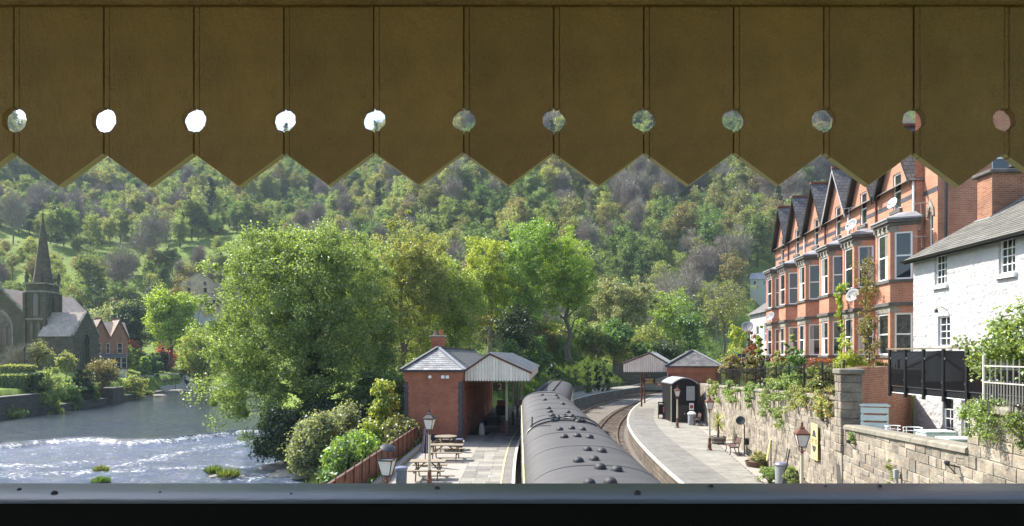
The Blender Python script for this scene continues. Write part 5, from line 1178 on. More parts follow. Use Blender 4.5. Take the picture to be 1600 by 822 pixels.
labs = ['farthest brick terraced house of the row, beside the white house', 'second brick terraced house from the far end with grey lead bay roof', 'third brick terraced house from the far end, dark bargeboards', 'brick terraced house with grey bargeboards on its gable', 'brick terraced house with grey dishes and climbing plant on its bay', 'nearest brick terraced house with bay next to the white cottage']
H = [house(bounds[i], bounds[i+1], corners[i], labs[i], 'lead' if i == 3 else 'iron_black', i) for i in range(6)]
dish('white satellite dish on top of the nearest brick bay', (ax(1395, 28.6), 28.6, gz(318, 28.6)), .24, math.radians(-75), 'white_paint')
dish('grey satellite dish on a bay roof below the aerial', (ax(1331, 32.6), 32.6, gz(352, 32.6)), .32, math.radians(-70))
dish('grey satellite dish between floors beside the climbing plant', (ax(1333, 31.8), 31.8, gz(462, 31.8)), .33, math.radians(-60))
dish('small grey dish on the farthest bay between floors', (ax(1205, 44.8), 44.8, gz(495, 44.8)), .32, math.radians(-70))
dish('large grey dish beyond the gardens before the white house', (ax(1168, 50), 50, gz(511, 50)), .42, math.radians(-30), stem=1.8)
for lab, px, py, Y in (('tv aerial above the second bay roof by its gable window', 1326, 326, 33.0), ('tv aerial fixed on the brick corner of the end wing', 1438, 318, 28.4), ('tv aerial beside the arched stone window', 1440, 370, 28.3)):
    an = thing('tv_aerial', lab, 'aerial', at(px, py, Y), rv.uniform(-.4, .4))
    m = MB().tube([(-.35, 0, 0), (.35, 0, .05)], .012, 5)
    for k in range(6): x = -.3+k*.11; m.tube([(x, -.14, x*.07), (x, .14, x*.07)], .007, 4)
    m.build('boom', MT['steel_bright'], an); MB().tube([(.0, 0, .02), (.05, .05, -.45), (.25, .2, -.45)], .014, 5).build('mast', MT['bin_grey'], an)
# end wing of the terrace
we = thing('brick_end_wing', 'red brick end wing with arched stone window behind the white cottage', 'house', (facX(28.68)+.33, 28.68, 0), TRZ)
Lw = 1.12*kT; m = MB()
wall_open(m, 0, Lw, 2.9, 17, 0, [(.42, .78, 9.75, 11.2)], .16)
m.add([(0, -.33, 2.9), (0, 0, 2.9), (0, 0, 17), (0, -.33, 17)], [(3, 2, 1, 0)]); m.build('wall', MT['brick_terrace'], we)
m = MB(); wall_open(m, 0, 14, 2.9, 17, 0, [(2.1, 3.0, 12.3, 14.2)], .16, P(Lw, 0, 0, math.pi/2)); m.build('end_wall', MT['brick_terrace'], we)
window(we, P(Lw, 0, 0, math.pi/2) @ P(2.55, .1, 12.3), .89, 1.89, 'sash'); ms = MB().box(1.95, 3.15, -.1, .05, 12.1, 12.29); xf(ms, P(Lw, 0, 0, math.pi/2)); ms.build('sill', MT['white_paint'], we)
window(we, P(.6, .1, 9.75), .35, 1.44, 'sash', fr=.05)
ar = MB()
ap = [(.42, 11.0), (.46, 11.22), (.6, 11.42), (.74, 11.22), (.78, 11.0)]; aq = [(.28, 11.0), (.33, 11.33), (.6, 11.72), (.87, 11.33), (.92, 11.0)]
for i in range(4): ar.prism([ap[i], ap[i+1], aq[i+1], aq[i]], -.05, .0, 'y')
ar.build('stone_arch', MT['stone_trim'], we)
MB().box(.0, .415, -.013, 0, 11.95, 12.15).box(.4155, Lw, -.013, 0, 11.95, 12.15).build('blue_brick_band', MT['brick_blue'], we)
MB().tube([(Lw-.12+.35, .12, 2.9), (Lw+.08, .35, 17)], .05, 8).build('downpipe', MT['iron_black'], we)
m = MB().add([(-.3, -.4, 16.9), (Lw+.3, -.4, 16.9), (Lw+.3, 6, 20), (-.3, 6, 20)], [(0, 1, 2, 3)]); m.build('roof', MT['slate_terrace'], we)
# ------------------------------------------------------------------ white cottage
CD = 0.031; CRZ = math.atan2(-1, -CD)
wc = thing('white_cottage', 'white rendered cottage with slate roof and small-paned windows', 'house', (14.93, 25.0, 0), CRZ)
ops = [(1.32, 2.02, 7.64, 8.70), (4.58, 5.28, 7.64, 8.70), (1.52, 2.2, 5.5, 6.55), (1.78, 2.38, 2.35, 3.72), (2.80, 3.46, 2.30, 3.72), (5.6, 6.5, 4.3, 6.4)]
m = MB(); wall_open(m, 0, 13, 2.1, 8.85, 0, ops, .2); wall_open(m, 0, 8, 2.1, 8.85, 0, [], .2, P(0, 8, 0, -math.pi/2)); tri_ = MB().add([(0, 0, 8.85), (0, 8, 8.85), (0, 4.5, 11.3)], [(0, 2, 1)]); m.add(tri_.v, tri_.f)
m.build('wall', MT['render_white'], wc)
for i, (a, b, c, d) in enumerate(ops):
    window(wc, P((a+b)/2, .10, c), b-a-.004, d-c-.004, 'grid', nx=3 if i < 2 else 2, nz=4, fr=.05)
    if i < 3: MB().box(a-.08, b+.08, -.1, .08, c-.14, c-.002).build('sill', MT['white_paint'], wc, bevel=.01)
sl_ = MB().add([(-.12, -.3, 8.70), (13, -.3, 8.70), (13, 4.5, 11.4), (-.12, 4.5, 11.4), (-.12, 9, 8.9), (13, 9, 8.9), (-.12, -.3, 8.62), (-.12, 4.5, 11.3)], [(0, 1, 2, 3), (3, 2, 5, 4), (6, 0, 3, 7)]).build('roof', MT['slate_roof'], wc)
SLn = math.hypot(4.8, 2.7); nr = 24; nv = Vector((0, -2.7, 4.8)).normalized()
for r in range(nr):
    v0, v1 = SLn*r/nr, min(SLn, SLn*(r+1.3)/nr); u = -.14-(.25 if r % 2 else 0)
    while u < 5.9:
        wd = .5; a, b = max(u, -.14)+.004, u+wd-.004; u += wd
        if b-a < .05: continue
        j = rv.uniform(-.01, .01); bt = [Vector((xx, -.3+vv*4.8/SLn, 8.70+vv*2.7/SLn)) for xx, vv in ((a, v0+j), (b, v0+j), (b, v1), (a, v1))]; tp = [p+nv*(.03 if i < 2 else .006) for i, p in enumerate(bt)]
        MB().add(bt+tp, [(4, 5, 6, 7), (0, 1, 5, 4), (1, 2, 6, 5), (3, 0, 4, 7)]).build('slate', MT['slate_cottage'], sl_)
gt = MB(); nn = 8; v = []; f = []
for x in (-.14, 13):
    for k in range(nn+1): a = math.pi+math.pi*k/nn; v.append((x, -.36+.075*math.cos(a), 8.70+.075*math.sin(a)))
for k in range(nn): f.append((k, k+1, nn+2+k, nn+1+k))
gt.add(v, f).box(-.14, 13, -.28, -.25, 8.58, 8.69).build('gutter', MT['iron_black'], wc)
cs = MB().box(.05, .85, 2.30, 3.85, 9.2, 11.72).build('chimney', MT['brick_garden'], wc)
MB().box(-.08, .98, 2.16, 3.98, 11.722, 11.86).build('chimney_cap', MT['stone_dark'], cs, bevel=.03); MB().lathe([(.19, 0), (.2, .06), (.15, .12), (.19, .18), (.13, .62), (.14, .66)], 14, (.45, 3.35, 11.86)).build('chimney_pot', MT['iron_black'], cs, smooth=35)
MB().add([(.02, 2.2, 9.93), (.88, 2.2, 9.93), (.88, 3.9, 10.95), (.02, 3.9, 10.95), (.88, 2.2, 10.16), (.88, 3.9, 11.16), (.02, 2.2, 10.16)], [(0, 1, 4, 6), (1, 2, 5, 4), (0, 1, 2, 3)]).build('flashing', MT['lead'], cs)
wlp = MB().tube([(2.05, -.02, 6.75), (2.05, -.2, 6.85), (1.9, -.28, 6.8)], .015, 6).lathe([(.07, 0), (.05, .1), (.02, .13)], 10, (1.9, -.28, 6.66)).build('wall_light', MT['iron_black'], wc)
# balcony
bc = thing('balcony', 'black balcony with smoked glass panels in front of the white cottage', 'balcony', (11.46, 20.35, 0), CRZ)
MB().box(0, 7.2, 0.02, 1.5, 4.14, 4.26).build('deck', MT['dark_brown'], bc); MB().box(-.02, 7.2, -.03, .018, 4.10, 4.27).build('fascia', MT['near_black'], bc); MB().box(-.02, 7.2, -.032, 1.5, 4.075, 4.098).build('soffit_edge', MT['white_paint'], bc)
px_ = [0.1, .95, 1.85, 2.75, 3.7, 4.75, 5.9, 7.1]
for x in px_: MB().box(x-.04, x+.04, -.10, -.035, 3.98, 5.36).build('post', MT['near_black'], bc)
for a, b in zip(px_[:-1], px_[1:]):
    MB().box(a+.06, b-.06, -.075, -.06, 4.30, 5.31).build('glass_panel', MT['smoked'], bc)
    MB().box(a+.035, a+.075, -.085, -.05, 5.08, 5.14).box(b-.075, b-.035, -.085, -.05, 4.45, 4.51).build('glass_clamp', MT['steel_bright'], bc)
MB().box(0, 7.2, -.12, -.02, 5.362, 5.405).build('handrail', MT['picnic_wood'], bc)
for x in (2.75, 6.0): MB().box(x-.06, x+.06, .1, .22, 2.2, 4.14).build('prop', MT['near_black'], bc) if x > 3 else MB().box(x-.05, x+.05, -.03, .1, 3.8, 4.09).build('bracket', MT['near_black'], bc)
# brick garden wall from the pillar to the cottage
a = Vector((WALLX(21.0)+.42, 21.1, 0)); b = Vector((14.86, 25.15, 0)); dv = b-a
bw_ = thing('brick_garden_wall', 'weathered red brick wall between the stone pillar and white cottage', 'brick wall', a, math.atan2(dv.y, dv.x))
L = dv.length+.35; MB().prism([(0, 1.9), (L, 1.9), (L, 3.95), (L*.70, 4.0), (L*.66, 4.62), (0, 4.62)], 0, .35, 'y').build('wall', MT['brick_garden'], bw_); MB().box(0, L*.66, -.03, .38, 4.622, 4.72).build('coping', MT['brick_garden'], bw_)
for k in range(7): MB().box(.3+k*.48, .3+k*.48+.44, -.02, .36, 4.722, 4.79+rv.uniform(0, .03)).build('coping_brick', MT['brick_garden'], bw_)
# patio furniture
cr = thing('slatted_bin_store', 'pale mint slatted wooden bin store against the brick wall', 'bin store', (ax(1365, 20.6), 20.6, 2.2), -.35)
for k in range(6):
    MB().box(-.36, .36, -.3, -.28, .12+.225*k, .12+.225*k+.165).build('front_slat', MT['mint'], cr); MB().box(-.38, -.36, -.3, .3, .12+.225*k, .12+.225*k+.165).build('side_slat', MT['mint'], cr)
for x in (-.34, .34): MB().box(x-.02, x+.02, -.278, .3, .0, 1.42).build('frame', MT['mint'], cr)
MB().box(-.4, .4, -.33, .33, 1.45, 1.5).build('lid', MT['mint'], cr)
def chair(label, loc, rz):
    t = thing('metal_chair', label, 'chair', loc, rz, 'white metal garden chairs')
    MB().lathe([(.2, .43), (.21, .45), (.2, .47)], 16).build('seat', MT['white_paint'], t)
    bk = [(.24*math.cos(q), .24*math.sin(q), .80) for q in [math.pi*k/10 for k in range(11)]]
    MB().tube(bk, .014, 6).build('backrest', MT['white_paint'], t); MB().tube([(x, y, .70) for x, y, z in bk], .012, 6).build('back_rail', MT['white_paint'], t)
    for k in range(4): q = math.pi*(.1+.8*k/3) if k < 4 else 0; MB().tube([(.24*math.cos(q), .24*math.sin(q), .8), (.22*math.cos(q), .22*math.sin(q), .44)], .01, 5).build('back_spindle', MT['white_paint'], t)
    for k in range(4): q = math.pi/4+k*math.pi/2; MB().tube([(.17*math.cos(q), .17*math.sin(q), .44), (.23*math.cos(q), .23*math.sin(q), 0)], .012, 6).build('leg', MT['white_paint'], t)
chair('left of the two white metal chairs on the patio', (ax(1398, 18.9), 18.9, 2.4), .4); chair('right white metal chair by the mint storage boxes', (ax(1427, 18.5), 18.5, 2.4), -.2)
st_ = thing('patio_step', 'low stone step under the white metal chairs', 'step', (ax(1412, 18.7), 18.7, 2.2)); MB().box(-.75, .75, -.6, .6, 0, .2).build('slab', MT['concrete'], st_, bevel=.015)
def sbox(label, loc, rz):
    t = thing('storage_box', label, 'storage box', loc, rz, 'mint garden storage boxes'); MB().box(-.42, .42, -.25, .25, .0, .5).build('body', MT['mint'], t, bevel=.015); MB().box(-.45, .45, -.28, .28, .502, .56).build('lid', MT['mint'], t, bevel=.015); MB().box(-.05, .05, -.3, -.281, .51, .54).build('catch', MT['bin_grey'], t); return t
s1 = sbox('farther mint storage box beside the white chair', (ax(1462, 18.6), 18.6, 2.2+.36), .0); s1.scale = (1, 1, 1); sbox('nearer mint storage box under the balcony', (ax(1499, 17.0), 17.0, 2.2+.36), .0)
for nm_, px, Y in (('low_table', 1462, 18.6), ('low_table', 1499, 17.0)):
    t = thing(nm_, 'low slatted stand under the farther mint box' if px < 1480 else 'low slatted stand under the nearer mint box', 'stand', (ax(px, Y), Y, 2.2)); hh = .358
    MB().box(-.42, .42, -.25, .25, hh-.05, hh).build('top', MT['mint'], t)
    for x in (-.38, .38): MB().box(x-.03, x+.03, -.24, .24, 0, hh-.05).build('leg', MT['mint'], t)
# white house beyond the terrace
wh = thing('white_house', 'small white house with slate roof and brick chimneys beyond the terrace', 'house', (ax(1172, 62), 62, 0), TRZ)
m = MB(); wall_open(m, 0, 7, 2.0, 9.0, 0, [(2, 2.9, 6.3, 7.8), (2, 2.9, 3.5, 5), (4.6, 5.5, 6.3, 7.8)], .12); m.add([(7, 0, 2), (7, 6, 2), (7, 6, 9), (7, 3, 11), (7, 0, 9), (0, 0, 2), (0, 6, 2), (0, 6, 9), (0, 3, 11), (0, 0, 9)], [(0, 1, 2, 3, 4), (9, 8, 7, 6, 5)]); m.build('wall', MT['render_white'], wh)
for a, c, h in ((2.45, 6.3, 1.5), (2.45, 3.5, 1.5), (5.05, 6.3, 1.5)): window(wh, P(a, .08, c), .89, h-.01, 'sash')
MB().add([(-.2, -.3, 8.85), (7.2, -.3, 8.85), (7.2, 3, 11.1), (-.2, 3, 11.1), (-.2, 6.3, 8.85), (7.2, 6.3, 8.85)], [(0, 1, 2, 3), (3, 2, 5, 4)]).build('roof', MT['slate_terrace'], wh)
for y in (1.0, 2.3): MB().box(6.1, 6.8, y, y+.8, 9.5, 12.1).build('chimney', MT['brick_blue'], wh); 
# ------------------------------------------------------------------ across the river: church, houses, ruin
def arch_pts(w, h, n=6):
    """pointed arch outline, bottom centre at origin: counter-clockwise from bottom left"""
    a = w/2; hs = h-w*.87; pts = [(-a, 0), (a, 0), (a, hs)]
    for k in range(1, n): t = math.radians(60)*k/n; pts.append((-a+w*math.cos(t), hs+w*math.sin(t)))
    pts.append((0, hs+w*.866))
    for k in range(n-1, 0, -1): t = math.radians(60)*k/n; pts.append((a-w*math.cos(t), hs+w*math.sin(t)))
    pts.append((-a, hs)); return pts
def lancet(par, M, w, h, mull=0, door=False):
    fr = MB(); o_, i_ = arch_pts(w+.5, h+.45), arch_pts(w, h); n = len(o_)
    o_ = [(x, z-.0) for x, z in o_]
    for k in range(1, n): j = (k+1) % n; fr.prism([o_[k], o_[j], i_[j], i_[k]], -.12, .02, 'y')
    f = fr.build('door_arch' if door else 'window', MT['stone_trim' if w > 3 else 'church_stone'], par); f.matrix_basis = M
    MB().prism(i_, -.04, .02, 'y').build('door' if door else 'pane', MT['coach_brown' if door else 'pane_dark'], f)
    for k in range(mull):
        x = -w/2+w*(k+1)/(mull+1); MB().box(x-.07, x+.07, -.10, -.041, 0, h*.62).build('mullion', MT['church_stone'], f)
    if mull:
        m = MB()
        for cx_, cz, r in ((0, h*.76, w*.17), (-w*.24, h*.6, w*.14), (w*.24, h*.6, w*.14)):
            for q in range(12): t0, t1 = q*math.pi/6, (q+1)*math.pi/6; m.bar((cx_+r*math.cos(t0), -.07, cz+r*math.sin(t0)), (cx_+r*math.cos(t1), -.07, cz+r*math.sin(t1)), .06, .1)
        m.build('tracery', MT['church_stone'], f)
CY = 135.0
chx = lambda px: ax(px, CY); chz = lambda py: gz(py, CY)
cc = thing('church', 'dark stone church with tall pointed spire above the far river bank', 'church', (ax(67, CY+2.3), CY, 0.0))
tw = 2.05; m = MB()
m.box(-tw, tw, 0, 4.6, 0, 12.4).box(-tw+.15, tw-.15, .15, 4.45, 12.4, 19.6); m.build('tower', MT['church_stone'], cc)
for z, e in ((7.2, .12), (12.35, .14), (17.9, .0), (19.5, .2)): MB().box(-tw-e, tw+e, -e, 4.6+e, z, z+.3).build('string_course', MT['stone_trim'], cc)
for sx in (-1, 1):
    for yy in (0, 4.6):
        b = MB(); x = sx*tw; b.box(x-.34, x+.34, yy-.34, yy+.34, 0, 11.8).box(x-.24, x+.24, yy-.24, yy+.24, 11.8, 17.8); b.build('buttress', MT['church_stone'], cc)
        MB().lathe([(.32, 19.8), (.32, 20.8), (.4, 20.9), (.02, 22.4)], 8, (sx*1.95, .4 if yy == 0 else 4.2, 0)).build('pinnacle', MT['church_stone'], cc)
MB().lathe([(1.85, 19.8), (1.6, 21.5), (.88, 27.5), (.24, 32.8), (.12, 33.8)], 8, (0, 2.3, 0), math.pi/8).build('spire', MT['church_stone'], cc)
MB().lathe([(.08, 33.7), (.22, 34.0), (.06, 34.3), (.05, 35.3)], 6, (0, 2.3, 0)).build('finial', MT['iron_black'], cc)
lancet(cc, P(-.6, -.02, 1.6), 1.5, 4.2, door=True); lancet(cc, P(-.75, -.02, 7.9), .6, 3.9); lancet(cc, P(.75, -.02, 7.9), .6, 3.9); lancet(cc, P(0, .13, 13.0), 1.1, 4.8)
lancet(cc, P(tw+.02-.15, 2.3, 13.0, math.pi/2), 1.1, 4.6); lancet(cc, P(tw+.02, 2.3, 7.9, math.pi/2), .6, 3.6)
# nave
nx_ = chx(15)-chx(68); hw_n = 4.3; ez, rz_ = 13.9, 18.4
m = MB().add([(nx_-hw_n, .2, 0), (nx_+hw_n, .2, 0), (nx_+hw_n, .2, ez), (nx_, .2, rz_), (nx_-hw_n, .2, ez), (nx_-hw_n, 22, 0), (nx_+hw_n, 22, 0), (nx_+hw_n, 22, ez), (nx_, 22, rz_), (nx_-hw_n, 22, ez)], [(0, 1, 2, 3, 4), (1, 6, 7, 2), (0, 4, 9, 5), (9, 8, 7, 6, 5)]); m.build('nave_wall', MT['church_stone'], cc)
for sgn in (-1, 1): MB().prism([(nx_, rz_+.25), (nx_+sgn*(hw_n+.4), ez-.17), (nx_+sgn*(hw_n+.4), ez-.42), (nx_, rz_)], .6, 22.2, 'y').build('nave_roof', MT['slate_pale'], cc); MB().prism([(nx_, rz_+.5), (nx_+sgn*(hw_n+.5), ez-.05), (nx_+sgn*(hw_n+.5), ez-.5), (nx_, rz_)], -.05, .58, 'y').build('gable_coping', MT['stone_trim'], cc)
lancet(cc, P(nx_, .18, 7.0), 4.2, 7.0, 3)
MB().box(nx_-.06, nx_+.06, .1, .3, rz_+.4, rz_+1.6).box(nx_-.4, nx_+.4, .12, .28, rz_+1.0, rz_+1.15).build('cross', MT['stone_trim'], cc)
# transept to the right
tx0, tx1 = tw+.45, 8.9; ty0, ty1, te, tz = -1.8, 6.4, 9.2, 13.8; tm = (ty0+ty1)/2
m = MB().add([(tx0, ty0, 0), (tx1, ty0, 0), (tx1, ty0, te), (tx0, ty0, te), (tx1, ty1, 0), (tx1, ty1, te), (tx1, tm, tz)], [(0, 1, 2, 3), (1, 4, 5, 6, 2)]); m.build('transept_wall', MT['church_stone'], cc)
for y0, y1 in ((ty0-.3, tm), (ty1+.3, tm)): MB().add([(tx0-.6, y0, te-.3), (tx1-.3, y0, te-.3), (tx1-.3, y1, tz+.15), (tx0-.6, y1, tz+.15)], [(0, 1, 2, 3)]).build('transept_roof', MT['slate_pale'], cc)
for y0 in (ty0-.3, ty1+.3): MB().bar((tx1, y0, te-.1), (tx1, tm, tz+.45), .5, .3).build('gable_coping', MT['stone_trim'], cc)
MB().box(tx1-.1, tx1+.1, tm-.4, tm+.4, tz+.9, tz+1.05).box(tx1-.1, tx1+.1, tm-.08, tm+.08, tz+.4, tz+1.5).build('cross', MT['stone_trim'], cc)
lancet(cc, P(tx1-2.0, ty0-.02, 3.6), .9, 3.2); lancet(cc, P(tx0+1.3, ty0-.02, 3.4), .8, 5); lancet(cc, P(tx1+.02, tm, 3.0, math.pi/2), 1.6, 6.5, 1)
MB().box(tx1-.5, tx1+.25, ty0-.4, ty0+.3, 0, 8.6).build('buttress', MT['church_stone'], cc)

vh = thing('victorian_house', 'small red brick house with twin gables beside the church', 'house', (ax(143, 150), 150, 0), math.radians(46))
VW, VD = 7.4, 7.0; m = MB(); wall_open(m, 0, VW, 0, 9.6, 0, [(.9, 1.9, 5.6, 7.9), (5.2, 6.2, 5.6, 7.9), (2.9, 3.6, 5.6, 7.9)], .2)
for g0 in (.2, 4.0): m.add([(g0, 0, 9.6), (g0+3.2, 0, 9.6), (g0+1.6, 0, 13.2)], [(0, 1, 2)])
m.build('wall', MT['brick_garden'], vh); MB().add([(0, 0, 0), (0, VD, 0), (0, VD, 9.6), (0, 0, 9.6)], [(0, 3, 2, 1)]).build('side_wall', MT['render_white'], vh)
MB().box(-.03, .35, -.04, 0, 0, 9.6).build('quoin', MT['brick_terrace'], vh)
for a in (1.4, 5.7, 3.25): window(vh, P(a, .1, 5.6), 1.0 if a != 3.25 else .7, 2.3, 'sash')
for g0 in (.2, 4.0):
    c = g0+1.6; MB().add([(g0-.3, -.4, 9.3), (c, -.4, 13.4), (g0+3.5, -.4, 9.3), (g0-.3, 5, 9.3), (c, 5, 13.4), (g0+3.5, 5, 9.3)], [(0, 1, 4, 3), (1, 2, 5, 4)]).build('gable_roof', MT['slate_pale'], vh)
    for j in range(8): MB().box(c-.1, c+.1, -.4+j*.7, -.2+j*.7, 13.35, 13.75).build('ridge_crest', MT['ridge_tile'], vh)
    for a, b in (((g0-.3, 9.3), (c, 13.4)), ((c, 13.4), (g0+3.5, 9.3))): MB().prism([a, b, (b[0], b[1]-.35), (a[0], a[1]-.35)], -.42, -.36, 'y').build('bargeboard', MT['coach_brown'], vh)
MB().add([(-.3, 0, 9.3), (VW+.3, 0, 9.3), (VW+.3, 3.6, 12.9), (-.3, 3.6, 12.9), (-.3, 7.3, 9.3), (VW+.3, 7.3, 9.3)], [(0, 1, 2, 3), (3, 2, 5, 4)]).build('roof', MT['slate_pale'], vh)
by = MB().box(.6, 6.8, -1.3, 0, 0, 2.2).build('bay_base', MT['brick_red'], vh); MB().add([(.4, -1.6, 4.9), (7, -1.6, 4.9), (7, 0, 5.5), (.4, 0, 5.5), (.4, -1.6, 4.75), (7, -1.6, 4.75)], [(0, 1, 2, 3), (4, 5, 1, 0)]).build('porch_roof', MT['slate_terrace'], vh)
for k in range(5): window(vh, P(1.2+k*1.25, -1.25, 2.2), 1.1, 2.5, 'sash')
# ruined stone mill
RY = 232.0
gz0 = float(ground_z(ax(310, RY), RY))
ru = thing('ruined_building', 'roofless tan stone building with ivy and empty windows on the hillside', 'ruin', (ax(309, RY), RY, gz0-3))
u_ = F/RY
def rx(px, y0=0): return ax(px, RY+y0)-ax(309, RY)
def rzz(py, y0=0): return gz(py, RY+y0)-(gz0-3)
def gabled(name, l, r, ap_x, ap_y, el, er, base, y0, d, ops):
    m = MB(); e = min(rzz(el, y0), rzz(er, y0))
    wall_open(m, rx(l, y0), rx(r, y0), rzz(base, y0), e, y0, [(rx(a, y0), rx(b, y0), rzz(d_, y0), rzz(c, y0)) for a, b, c, d_ in ops], .6)
    m.add([(rx(l, y0), y0, e), (rx(r, y0), y0, e), (rx(r, y0), y0, rzz(er, y0)), (rx(ap_x, y0), y0, rzz(ap_y, y0)), (rx(l, y0), y0, rzz(el, y0))], [(0, 1, 2, 3, 4)])
    m.add([(rx(r, y0), y0, rzz(base, y0)), (rx(r, y0), y0+d, rzz(base, y0)), (rx(r, y0), y0+d, rzz(er, y0)), (rx(r, y0), y0, rzz(er, y0)), (rx(l, y0), y0, rzz(base, y0)), (rx(l, y0), y0+d, rzz(base, y0)), (rx(l, y0), y0+d, rzz(el, y0)), (rx(l, y0), y0, rzz(el, y0))], [(0, 1, 2, 3), (4, 7, 6, 5)])
    o = m.build(name, MT['ruin_stone'], ru)
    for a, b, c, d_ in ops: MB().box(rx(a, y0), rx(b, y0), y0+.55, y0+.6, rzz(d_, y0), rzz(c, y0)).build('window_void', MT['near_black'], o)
    MB().bar((rx(l, y0), y0, rzz(el, y0)+.1), (rx(ap_x, y0), y0, rzz(ap_y, y0)+.1), .5, .25).build('gable_coping', MT['stone_trim'], o); MB().bar((rx(r, y0), y0, rzz(er, y0)+.1), (rx(ap_x, y0), y0, rzz(ap_y, y0)+.1), .5, .25).build('gable_coping', MT['stone_trim'], o)
gabled('back_wall', 282, 333, 308, 427, 442, 440, 500, 6, 9, [(292.5, 297.5, 450, 458), (318, 323, 450, 458)])
gabled('front_wall', 300, 351, 325, 457, 471, 474, 500, 0, 6, [(322, 332.5, 469, 487), (338, 342, 472, 482)])
MB().add([(rx(325), 0, rzz(457)), (rx(300), 0, rzz(471)), (rx(300), 6, rzz(471)), (rx(325), 6, rzz(457))], [(0, 1, 2, 3)]).build('roof_slope', MT['slate_terrace'], ru)
for px, w in ((295, 5), (320.5, 5)): window(ru, P(rx(px, 6), 5.9, rzz(446, 6)), w/u_, 8/u_*.8, 'grid', 'bin_grey', nx=2, nz=2)
an_ = MB().add([(rx(306), -3, 0), (rx(345), -3, 0), (rx(345), -3, rzz(497)), (rx(324), -3, rzz(497)), (rx(321), -3, rzz(489)), (rx(313), -3, rzz(484)), (rx(306), -3, rzz(492)), (rx(345), 0, 0), (rx(345), 0, rzz(497))], [(0, 1, 2, 3, 4, 5, 6), (1, 7, 8, 2)]).build('annex_wall', MT['render_white'], ru)
# far bank river walls
def bankwall(label, Y0, Y1, zt, zb=-5.0, back=1.6, mat='bank_wall', o=0.0):
    p0 = Vector((FB(Y0)+o, Y0, 0)); p1 = Vector((FB(Y1)+o, Y1, 0)); d = p1-p0
    t = thing('river_wall', label, 'river wall', p0, math.atan2(d.y, d.x)); L = d.length
    MB().box(0, L, 0, back, zb, zt).build('wall', MT[mat], t); MB().box(-.05, L+.05, -.08, back, zt+.002, zt+.16).build('coping', MT['stone_dark'], t); return t
bankwall('dark stone river wall at the left edge below the church hedges', 88, 99, -.6)
bankwall('long low mossy stone ledge along the far river bank', 99.2, 133, -2.5, back=2.6, o=.9)
bankwall('square dark stone buttress wall by the river near the church', 119.5, 124.5, -.8, o=.6, back=3)
bankwall('dark stone river wall below the riverside park', 160, 197, -.9, back=1.2, o=-2)
bankwall('broken concrete ledge at the river bend', 138, 152, -2.9, back=1.4, o=1.0, mat='concrete')
gw = thing('garden_wall', 'white garden wall beside the twin-gabled house', 'wall', (ax(178, 141), 141, 0), 0); MB().box(0, 2.6, 0, .4, -1.5, gz(577, 141)).build('wall', MT['render_white'], gw); MB().box(-.1, 2.7, -.1, .5, gz(577, 141)+.002, gz(575, 141)).build('coping', MT['stone_dark'], gw)
# park path
def sheet(name, pts, mat, dz=.12):
    vs = [(x, y, float(ground_z(x, y))+dz) for x, y in pts]; n = len(vs)//2
    tag(MB().add(vs, [(i, i+1, 2*n-2-i, 2*n-1-i) for i in range(n-1)]).build(name, mat), kind='structure')
def strip_pts(cl, w):
    a = []; b = []
    for i, (x, y) in enumerate(cl):
        x0, y0 = cl[max(i-1, 0)]; x1, y1 = cl[min(i+1, len(cl)-1)]; L = math.hypot(x1-x0, y1-y0); nx, ny = -(y1-y0)/L, (x1-x0)/L
        a.append((x-nx*w, y-ny*w)); b.append((x+nx*w, y+ny*w))
    return a+b[::-1]
sheet('park_path', strip_pts([(ax(px, Y), Y) for px, Y in ((232, 150), (255, 160), (270, 168), (283, 175), (300, 181), (325, 184))], 2.0), MT['road'], .25)
def railing(label, pts, h=1.1, post='iron_black'):
    b = pts[0]; t = thing('park_railing', label, 'railing', b)
    for (x0, y0, z0), (x1, y1, z1) in zip(pts[:-1], pts[1:]):
        a = Vector((x0-b[0], y0-b[1], z0-b[2])); c = Vector((x1-b[0], y1-b[1], z1-b[2])); n = max(2, int((c-a).length/.9))
        for k in range(n): p = a.lerp(c, k/n); MB().bar(p, p+Vector((0, 0, h)), .06).build('post', MT[post], t)
        for hh in (h, h*.5): MB().bar(a+Vector((0, 0, hh)), c+Vector((0, 0, hh)), .05).build('rail', MT[post], t)
gp = lambda px, Y, dz=0: (ax(px, Y), Y, float(ground_z(ax(px, Y), Y))+dz)
railing('dark railing along the riverside park edge', [gp(222, 148), gp(262, 158), gp(300, 166)])
def park_lamp(label, px, Y, h=5.0):
    t = thing('street_lamp', label, 'street lamp', gp(px, Y)); MB().lathe([(.12, 0), (.09, .8), (.06, h-.5)], 8).build('post', MT['iron_black'], t); MB().lathe([(.1, h-.5), (.22, h-.1), (.24, h), (.03, h+.3)], 8).build('lantern', MT['iron_black'], t)
park_lamp('dark street lamp in front of the church tower', 38, 112, 4.8); park_lamp('dark street lamp by the church transept end', 125, 128, 4.6); park_lamp('thin dark lamp post in the riverside park', 274, 165, 4.5); park_lamp('dark street lamp before the red flower beds', 225, 158, 5.0)
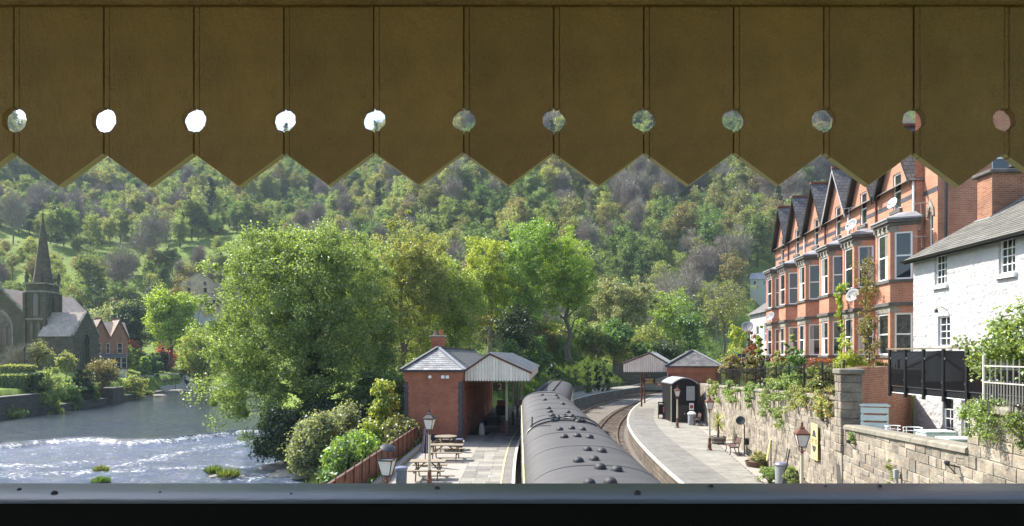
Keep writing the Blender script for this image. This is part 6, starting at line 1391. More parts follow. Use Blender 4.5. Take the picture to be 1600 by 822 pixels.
# house far up on the right hillside
fh = thing('hillside_house', 'small pale house among trees at the foot of the right hill', 'house', (ax(1172, 225), 225, float(ground_z(ax(1180, 225), 225))-2), -.5)
zt_ = gz(436, 225)-fh.location.z
m = MB(); wall_open(m, 0, 7, 0, zt_, 0, [(1, 2, zt_-2.2, zt_-.8), (4, 5, zt_-2.2, zt_-.8)], .2); m.add([(0, 0, 0), (0, 6, 0), (0, 6, zt_), (0, 3, zt_+2.2), (0, 0, zt_)], [(0, 4, 3, 2, 1)]); m.build('wall', MT['render_white'], fh)
MB().add([(-.3, -.3, zt_-.2), (7.3, -.3, zt_-.2), (7.3, 3, zt_+2.3), (-.3, 3, zt_+2.3), (-.3, 6.3, zt_-.2), (7.3, 6.3, zt_-.2)], [(0, 1, 2, 3), (3, 2, 5, 4)]).build('roof', MT['lead'], fh)
for a in (1.5, 4.5): window(fh, P(a, .1, zt_-2.2), 1, 1.4, 'sash')
# ------------------------------------------------------------------ plants
def unit(v): return v/np.maximum(np.linalg.norm(v, axis=1, keepdims=True), 1e-6)
def leaf_verts(R, pos, out, size, asp=.62, up=.25, rnd=.85):
    n = len(pos); nr = unit(out*.55+R.normal(size=(n, 3))*rnd*.6+np.array([0, 0, up])); t = unit(np.cross(nr, R.normal(size=(n, 3)))); b = np.cross(nr, t)
    s = (size*R.uniform(.6, 1.3, n))[:, None]; dr = nr*s*.16
    v = np.stack([pos-t*s*.5-dr, pos+b*s*.5*asp+dr*.3, pos+t*s*.5-dr, pos-b*s*.5*asp+dr*.3], 1)
    return v.reshape(-1, 3)
def quads(n): return np.arange(4*n).reshape(n, 4)
def clump_leaves(R, C, rad, per, size, flat=.8, twig=False):
    n = len(C); cen = np.repeat(C, per, 0); rr = np.repeat(rad, per); d = unit(R.normal(size=(n*per, 3)))
    pos = cen+d*(rr*R.uniform(0.05, 1, n*per)**.5)[:, None]*np.array([1, 1, flat])
    if twig:        # bare twigs: thin tapering slivers that lean outwards and up
        m = len(pos); g = unit(d*.9+np.array([0, 0, .9])+R.normal(size=(m, 3))*.35); L = (size*R.uniform(1.5, 3.5, m))[:, None]; sd = unit(np.cross(g, R.normal(size=(m, 3))))*(size*.055)
        return np.stack([pos-sd, pos+sd, pos+g*L+sd*.3, pos+g*L-sd*.3], 1).reshape(-1, 3)
    return leaf_verts(R, pos, d, size)
def lobe_clumps(R, lobes, cr):
    C = []; rad = []
    for (x, y, z, rx_, ry_, rz__, n) in lobes:
        d = unit(R.normal(size=(n, 3))); ph = R.uniform(0, 6.28, 6)
        wob = 1+.16*np.sin(3*np.arctan2(d[:, 1], d[:, 0])+ph[0])+.12*np.sin(4*d[:, 2]*2+ph[1])+.10*np.sin(5*np.arctan2(d[:, 1], d[:, 0])+4*d[:, 2]+ph[2])
        k = (R.uniform(.02, 1, n)**.42)*wob
        C.append(np.stack([x+d[:, 0]*rx_*k, y+d[:, 1]*ry_*k, z+d[:, 2]*rz__*k], 1)); rad.append(cr*R.uniform(.4, 1.6, n))
    return np.concatenate(C), np.concatenate(rad)
def limbs(R, mb, C, base, top, tr, maxn=90, thin=.02):
    """trunk from base to top and curved limbs to the clumps"""
    base = np.array(base, float); top = np.array(top, float); n = 9; tp = [base+(top-base)*i/(n-1)+np.append(R.normal(size=2)*tr*(.5 if 0 < i else 0), 0) for i in range(n)]
    mb.tube([Vector(p) for p in tp], [tr*(1.35 if i == 0 else 1)*(1-.82*i/(n-1)) for i in range(n)], 9)
    H = top[2]-base[2]; idx = R.permutation(len(C))[:maxn]; nodes = [(p, tr*(1-.8*i/(n-1))) for i, p in enumerate(tp) if i >= 2]
    order = sorted(idx, key=lambda i: np.linalg.norm(C[i]-np.clip(C[i], None, top)*0-(base+top)/2))
    for i in order:
        c = C[i]; best = None
        for p, r in nodes:
            dz = c[2]-p[2]; dd = np.linalg.norm(c-p); cost = dd+(3.0*max(0, .25*dd-dz))
            if best is None or cost < best[0]: best = (cost, p, r)
        _, p, r = best; r0 = max(min(r*.6, tr*.4), thin*1.3); mid = (p+c)/2+np.array([0, 0, .10*np.linalg.norm(c-p)])+R.normal(size=3)*.08*np.linalg.norm(c-p)
        mb.tube([Vector(p), Vector(mid), Vector(c)], [r0, r0*.7, max(thin*.6, r0*.35)], 5, cap=False); nodes += [(mid, r0*.7), (c, r0*.4)]
def tree_mesh(seed, lobes, base, top, tr, cr, per, leaf, mat, twig=False, bark='bark', maxn=90, flat=.8, extra=None, stems=()):
    R = np.random.RandomState(seed); C, rad = lobe_clumps(R, lobes, cr)
    v = clump_leaves(R, C, rad, per, leaf, flat, twig)
    cm = np_mesh('crown', v, quads(len(v)//4), MT[mat]); mb = MB(); limbs(R, mb, C, base, top, tr, maxn)
    for s in stems: limbs(R, mb, C[:1], s[0], s[1], s[2], 0)
    return cm, mb.mesh('trunk', MT[bark], 60), C
def tree(name, label, loc, seed, lobes, top, tr, cr, per, leaf, mat, cat='tree', group=None, base=(0, 0, 0), **kw):
    t = thing(name, label, cat, loc, 0, group); cm, tm, C = tree_mesh(seed, lobes, base, top, tr, cr, per, leaf, mat, **kw)
    inst('trunk', tm, t); inst('crown', cm, t); return t, C

# the big riverside tree
bx, by_, bz = -17.2, 60.0, -2.7
def L_(px, py, Y, r, rz, n, ry=None): x, y, z = at(px, py, Y); return (x-bx, y-by_, z-bz, r, ry or r, rz, n)
lob = [L_(462, 442, 60, 6.4, 5.6, 200), L_(400, 520, 59, 4.6, 4.8, 110), L_(372, 600, 57, 3.3, 3.4, 50), L_(425, 640, 57, 3.4, 3.2, 45), L_(540, 470, 61, 4.4, 5.4, 110), L_(525, 590, 60, 4.4, 4.2, 85), L_(405, 425, 60, 3.6, 3.2, 50), L_(520, 400, 61, 3.8, 3.0, 55), L_(500, 500, 59, 4.4, 4.4, 60), L_(470, 560, 58, 4.2, 4.5, 70), L_(438, 382, 60, 3.4, 2.6, 40)]
T1, C1_ = tree('sycamore_tree', 'large broad leafy tree on the river bank left of the station', (bx, by_, bz), 21, lob, (-1.2, .5, 15.5), .55, .85, 165, .195, 'leaf_sycamore', base=(0, 0, -.6), maxn=170)
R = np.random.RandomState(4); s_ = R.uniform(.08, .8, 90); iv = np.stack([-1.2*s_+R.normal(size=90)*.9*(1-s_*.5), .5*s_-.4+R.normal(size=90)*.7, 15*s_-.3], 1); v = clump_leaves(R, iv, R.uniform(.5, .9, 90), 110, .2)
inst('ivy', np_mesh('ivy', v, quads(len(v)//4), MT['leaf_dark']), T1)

def simple(px, top, base_py, Y, wpx, label, mat, seed, name='deciduous_tree', n=110, cr=.9, per=90, leaf=.3, low=.28, tr=None, twig=False, bark='bark', zb=None, group=None, lobes=2, maxn=70, cat='tree'):
    """tree from its picture extent: crown between top and low fraction of its height"""
    x = ax(px, Y); z0 = zb if zb is not None else gz(base_py, Y); H = gz(top, Y)-z0; r = wpx/2/F*Y; R = random.Random(seed); ch = H*(1-low)
    lb = [(0, 0, H-ch*(.5 if lobes < 4 else .58), r*(.86 if lobes < 4 else .7), r*(.86 if lobes < 4 else .7), ch*(.5 if lobes < 4 else .4), n)]
    for k in range(lobes): a = R.uniform(0, 6.28); q = .45 if lobes < 4 else R.uniform(.45, 1.0); w = R.uniform(.45, .65) if lobes < 4 else R.uniform(.28, .5); lb.append((r*q*math.cos(a), r*q*math.sin(a), H-ch*R.uniform(.2, .8), r*w, r*w, ch*R.uniform(.18, .32), n//3))
    tree(name, label, (x, Y, z0), seed, lb, (R.uniform(-.5, .5), R.uniform(-.5, .5), H*.86), tr or H*.022, cr, per, leaf, mat, cat=cat, group=group, base=(0, 0, -.5), twig=twig, bark=bark, maxn=maxn)
simple(628, 338, 600, 74, 165, 'tall pale green tree just right of the big riverside tree', 'leaf_sycamore', 31, n=250, per=130, leaf=.2, low=.12, maxn=150, bark='bark_pale')
simple(702, 398, 600, 79, 122, 'yellow-green tree directly behind the left station chimney', 'leaf_yellow', 32, n=170, per=120, leaf=.22, low=.1)
simple(668, 365, 600, 84, 115, 'green tree between the pale tree and yellow-green tree', 'leaf_sycamore', 33, n=110, per=68, leaf=.28, low=.1)
simple(575, 362, 610, 69, 125, 'green leafy tree behind the big riverside tree', 'leaf_sycamore', 34, n=190, per=120, leaf=.21, low=.08)
simple(765, 370, 560, 95, 98, 'slender yellow-green tree with bare stems left of centre', 'leaf_lime', 35, n=140, per=120, leaf=.25, low=.28, bark='bark_pale', maxn=110)
simple(824, 352, 560, 97, 122, 'tall yellow-green tree in the centre above the coaches', 'leaf_yellow', 36, n=180, per=120, leaf=.25, low=.26, bark='bark_pale', maxn=120)
simple(888, 358, 560, 94, 104, 'bright green tall tree right of the central yellow tree', 'leaf_lime', 37, n=160, per=120, leaf=.25, low=.28, maxn=120)
simple(735, 470, 560, 88, 80, 'thin grey-twigged tree behind the station roof', 'leaf_olive', 38, n=70, per=40, leaf=.28, low=.15, bark='bark_pale')
simple(808, 480, 575, 84, 62, 'dark evergreen tree above the left canopy roof', 'leaf_dark', 39, n=90, per=74, leaf=.26, low=.05)
simple(972, 437, 560, 118, 112, 'rounded pale willow tree behind the far platform', 'leaf_silver', 40, name='willow_tree', n=200, per=120, leaf=.28, low=.04, maxn=120, bark='bark')
simple(1052, 452, 560, 124, 84, 'yellow-green tree with dark trunk behind the right canopy', 'leaf_yellow', 41, n=90, per=54, leaf=.34, low=.25)
simple(1078, 478, 562, 112, 60, 'small green tree above the right station roof', 'leaf_mid', 42, n=70, per=54, leaf=.32, low=.15)
simple(1132, 440, 560, 145, 95, 'wide brownish tree just coming into leaf left of the white house', 'leaf_olive', 43, n=110, per=40, leaf=.36, low=.28, maxn=130)
simple(1040, 420, 540, 165, 90, 'bare grey tree behind the willow on the right', 'twig_grey', 44, n=120, per=40, leaf=.4, low=.2, twig=True, bark='bark_pale', maxn=110)
simple(960, 500, 560, 105, 60, 'small dense green tree above the clipped bushes', 'leaf_mid', 45, n=70, per=61, leaf=.3, low=.05)
simple(905, 490, 560, 104, 80, 'leafy green thicket tree above the grass bank', 'leaf_mid', 46, n=90, per=61, leaf=.3, low=.05)
simple(855, 500, 570, 100, 66, 'brown-green thicket tree left of the grass bank', 'leaf_olive', 47, n=80, per=61, leaf=.3, low=.05)
simple(1010, 508, 560, 108, 60, 'light green bushy tree behind the right canopy apex', 'leaf_sycamore', 48, n=80, per=61, leaf=.3, low=.05)
simple(267, 459, 566, 166, 78, 'round bright lime green tree in the riverside park', 'leaf_lime', 49, name='lime_tree', n=150, per=81, leaf=.45, low=.24, cr=1.4)
simple(328, 512, 600, 140, 92, 'yellow-green spreading tree beside the park at the river bend', 'leaf_yellow', 50, n=120, per=74, leaf=.38, low=.05, cr=1.2)
simple(200, 470, 555, 178, 62, 'dark evergreen tree behind the twin-gabled house', 'leaf_dark', 51, n=110, per=68, leaf=.45, low=.04, cr=1.3)
simple(168, 470, 560, 190, 66, 'pale willow behind the twin-gabled house roof', 'leaf_silver', 52, n=90, per=61, leaf=.45, low=.05, cr=1.4)
simple(103, 552, 592, 112, 26, 'small pale blossoming tree in front of the church transept', 'leaf_willow', 53, n=36, per=40, leaf=.3, low=.35, cr=.6)
simple(160, 560, 612, 118, 54, 'pale brownish bush tree on the far bank by the red house', 'leaf_olive', 54, n=70, per=54, leaf=.3, low=.05, cr=.8)
simple(206, 585, 625, 132, 42, 'pale green bush overhanging the far bank ledge', 'leaf_willow', 55, n=60, per=54, leaf=.3, low=.0, cr=.8)
simple(60, 532, 575, 118, 40, 'purple-brown rounded bush before the church tower', 'leaf_olive', 56, n=50, per=54, leaf=.25, low=.05, cr=.7)
simple(30, 545, 580, 116, 44, 'grey twiggy bush before the church gothic window', 'twig_grey', 57, n=60, per=40, leaf=.3, low=.1, twig=True, cr=.8)
# near bank shrubs
simple(505, 640, 745, 47, 95, 'grey-green bushy tree on the river rocks below the fence', 'leaf_silver', 58, name='bushy_tree', lobes=6, n=120, per=90, leaf=.2, low=.12, cr=.7, bark='bark_pale', maxn=100)
tree('shrub', 'tall tapering yellow-green shrub beside the left station wall', (ax(594, 40.5), 40.5, -1.6), 59, [(0, 0, 1.2, 1.6, 1.5, 1.3, 52), (.3, 0, 2.6, 1.1, 1.0, 1.0, 36), (.3, 0, 3.8, .7, .7, .8, 22), (.15, 0, 4.75, .38, .4, .55, 10), (1.35, -.3, 1.9, .95, .9, 1.1, 28), (-1.5, 0, .5, 1.1, 1, 1, 26)], (.2, 0, 4.8), .07, .42, 80, .2, 'leaf_yellow', cat='shrub', maxn=60)
simple(562, 655, 780, 34, 90, 'light green shrub behind the rusty fence', 'leaf_yellow', 60, name='shrub', lobes=6, n=110, per=110, leaf=.19, low=.0, cr=.55, cat='shrub', zb=-2.2)
simple(632, 640, 770, 39.0, 40, 'yellow-brown shrub top between fence and brick wall', 'leaf_olive', 61, name='shrub', lobes=6, n=50, per=100, leaf=.2, low=.0, cr=.5, cat='shrub', zb=-1.2)
simple(545, 672, 760, 42, 46, 'dark green narrow shrub between river and fence', 'leaf_mid', 62, name='shrub', lobes=6, n=50, per=110, leaf=.2, low=.0, cr=.5, cat='shrub', zb=-2.4)
simple(545, 690, 800, 28, 70, 'low green bush against the near end of the fence', 'leaf_mid', 63, name='shrub', lobes=6, n=60, per=110, leaf=.17, low=.0, cr=.45, cat='shrub', zb=-2.0)
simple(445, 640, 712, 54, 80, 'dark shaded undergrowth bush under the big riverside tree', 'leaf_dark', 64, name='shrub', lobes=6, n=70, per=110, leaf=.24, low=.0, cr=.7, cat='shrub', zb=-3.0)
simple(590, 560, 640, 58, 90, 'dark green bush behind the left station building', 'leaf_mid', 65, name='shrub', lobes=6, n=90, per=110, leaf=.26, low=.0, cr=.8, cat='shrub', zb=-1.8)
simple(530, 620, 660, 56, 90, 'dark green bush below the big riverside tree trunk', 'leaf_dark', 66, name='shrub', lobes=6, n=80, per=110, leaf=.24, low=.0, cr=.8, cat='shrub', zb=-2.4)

def bush(label, px, py0, py1, Y, wpx, mat, seed, per=90, n=40, cr=None, leaf=.12, name='garden_bush', zb=None, flower=None, group=None, cat='bush'):
    x = ax(px, Y); z0 = gz(py1, Y) if zb is None else zb; H = gz(py0, Y)-z0; r = wpx/2/F*Y; R = np.random.RandomState(seed)
    t = thing(name, label, cat, (x, Y, z0), 0, group); cr = cr or max(.12, r*.3)
    C, rad = lobe_clumps(R, [(0, 0, H*.55, r*.85, r*.85, H*.5, n)], cr); v = clump_leaves(R, C, rad, per, leaf); inst('leaves', np_mesh('leaves', v, quads(len(v)//4), MT[mat]), t)
    mb = MB()
    for k in range(9): c = C[k]; mb.tube([(0, 0, -.1), (c[0]*.4, c[1]*.4, c[2]*.5), tuple(c)], [.035, .025, .01], 5, cap=False)
    mb.build('stems', MT['bark'], t)
    if flower: v = clump_leaves(R, C, rad*1.08, max(6, per//9), leaf*.9); inst('flowers', np_mesh('flowers', v, quads(len(v)//4), MT[flower]), t)['kind'] = 'stuff'
    return t
def hedge(label, x0, x1, y0, y1, z0, z1, rz=0, loc=(0, 0, 0), mat='leaf_mid', seed=1, leaf=.12, dens=120, name='clipped_hedge'):
    t = thing(name, label, 'hedge', loc, rz); R = np.random.RandomState(seed); A = 2*((x1-x0)*(z1-z0)+(y1-y0)*(z1-z0))+(x1-x0)*(y1-y0); n = int(A*dens)
    p = R.uniform(size=(n, 3)); ax_ = R.randint(0, 5, n); p[ax_ == 0, 1] = 0; p[ax_ == 1, 1] = 1; p[ax_ == 2, 0] = 0; p[ax_ == 3, 0] = 1; p[ax_ == 4, 2] = 1
    o = (p-.5)*2*np.stack([(ax_ == 2)|(ax_ == 3), (ax_ == 0)|(ax_ == 1), ax_ == 4], 1); pos = np.array([x0, y0, z0])+p*np.array([x1-x0, y1-y0, z1-z0])+R.normal(size=(n, 3))*leaf*.35
    v = leaf_verts(R, pos, unit(o+1e-6), leaf); inst('leaves', np_mesh('leaves', v, quads(n), MT[mat]), t); q = leaf*.5
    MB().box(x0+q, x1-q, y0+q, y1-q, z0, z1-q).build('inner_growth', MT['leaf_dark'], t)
# clipped bushes on the grass bank by the far platform
for k, (px, py0, py1, Y, w, lab) in enumerate(((919, 565, 592, 92, 18, 'clipped round bush on the grass bank, second from the right canopy'), (947, 560, 586, 97, 20, 'rightmost clipped round bush on the grass bank'), (934, 562, 586, 99, 16, 'clipped bush between two others on the grass bank'), (886, 572, 592, 84, 20, 'loose round bush on the grass bank behind the coaches'), (862, 560, 600, 78, 18, 'dark upright bush at the left end of the grass bank'), (873, 580, 602, 78, 16, 'small dark bush low on the grass bank'))):
    x, y = ax(px, Y), Y; bush(lab, px, py0, py1, Y, w, 'leaf_dark' if k in (1, 2, 4, 5) else 'leaf_mid', 100+k, n=34, per=90, leaf=.16, zb=float(ground_z(x, y))-.1)
bush('small grey-leaved bush between the clipped bushes on the bank', 900, 575, 598, 86, 12, 'leaf_silver', 107, n=24, per=60, leaf=.14)
for k, (px, py0, py1, Y, w, mt, lab) in enumerate((
    (880, 525, 575, 99, 60, 'leaf_mid', 'green shrubbery at the top left of the grass bank'), (925, 520, 565, 104, 60, 'leaf_olive', 'brown-green shrubbery at the top of the grass bank'), (965, 528, 566, 106, 56, 'leaf_sycamore', 'light green shrubbery left of the right canopy'),
    (1005, 535, 560, 103, 50, 'leaf_mid', 'green hedge bush behind the right canopy ridge'), (1040, 538, 562, 100, 50, 'leaf_dark', 'dark hedge bush between right canopy and station roof'), (840, 530, 590, 86, 44, 'leaf_mid', 'green shrub behind the far end of the left canopy'), (800, 535, 590, 76, 50, 'leaf_mid', 'green shrub behind the left canopy roof'))):
    bush(lab, px, py0, py1, Y, w, mt, 120+k, n=60, per=90, leaf=.26, name='shrub')
# right hand gardens
G = [(1100, 532, 575, 60, 56, 'leaf_mid', None, 'large glossy green bush behind the right station roof'), (1152, 498, 545, 54, 34, 'leaf_lime', None, 'bright lime bush below the large grey dish'),
     (1148, 545, 570, 51, 60, 'leaf_sycamore', None, 'light green garden bush left of the lime bush foot'), (1172, 535, 565, 50, 24, 'leaf_dark', 'petal_pink', 'dark bush with pale flowers in the far garden'),
     (1143, 553, 572, 46, 36, 'leaf_olive', 'petal_pink', 'pinkish bush above the far end of the railings'), (1178, 520, 550, 49, 28, 'leaf_red', None, 'reddish shrub below the white house'),
     (1188, 518, 556, 47, 16, 'leaf_yellow', None, 'narrow yellow-green shrub against the farthest bay'), (1176, 552, 574, 44, 24, 'leaf_olive', None, 'low brown-green bush at the far bay foot'),
     (1195, 552, 572, 42, 18, 'leaf_dark', 'petal_pink', 'dark flowering bush at the foot of the farthest house'), (1216, 555, 580, 38, 26, 'leaf_willow', 'petal_pink', 'pale flowering bush right of the clipped hedge'),
     (1248, 542, 585, 32, 44, 'leaf_mid', None, 'big round green bush before the third house'), (1236, 538, 560, 36, 22, 'leaf_silver', None, 'grey-green bush behind the big round bush'),
     (1328, 545, 575, 26.5, 46, 'leaf_lime', None, 'bright yellow-green conifer bush near the climbing plant'), (1313, 552, 578, 27.5, 26, 'leaf_lime', None, 'smaller yellow-green bush left of the bright conifer'),
     (1372, 560, 580, 25.6, 30, 'leaf_olive', 'petal_red', 'brown-red flowering bush at the house steps'), (1290, 575, 625, 24, 60, 'leaf_mid', 'petal_red', 'mixed green and red planting behind the near railings'),
     (1240, 585, 625, 27, 44, 'leaf_sycamore', None, 'light green planting behind the middle railings'), (1275, 572, 590, 26, 40, 'leaf_olive', None, 'tall grasses behind the railings by the pillar')]
for k, (px, py0, py1, Y, w, mt, fl, lab) in enumerate(G):
    Xb = ax(px, Y); bush(lab, px, py0, py1, Y, w, mt, 200+k, n=46, per=110 if Y < 35 else 80, leaf=.085 if Y < 35 else .13, flower=fl, zb=min(gz(py1, Y), gtop(0, Y)-.05) if Xb > WALLX(Y)+.4 else None)
hedge('clipped dark green hedge with arched top behind the railings', -.1, 2.6, 0, .9, 0, 1.55, TRZ, (ax(1196, 40), 40, gtop(0, 40)), 'leaf_mid', 5, .10, 260)
hedge('dark red-brown clipped hedge before the fourth house', 0, 3.4, 0, .7, 0, 1.35, TRZ, (ax(1262, 33), 33, gtop(0, 33)+.2), 'leaf_red', 6, .10, 260)
# plants spilling over the stone wall
def trail(label, Y0, Y1, drop, mat, seed, n=50, leaf=.07, out=.05, lift=.35, fl=None):
    R = np.random.RandomState(seed); Yc = (Y0+Y1)/2; zt_ = float(ztop(Yc)); x, y, _ = wall_pt(Yc, out); t = thing('wall_plant', label, 'plant', (x, y, zt_))
    s = R.uniform(-.5, .5, n); q = R.uniform(0, 1, n)**1.4; C = np.stack([s*(Y1-Y0)*.15-R.uniform(0, .16, n)-.05+np.where(q < .25, R.uniform(0, .45, n), 0), s*(Y1-Y0), lift*(1-q*1.6)-drop*q*(.5+.8*np.abs(np.sin(s*9+seed)))], 1)
    v = clump_leaves(R, C, R.uniform(.10, .24, n), 80, leaf); inst('leaves', np_mesh('leaves', v, quads(len(v)//4), MT[mat]), t)
    mb = MB()
    for c in C[:16]: mb.tube([(0.1, c[1]*.8, .1), (c[0], c[1], .2), tuple(c)], [.012, .01, .006], 4, cap=False)
    mb.build('stems', MT['bark'], t)
    if fl: v = clump_leaves(R, C, R.uniform(.12, .26, n), 9, leaf); inst('flowers', np_mesh('flowers', v, quads(len(v)//4), MT[fl]), t)
for k, a in enumerate((('green plant spilling over the wall at its far end by the hut', 44, 49, .9, 'leaf_sycamore'), ('light green trailing plant above the potted palm', 37.5, 41.5, .8, 'leaf_willow'), ('small trailing plant above the loudspeaker post', 33.5, 35.5, .6, 'leaf_sycamore'),
        ('large green trailing plant hanging over the middle of the wall', 27.5, 31.5, 1.0, 'leaf_sycamore'), ('pale leafy trailing plant left of the yellow poster', 23.6, 26.6, .5, 'leaf_willow'), ('reddish green trailing plant right of the yellow poster', 21.4, 23.0, .45, 'leaf_willow'))):
    trail(*a, seed=300+k, n=(26, 26, 18, 60, 30, 26)[k], leaf=.075 if k > 2 else .11, fl='petal_red' if k == 5 else None, lift=.5 if k == 3 else .3)
trail('small rounded plant growing on the near wall below the pale railings', 12.3, 13.2, .35, 'leaf_willow', 320, n=40, leaf=.05, lift=.12)
trail('dark trailing plant at the right edge of the near wall', 11.3, 11.9, .4, 'leaf_mid', 321, n=24, leaf=.05, lift=.05)
for k, (Yw, z_, lab) in enumerate(((19.8, 2.75, 'small fern in the wall joint below the pillar'), (16.9, 2.3, 'narrow green weed growing from the low wall face'), (14.2, 2.3, 'small weed low on the near wall face, left one'), (13.8, 2.3, 'small weed low on the near wall face, right one'))):
    x, y, _ = wall_pt(Yw, .08); t = thing('wall_weed', lab, 'plant', (x, y, z_)); R = np.random.RandomState(330+k); C = R.normal(size=(12, 3))*np.array([.03, .08, .10 if k != 1 else .22]); v = clump_leaves(R, C, np.full(12, .07), 40, .04); inst('leaves', np_mesh('leaves', v, quads(len(v)//4), MT['leaf_sycamore']), t)
bush('yellow-flowered bush in the round tub by the wall', 1188, 706, 728, 31.2, 32, 'leaf_willow', 340, n=40, per=80, leaf=.06, flower='petal_pink', zb=.2)
bush('leafy green plants left of the grey dustbin', 1203, 728, 760, 27.4, 34, 'leaf_sycamore', 341, n=40, per=80, leaf=.07, zb=0)
bush('leafy green plants right of the grey dustbin', 1238, 728, 765, 26.0, 32, 'leaf_willow', 342, n=40, per=80, leaf=.07, zb=0)
# climber on the bay of the fifth house, ivy strand, near leafy shrub
t = thing('climbing_rose', 'climbing plant with reddish leaves up the brick bay', 'climbing plant', (ax(1357, 30.6), 30.6, 3.5)); R = np.random.RandomState(7); s = R.uniform(0, 1, 110)
C = np.stack([R.normal(size=110)*.22, R.normal(size=110)*.35, s*6.0+.2], 1); v = clump_leaves(R, C, R.uniform(.12, .26, 110), 34, .085); inst('leaves', np_mesh('leaves', v, quads(len(v)//4), MT['leaf_olive']), t); v = clump_leaves(R, C, R.uniform(.15, .3, 110), 9, .085); inst('red_leaves', np_mesh('red_leaves', v, quads(len(v)//4), MT['leaf_red']), t)
MB().tube([(0, 0, 0), (.1, .1, 2), (-.1, .1, 4), (.05, .1, 6)], [.05, .04, .03, .015], 6).build('stem', MT['bark'], t)
t = thing('ivy_strand', 'thin bright ivy strand climbing between two bays', 'climbing plant', (ax(1314, 33.4), 33.4, 3.5)); s = R.uniform(0, 1, 40); C = np.stack([R.normal(size=40)*.06, R.normal(size=40)*.1, s*5.2], 1); C = np.concatenate([C, np.array([[0, 0, 5.0]])+R.normal(size=(10, 3))*.2]); v = clump_leaves(R, C, np.full(50, .16), 40, .09); inst('leaves', np_mesh('leaves', v, quads(len(v)//4), MT['leaf_lime']), t)
MB().tube([(0, .02, 0), (.05, .02, 2.5), (0, .02, 5.2)], .02, 5).build('stem', MT['bark'], t)
x0, Y0 = 11.0, 13.6
lb = [(0, 0, 1.5, 1.1, 1.1, .95, 70), (-.75, .5, 1.35, .7, .8, .6, 26), (.7, -.5, 2.0, .95, 1.0, .75, 46), (.5, .2, .9, .9, .8, .6, 30)]
tree('leafy_shrub', 'near leafy yellow-green shrub behind the pale railings', (x0, Y0, 4.0), 71, lb, (.1, 0, 2.1), .06, .28, 85, .085, 'leaf_sycamore', cat='shrub', maxn=60)
# washing on a line in the far garden
wl_ = thing('washing_line', 'rotary washing line with dark and green clothes in the far garden', 'washing line', (ax(1160, 47.5), 47.5, gtop(0, 47.5)))
MB().tube([(0, 0, 0), (0, 0, 2.6)], .025, 6).build('pole', MT['bin_grey'], wl_)
for k in range(4): a = .4+k*math.pi/2; MB().tube([(0, 0, 2.1), (1.0*math.cos(a), 1.0*math.sin(a), 2.6)], .015, 5).build('arm', MT['washing_green'], wl_)
for k, (x, mt) in enumerate(((-.35, 'washing_blue'), (-.05, 'washing_blue'), (.25, 'bin_grey'))): MB().box(x-.13, x+.13, -.4-.01, -.4+.01, 1.55, 2.35).build('garment', MT[mt], wl_)
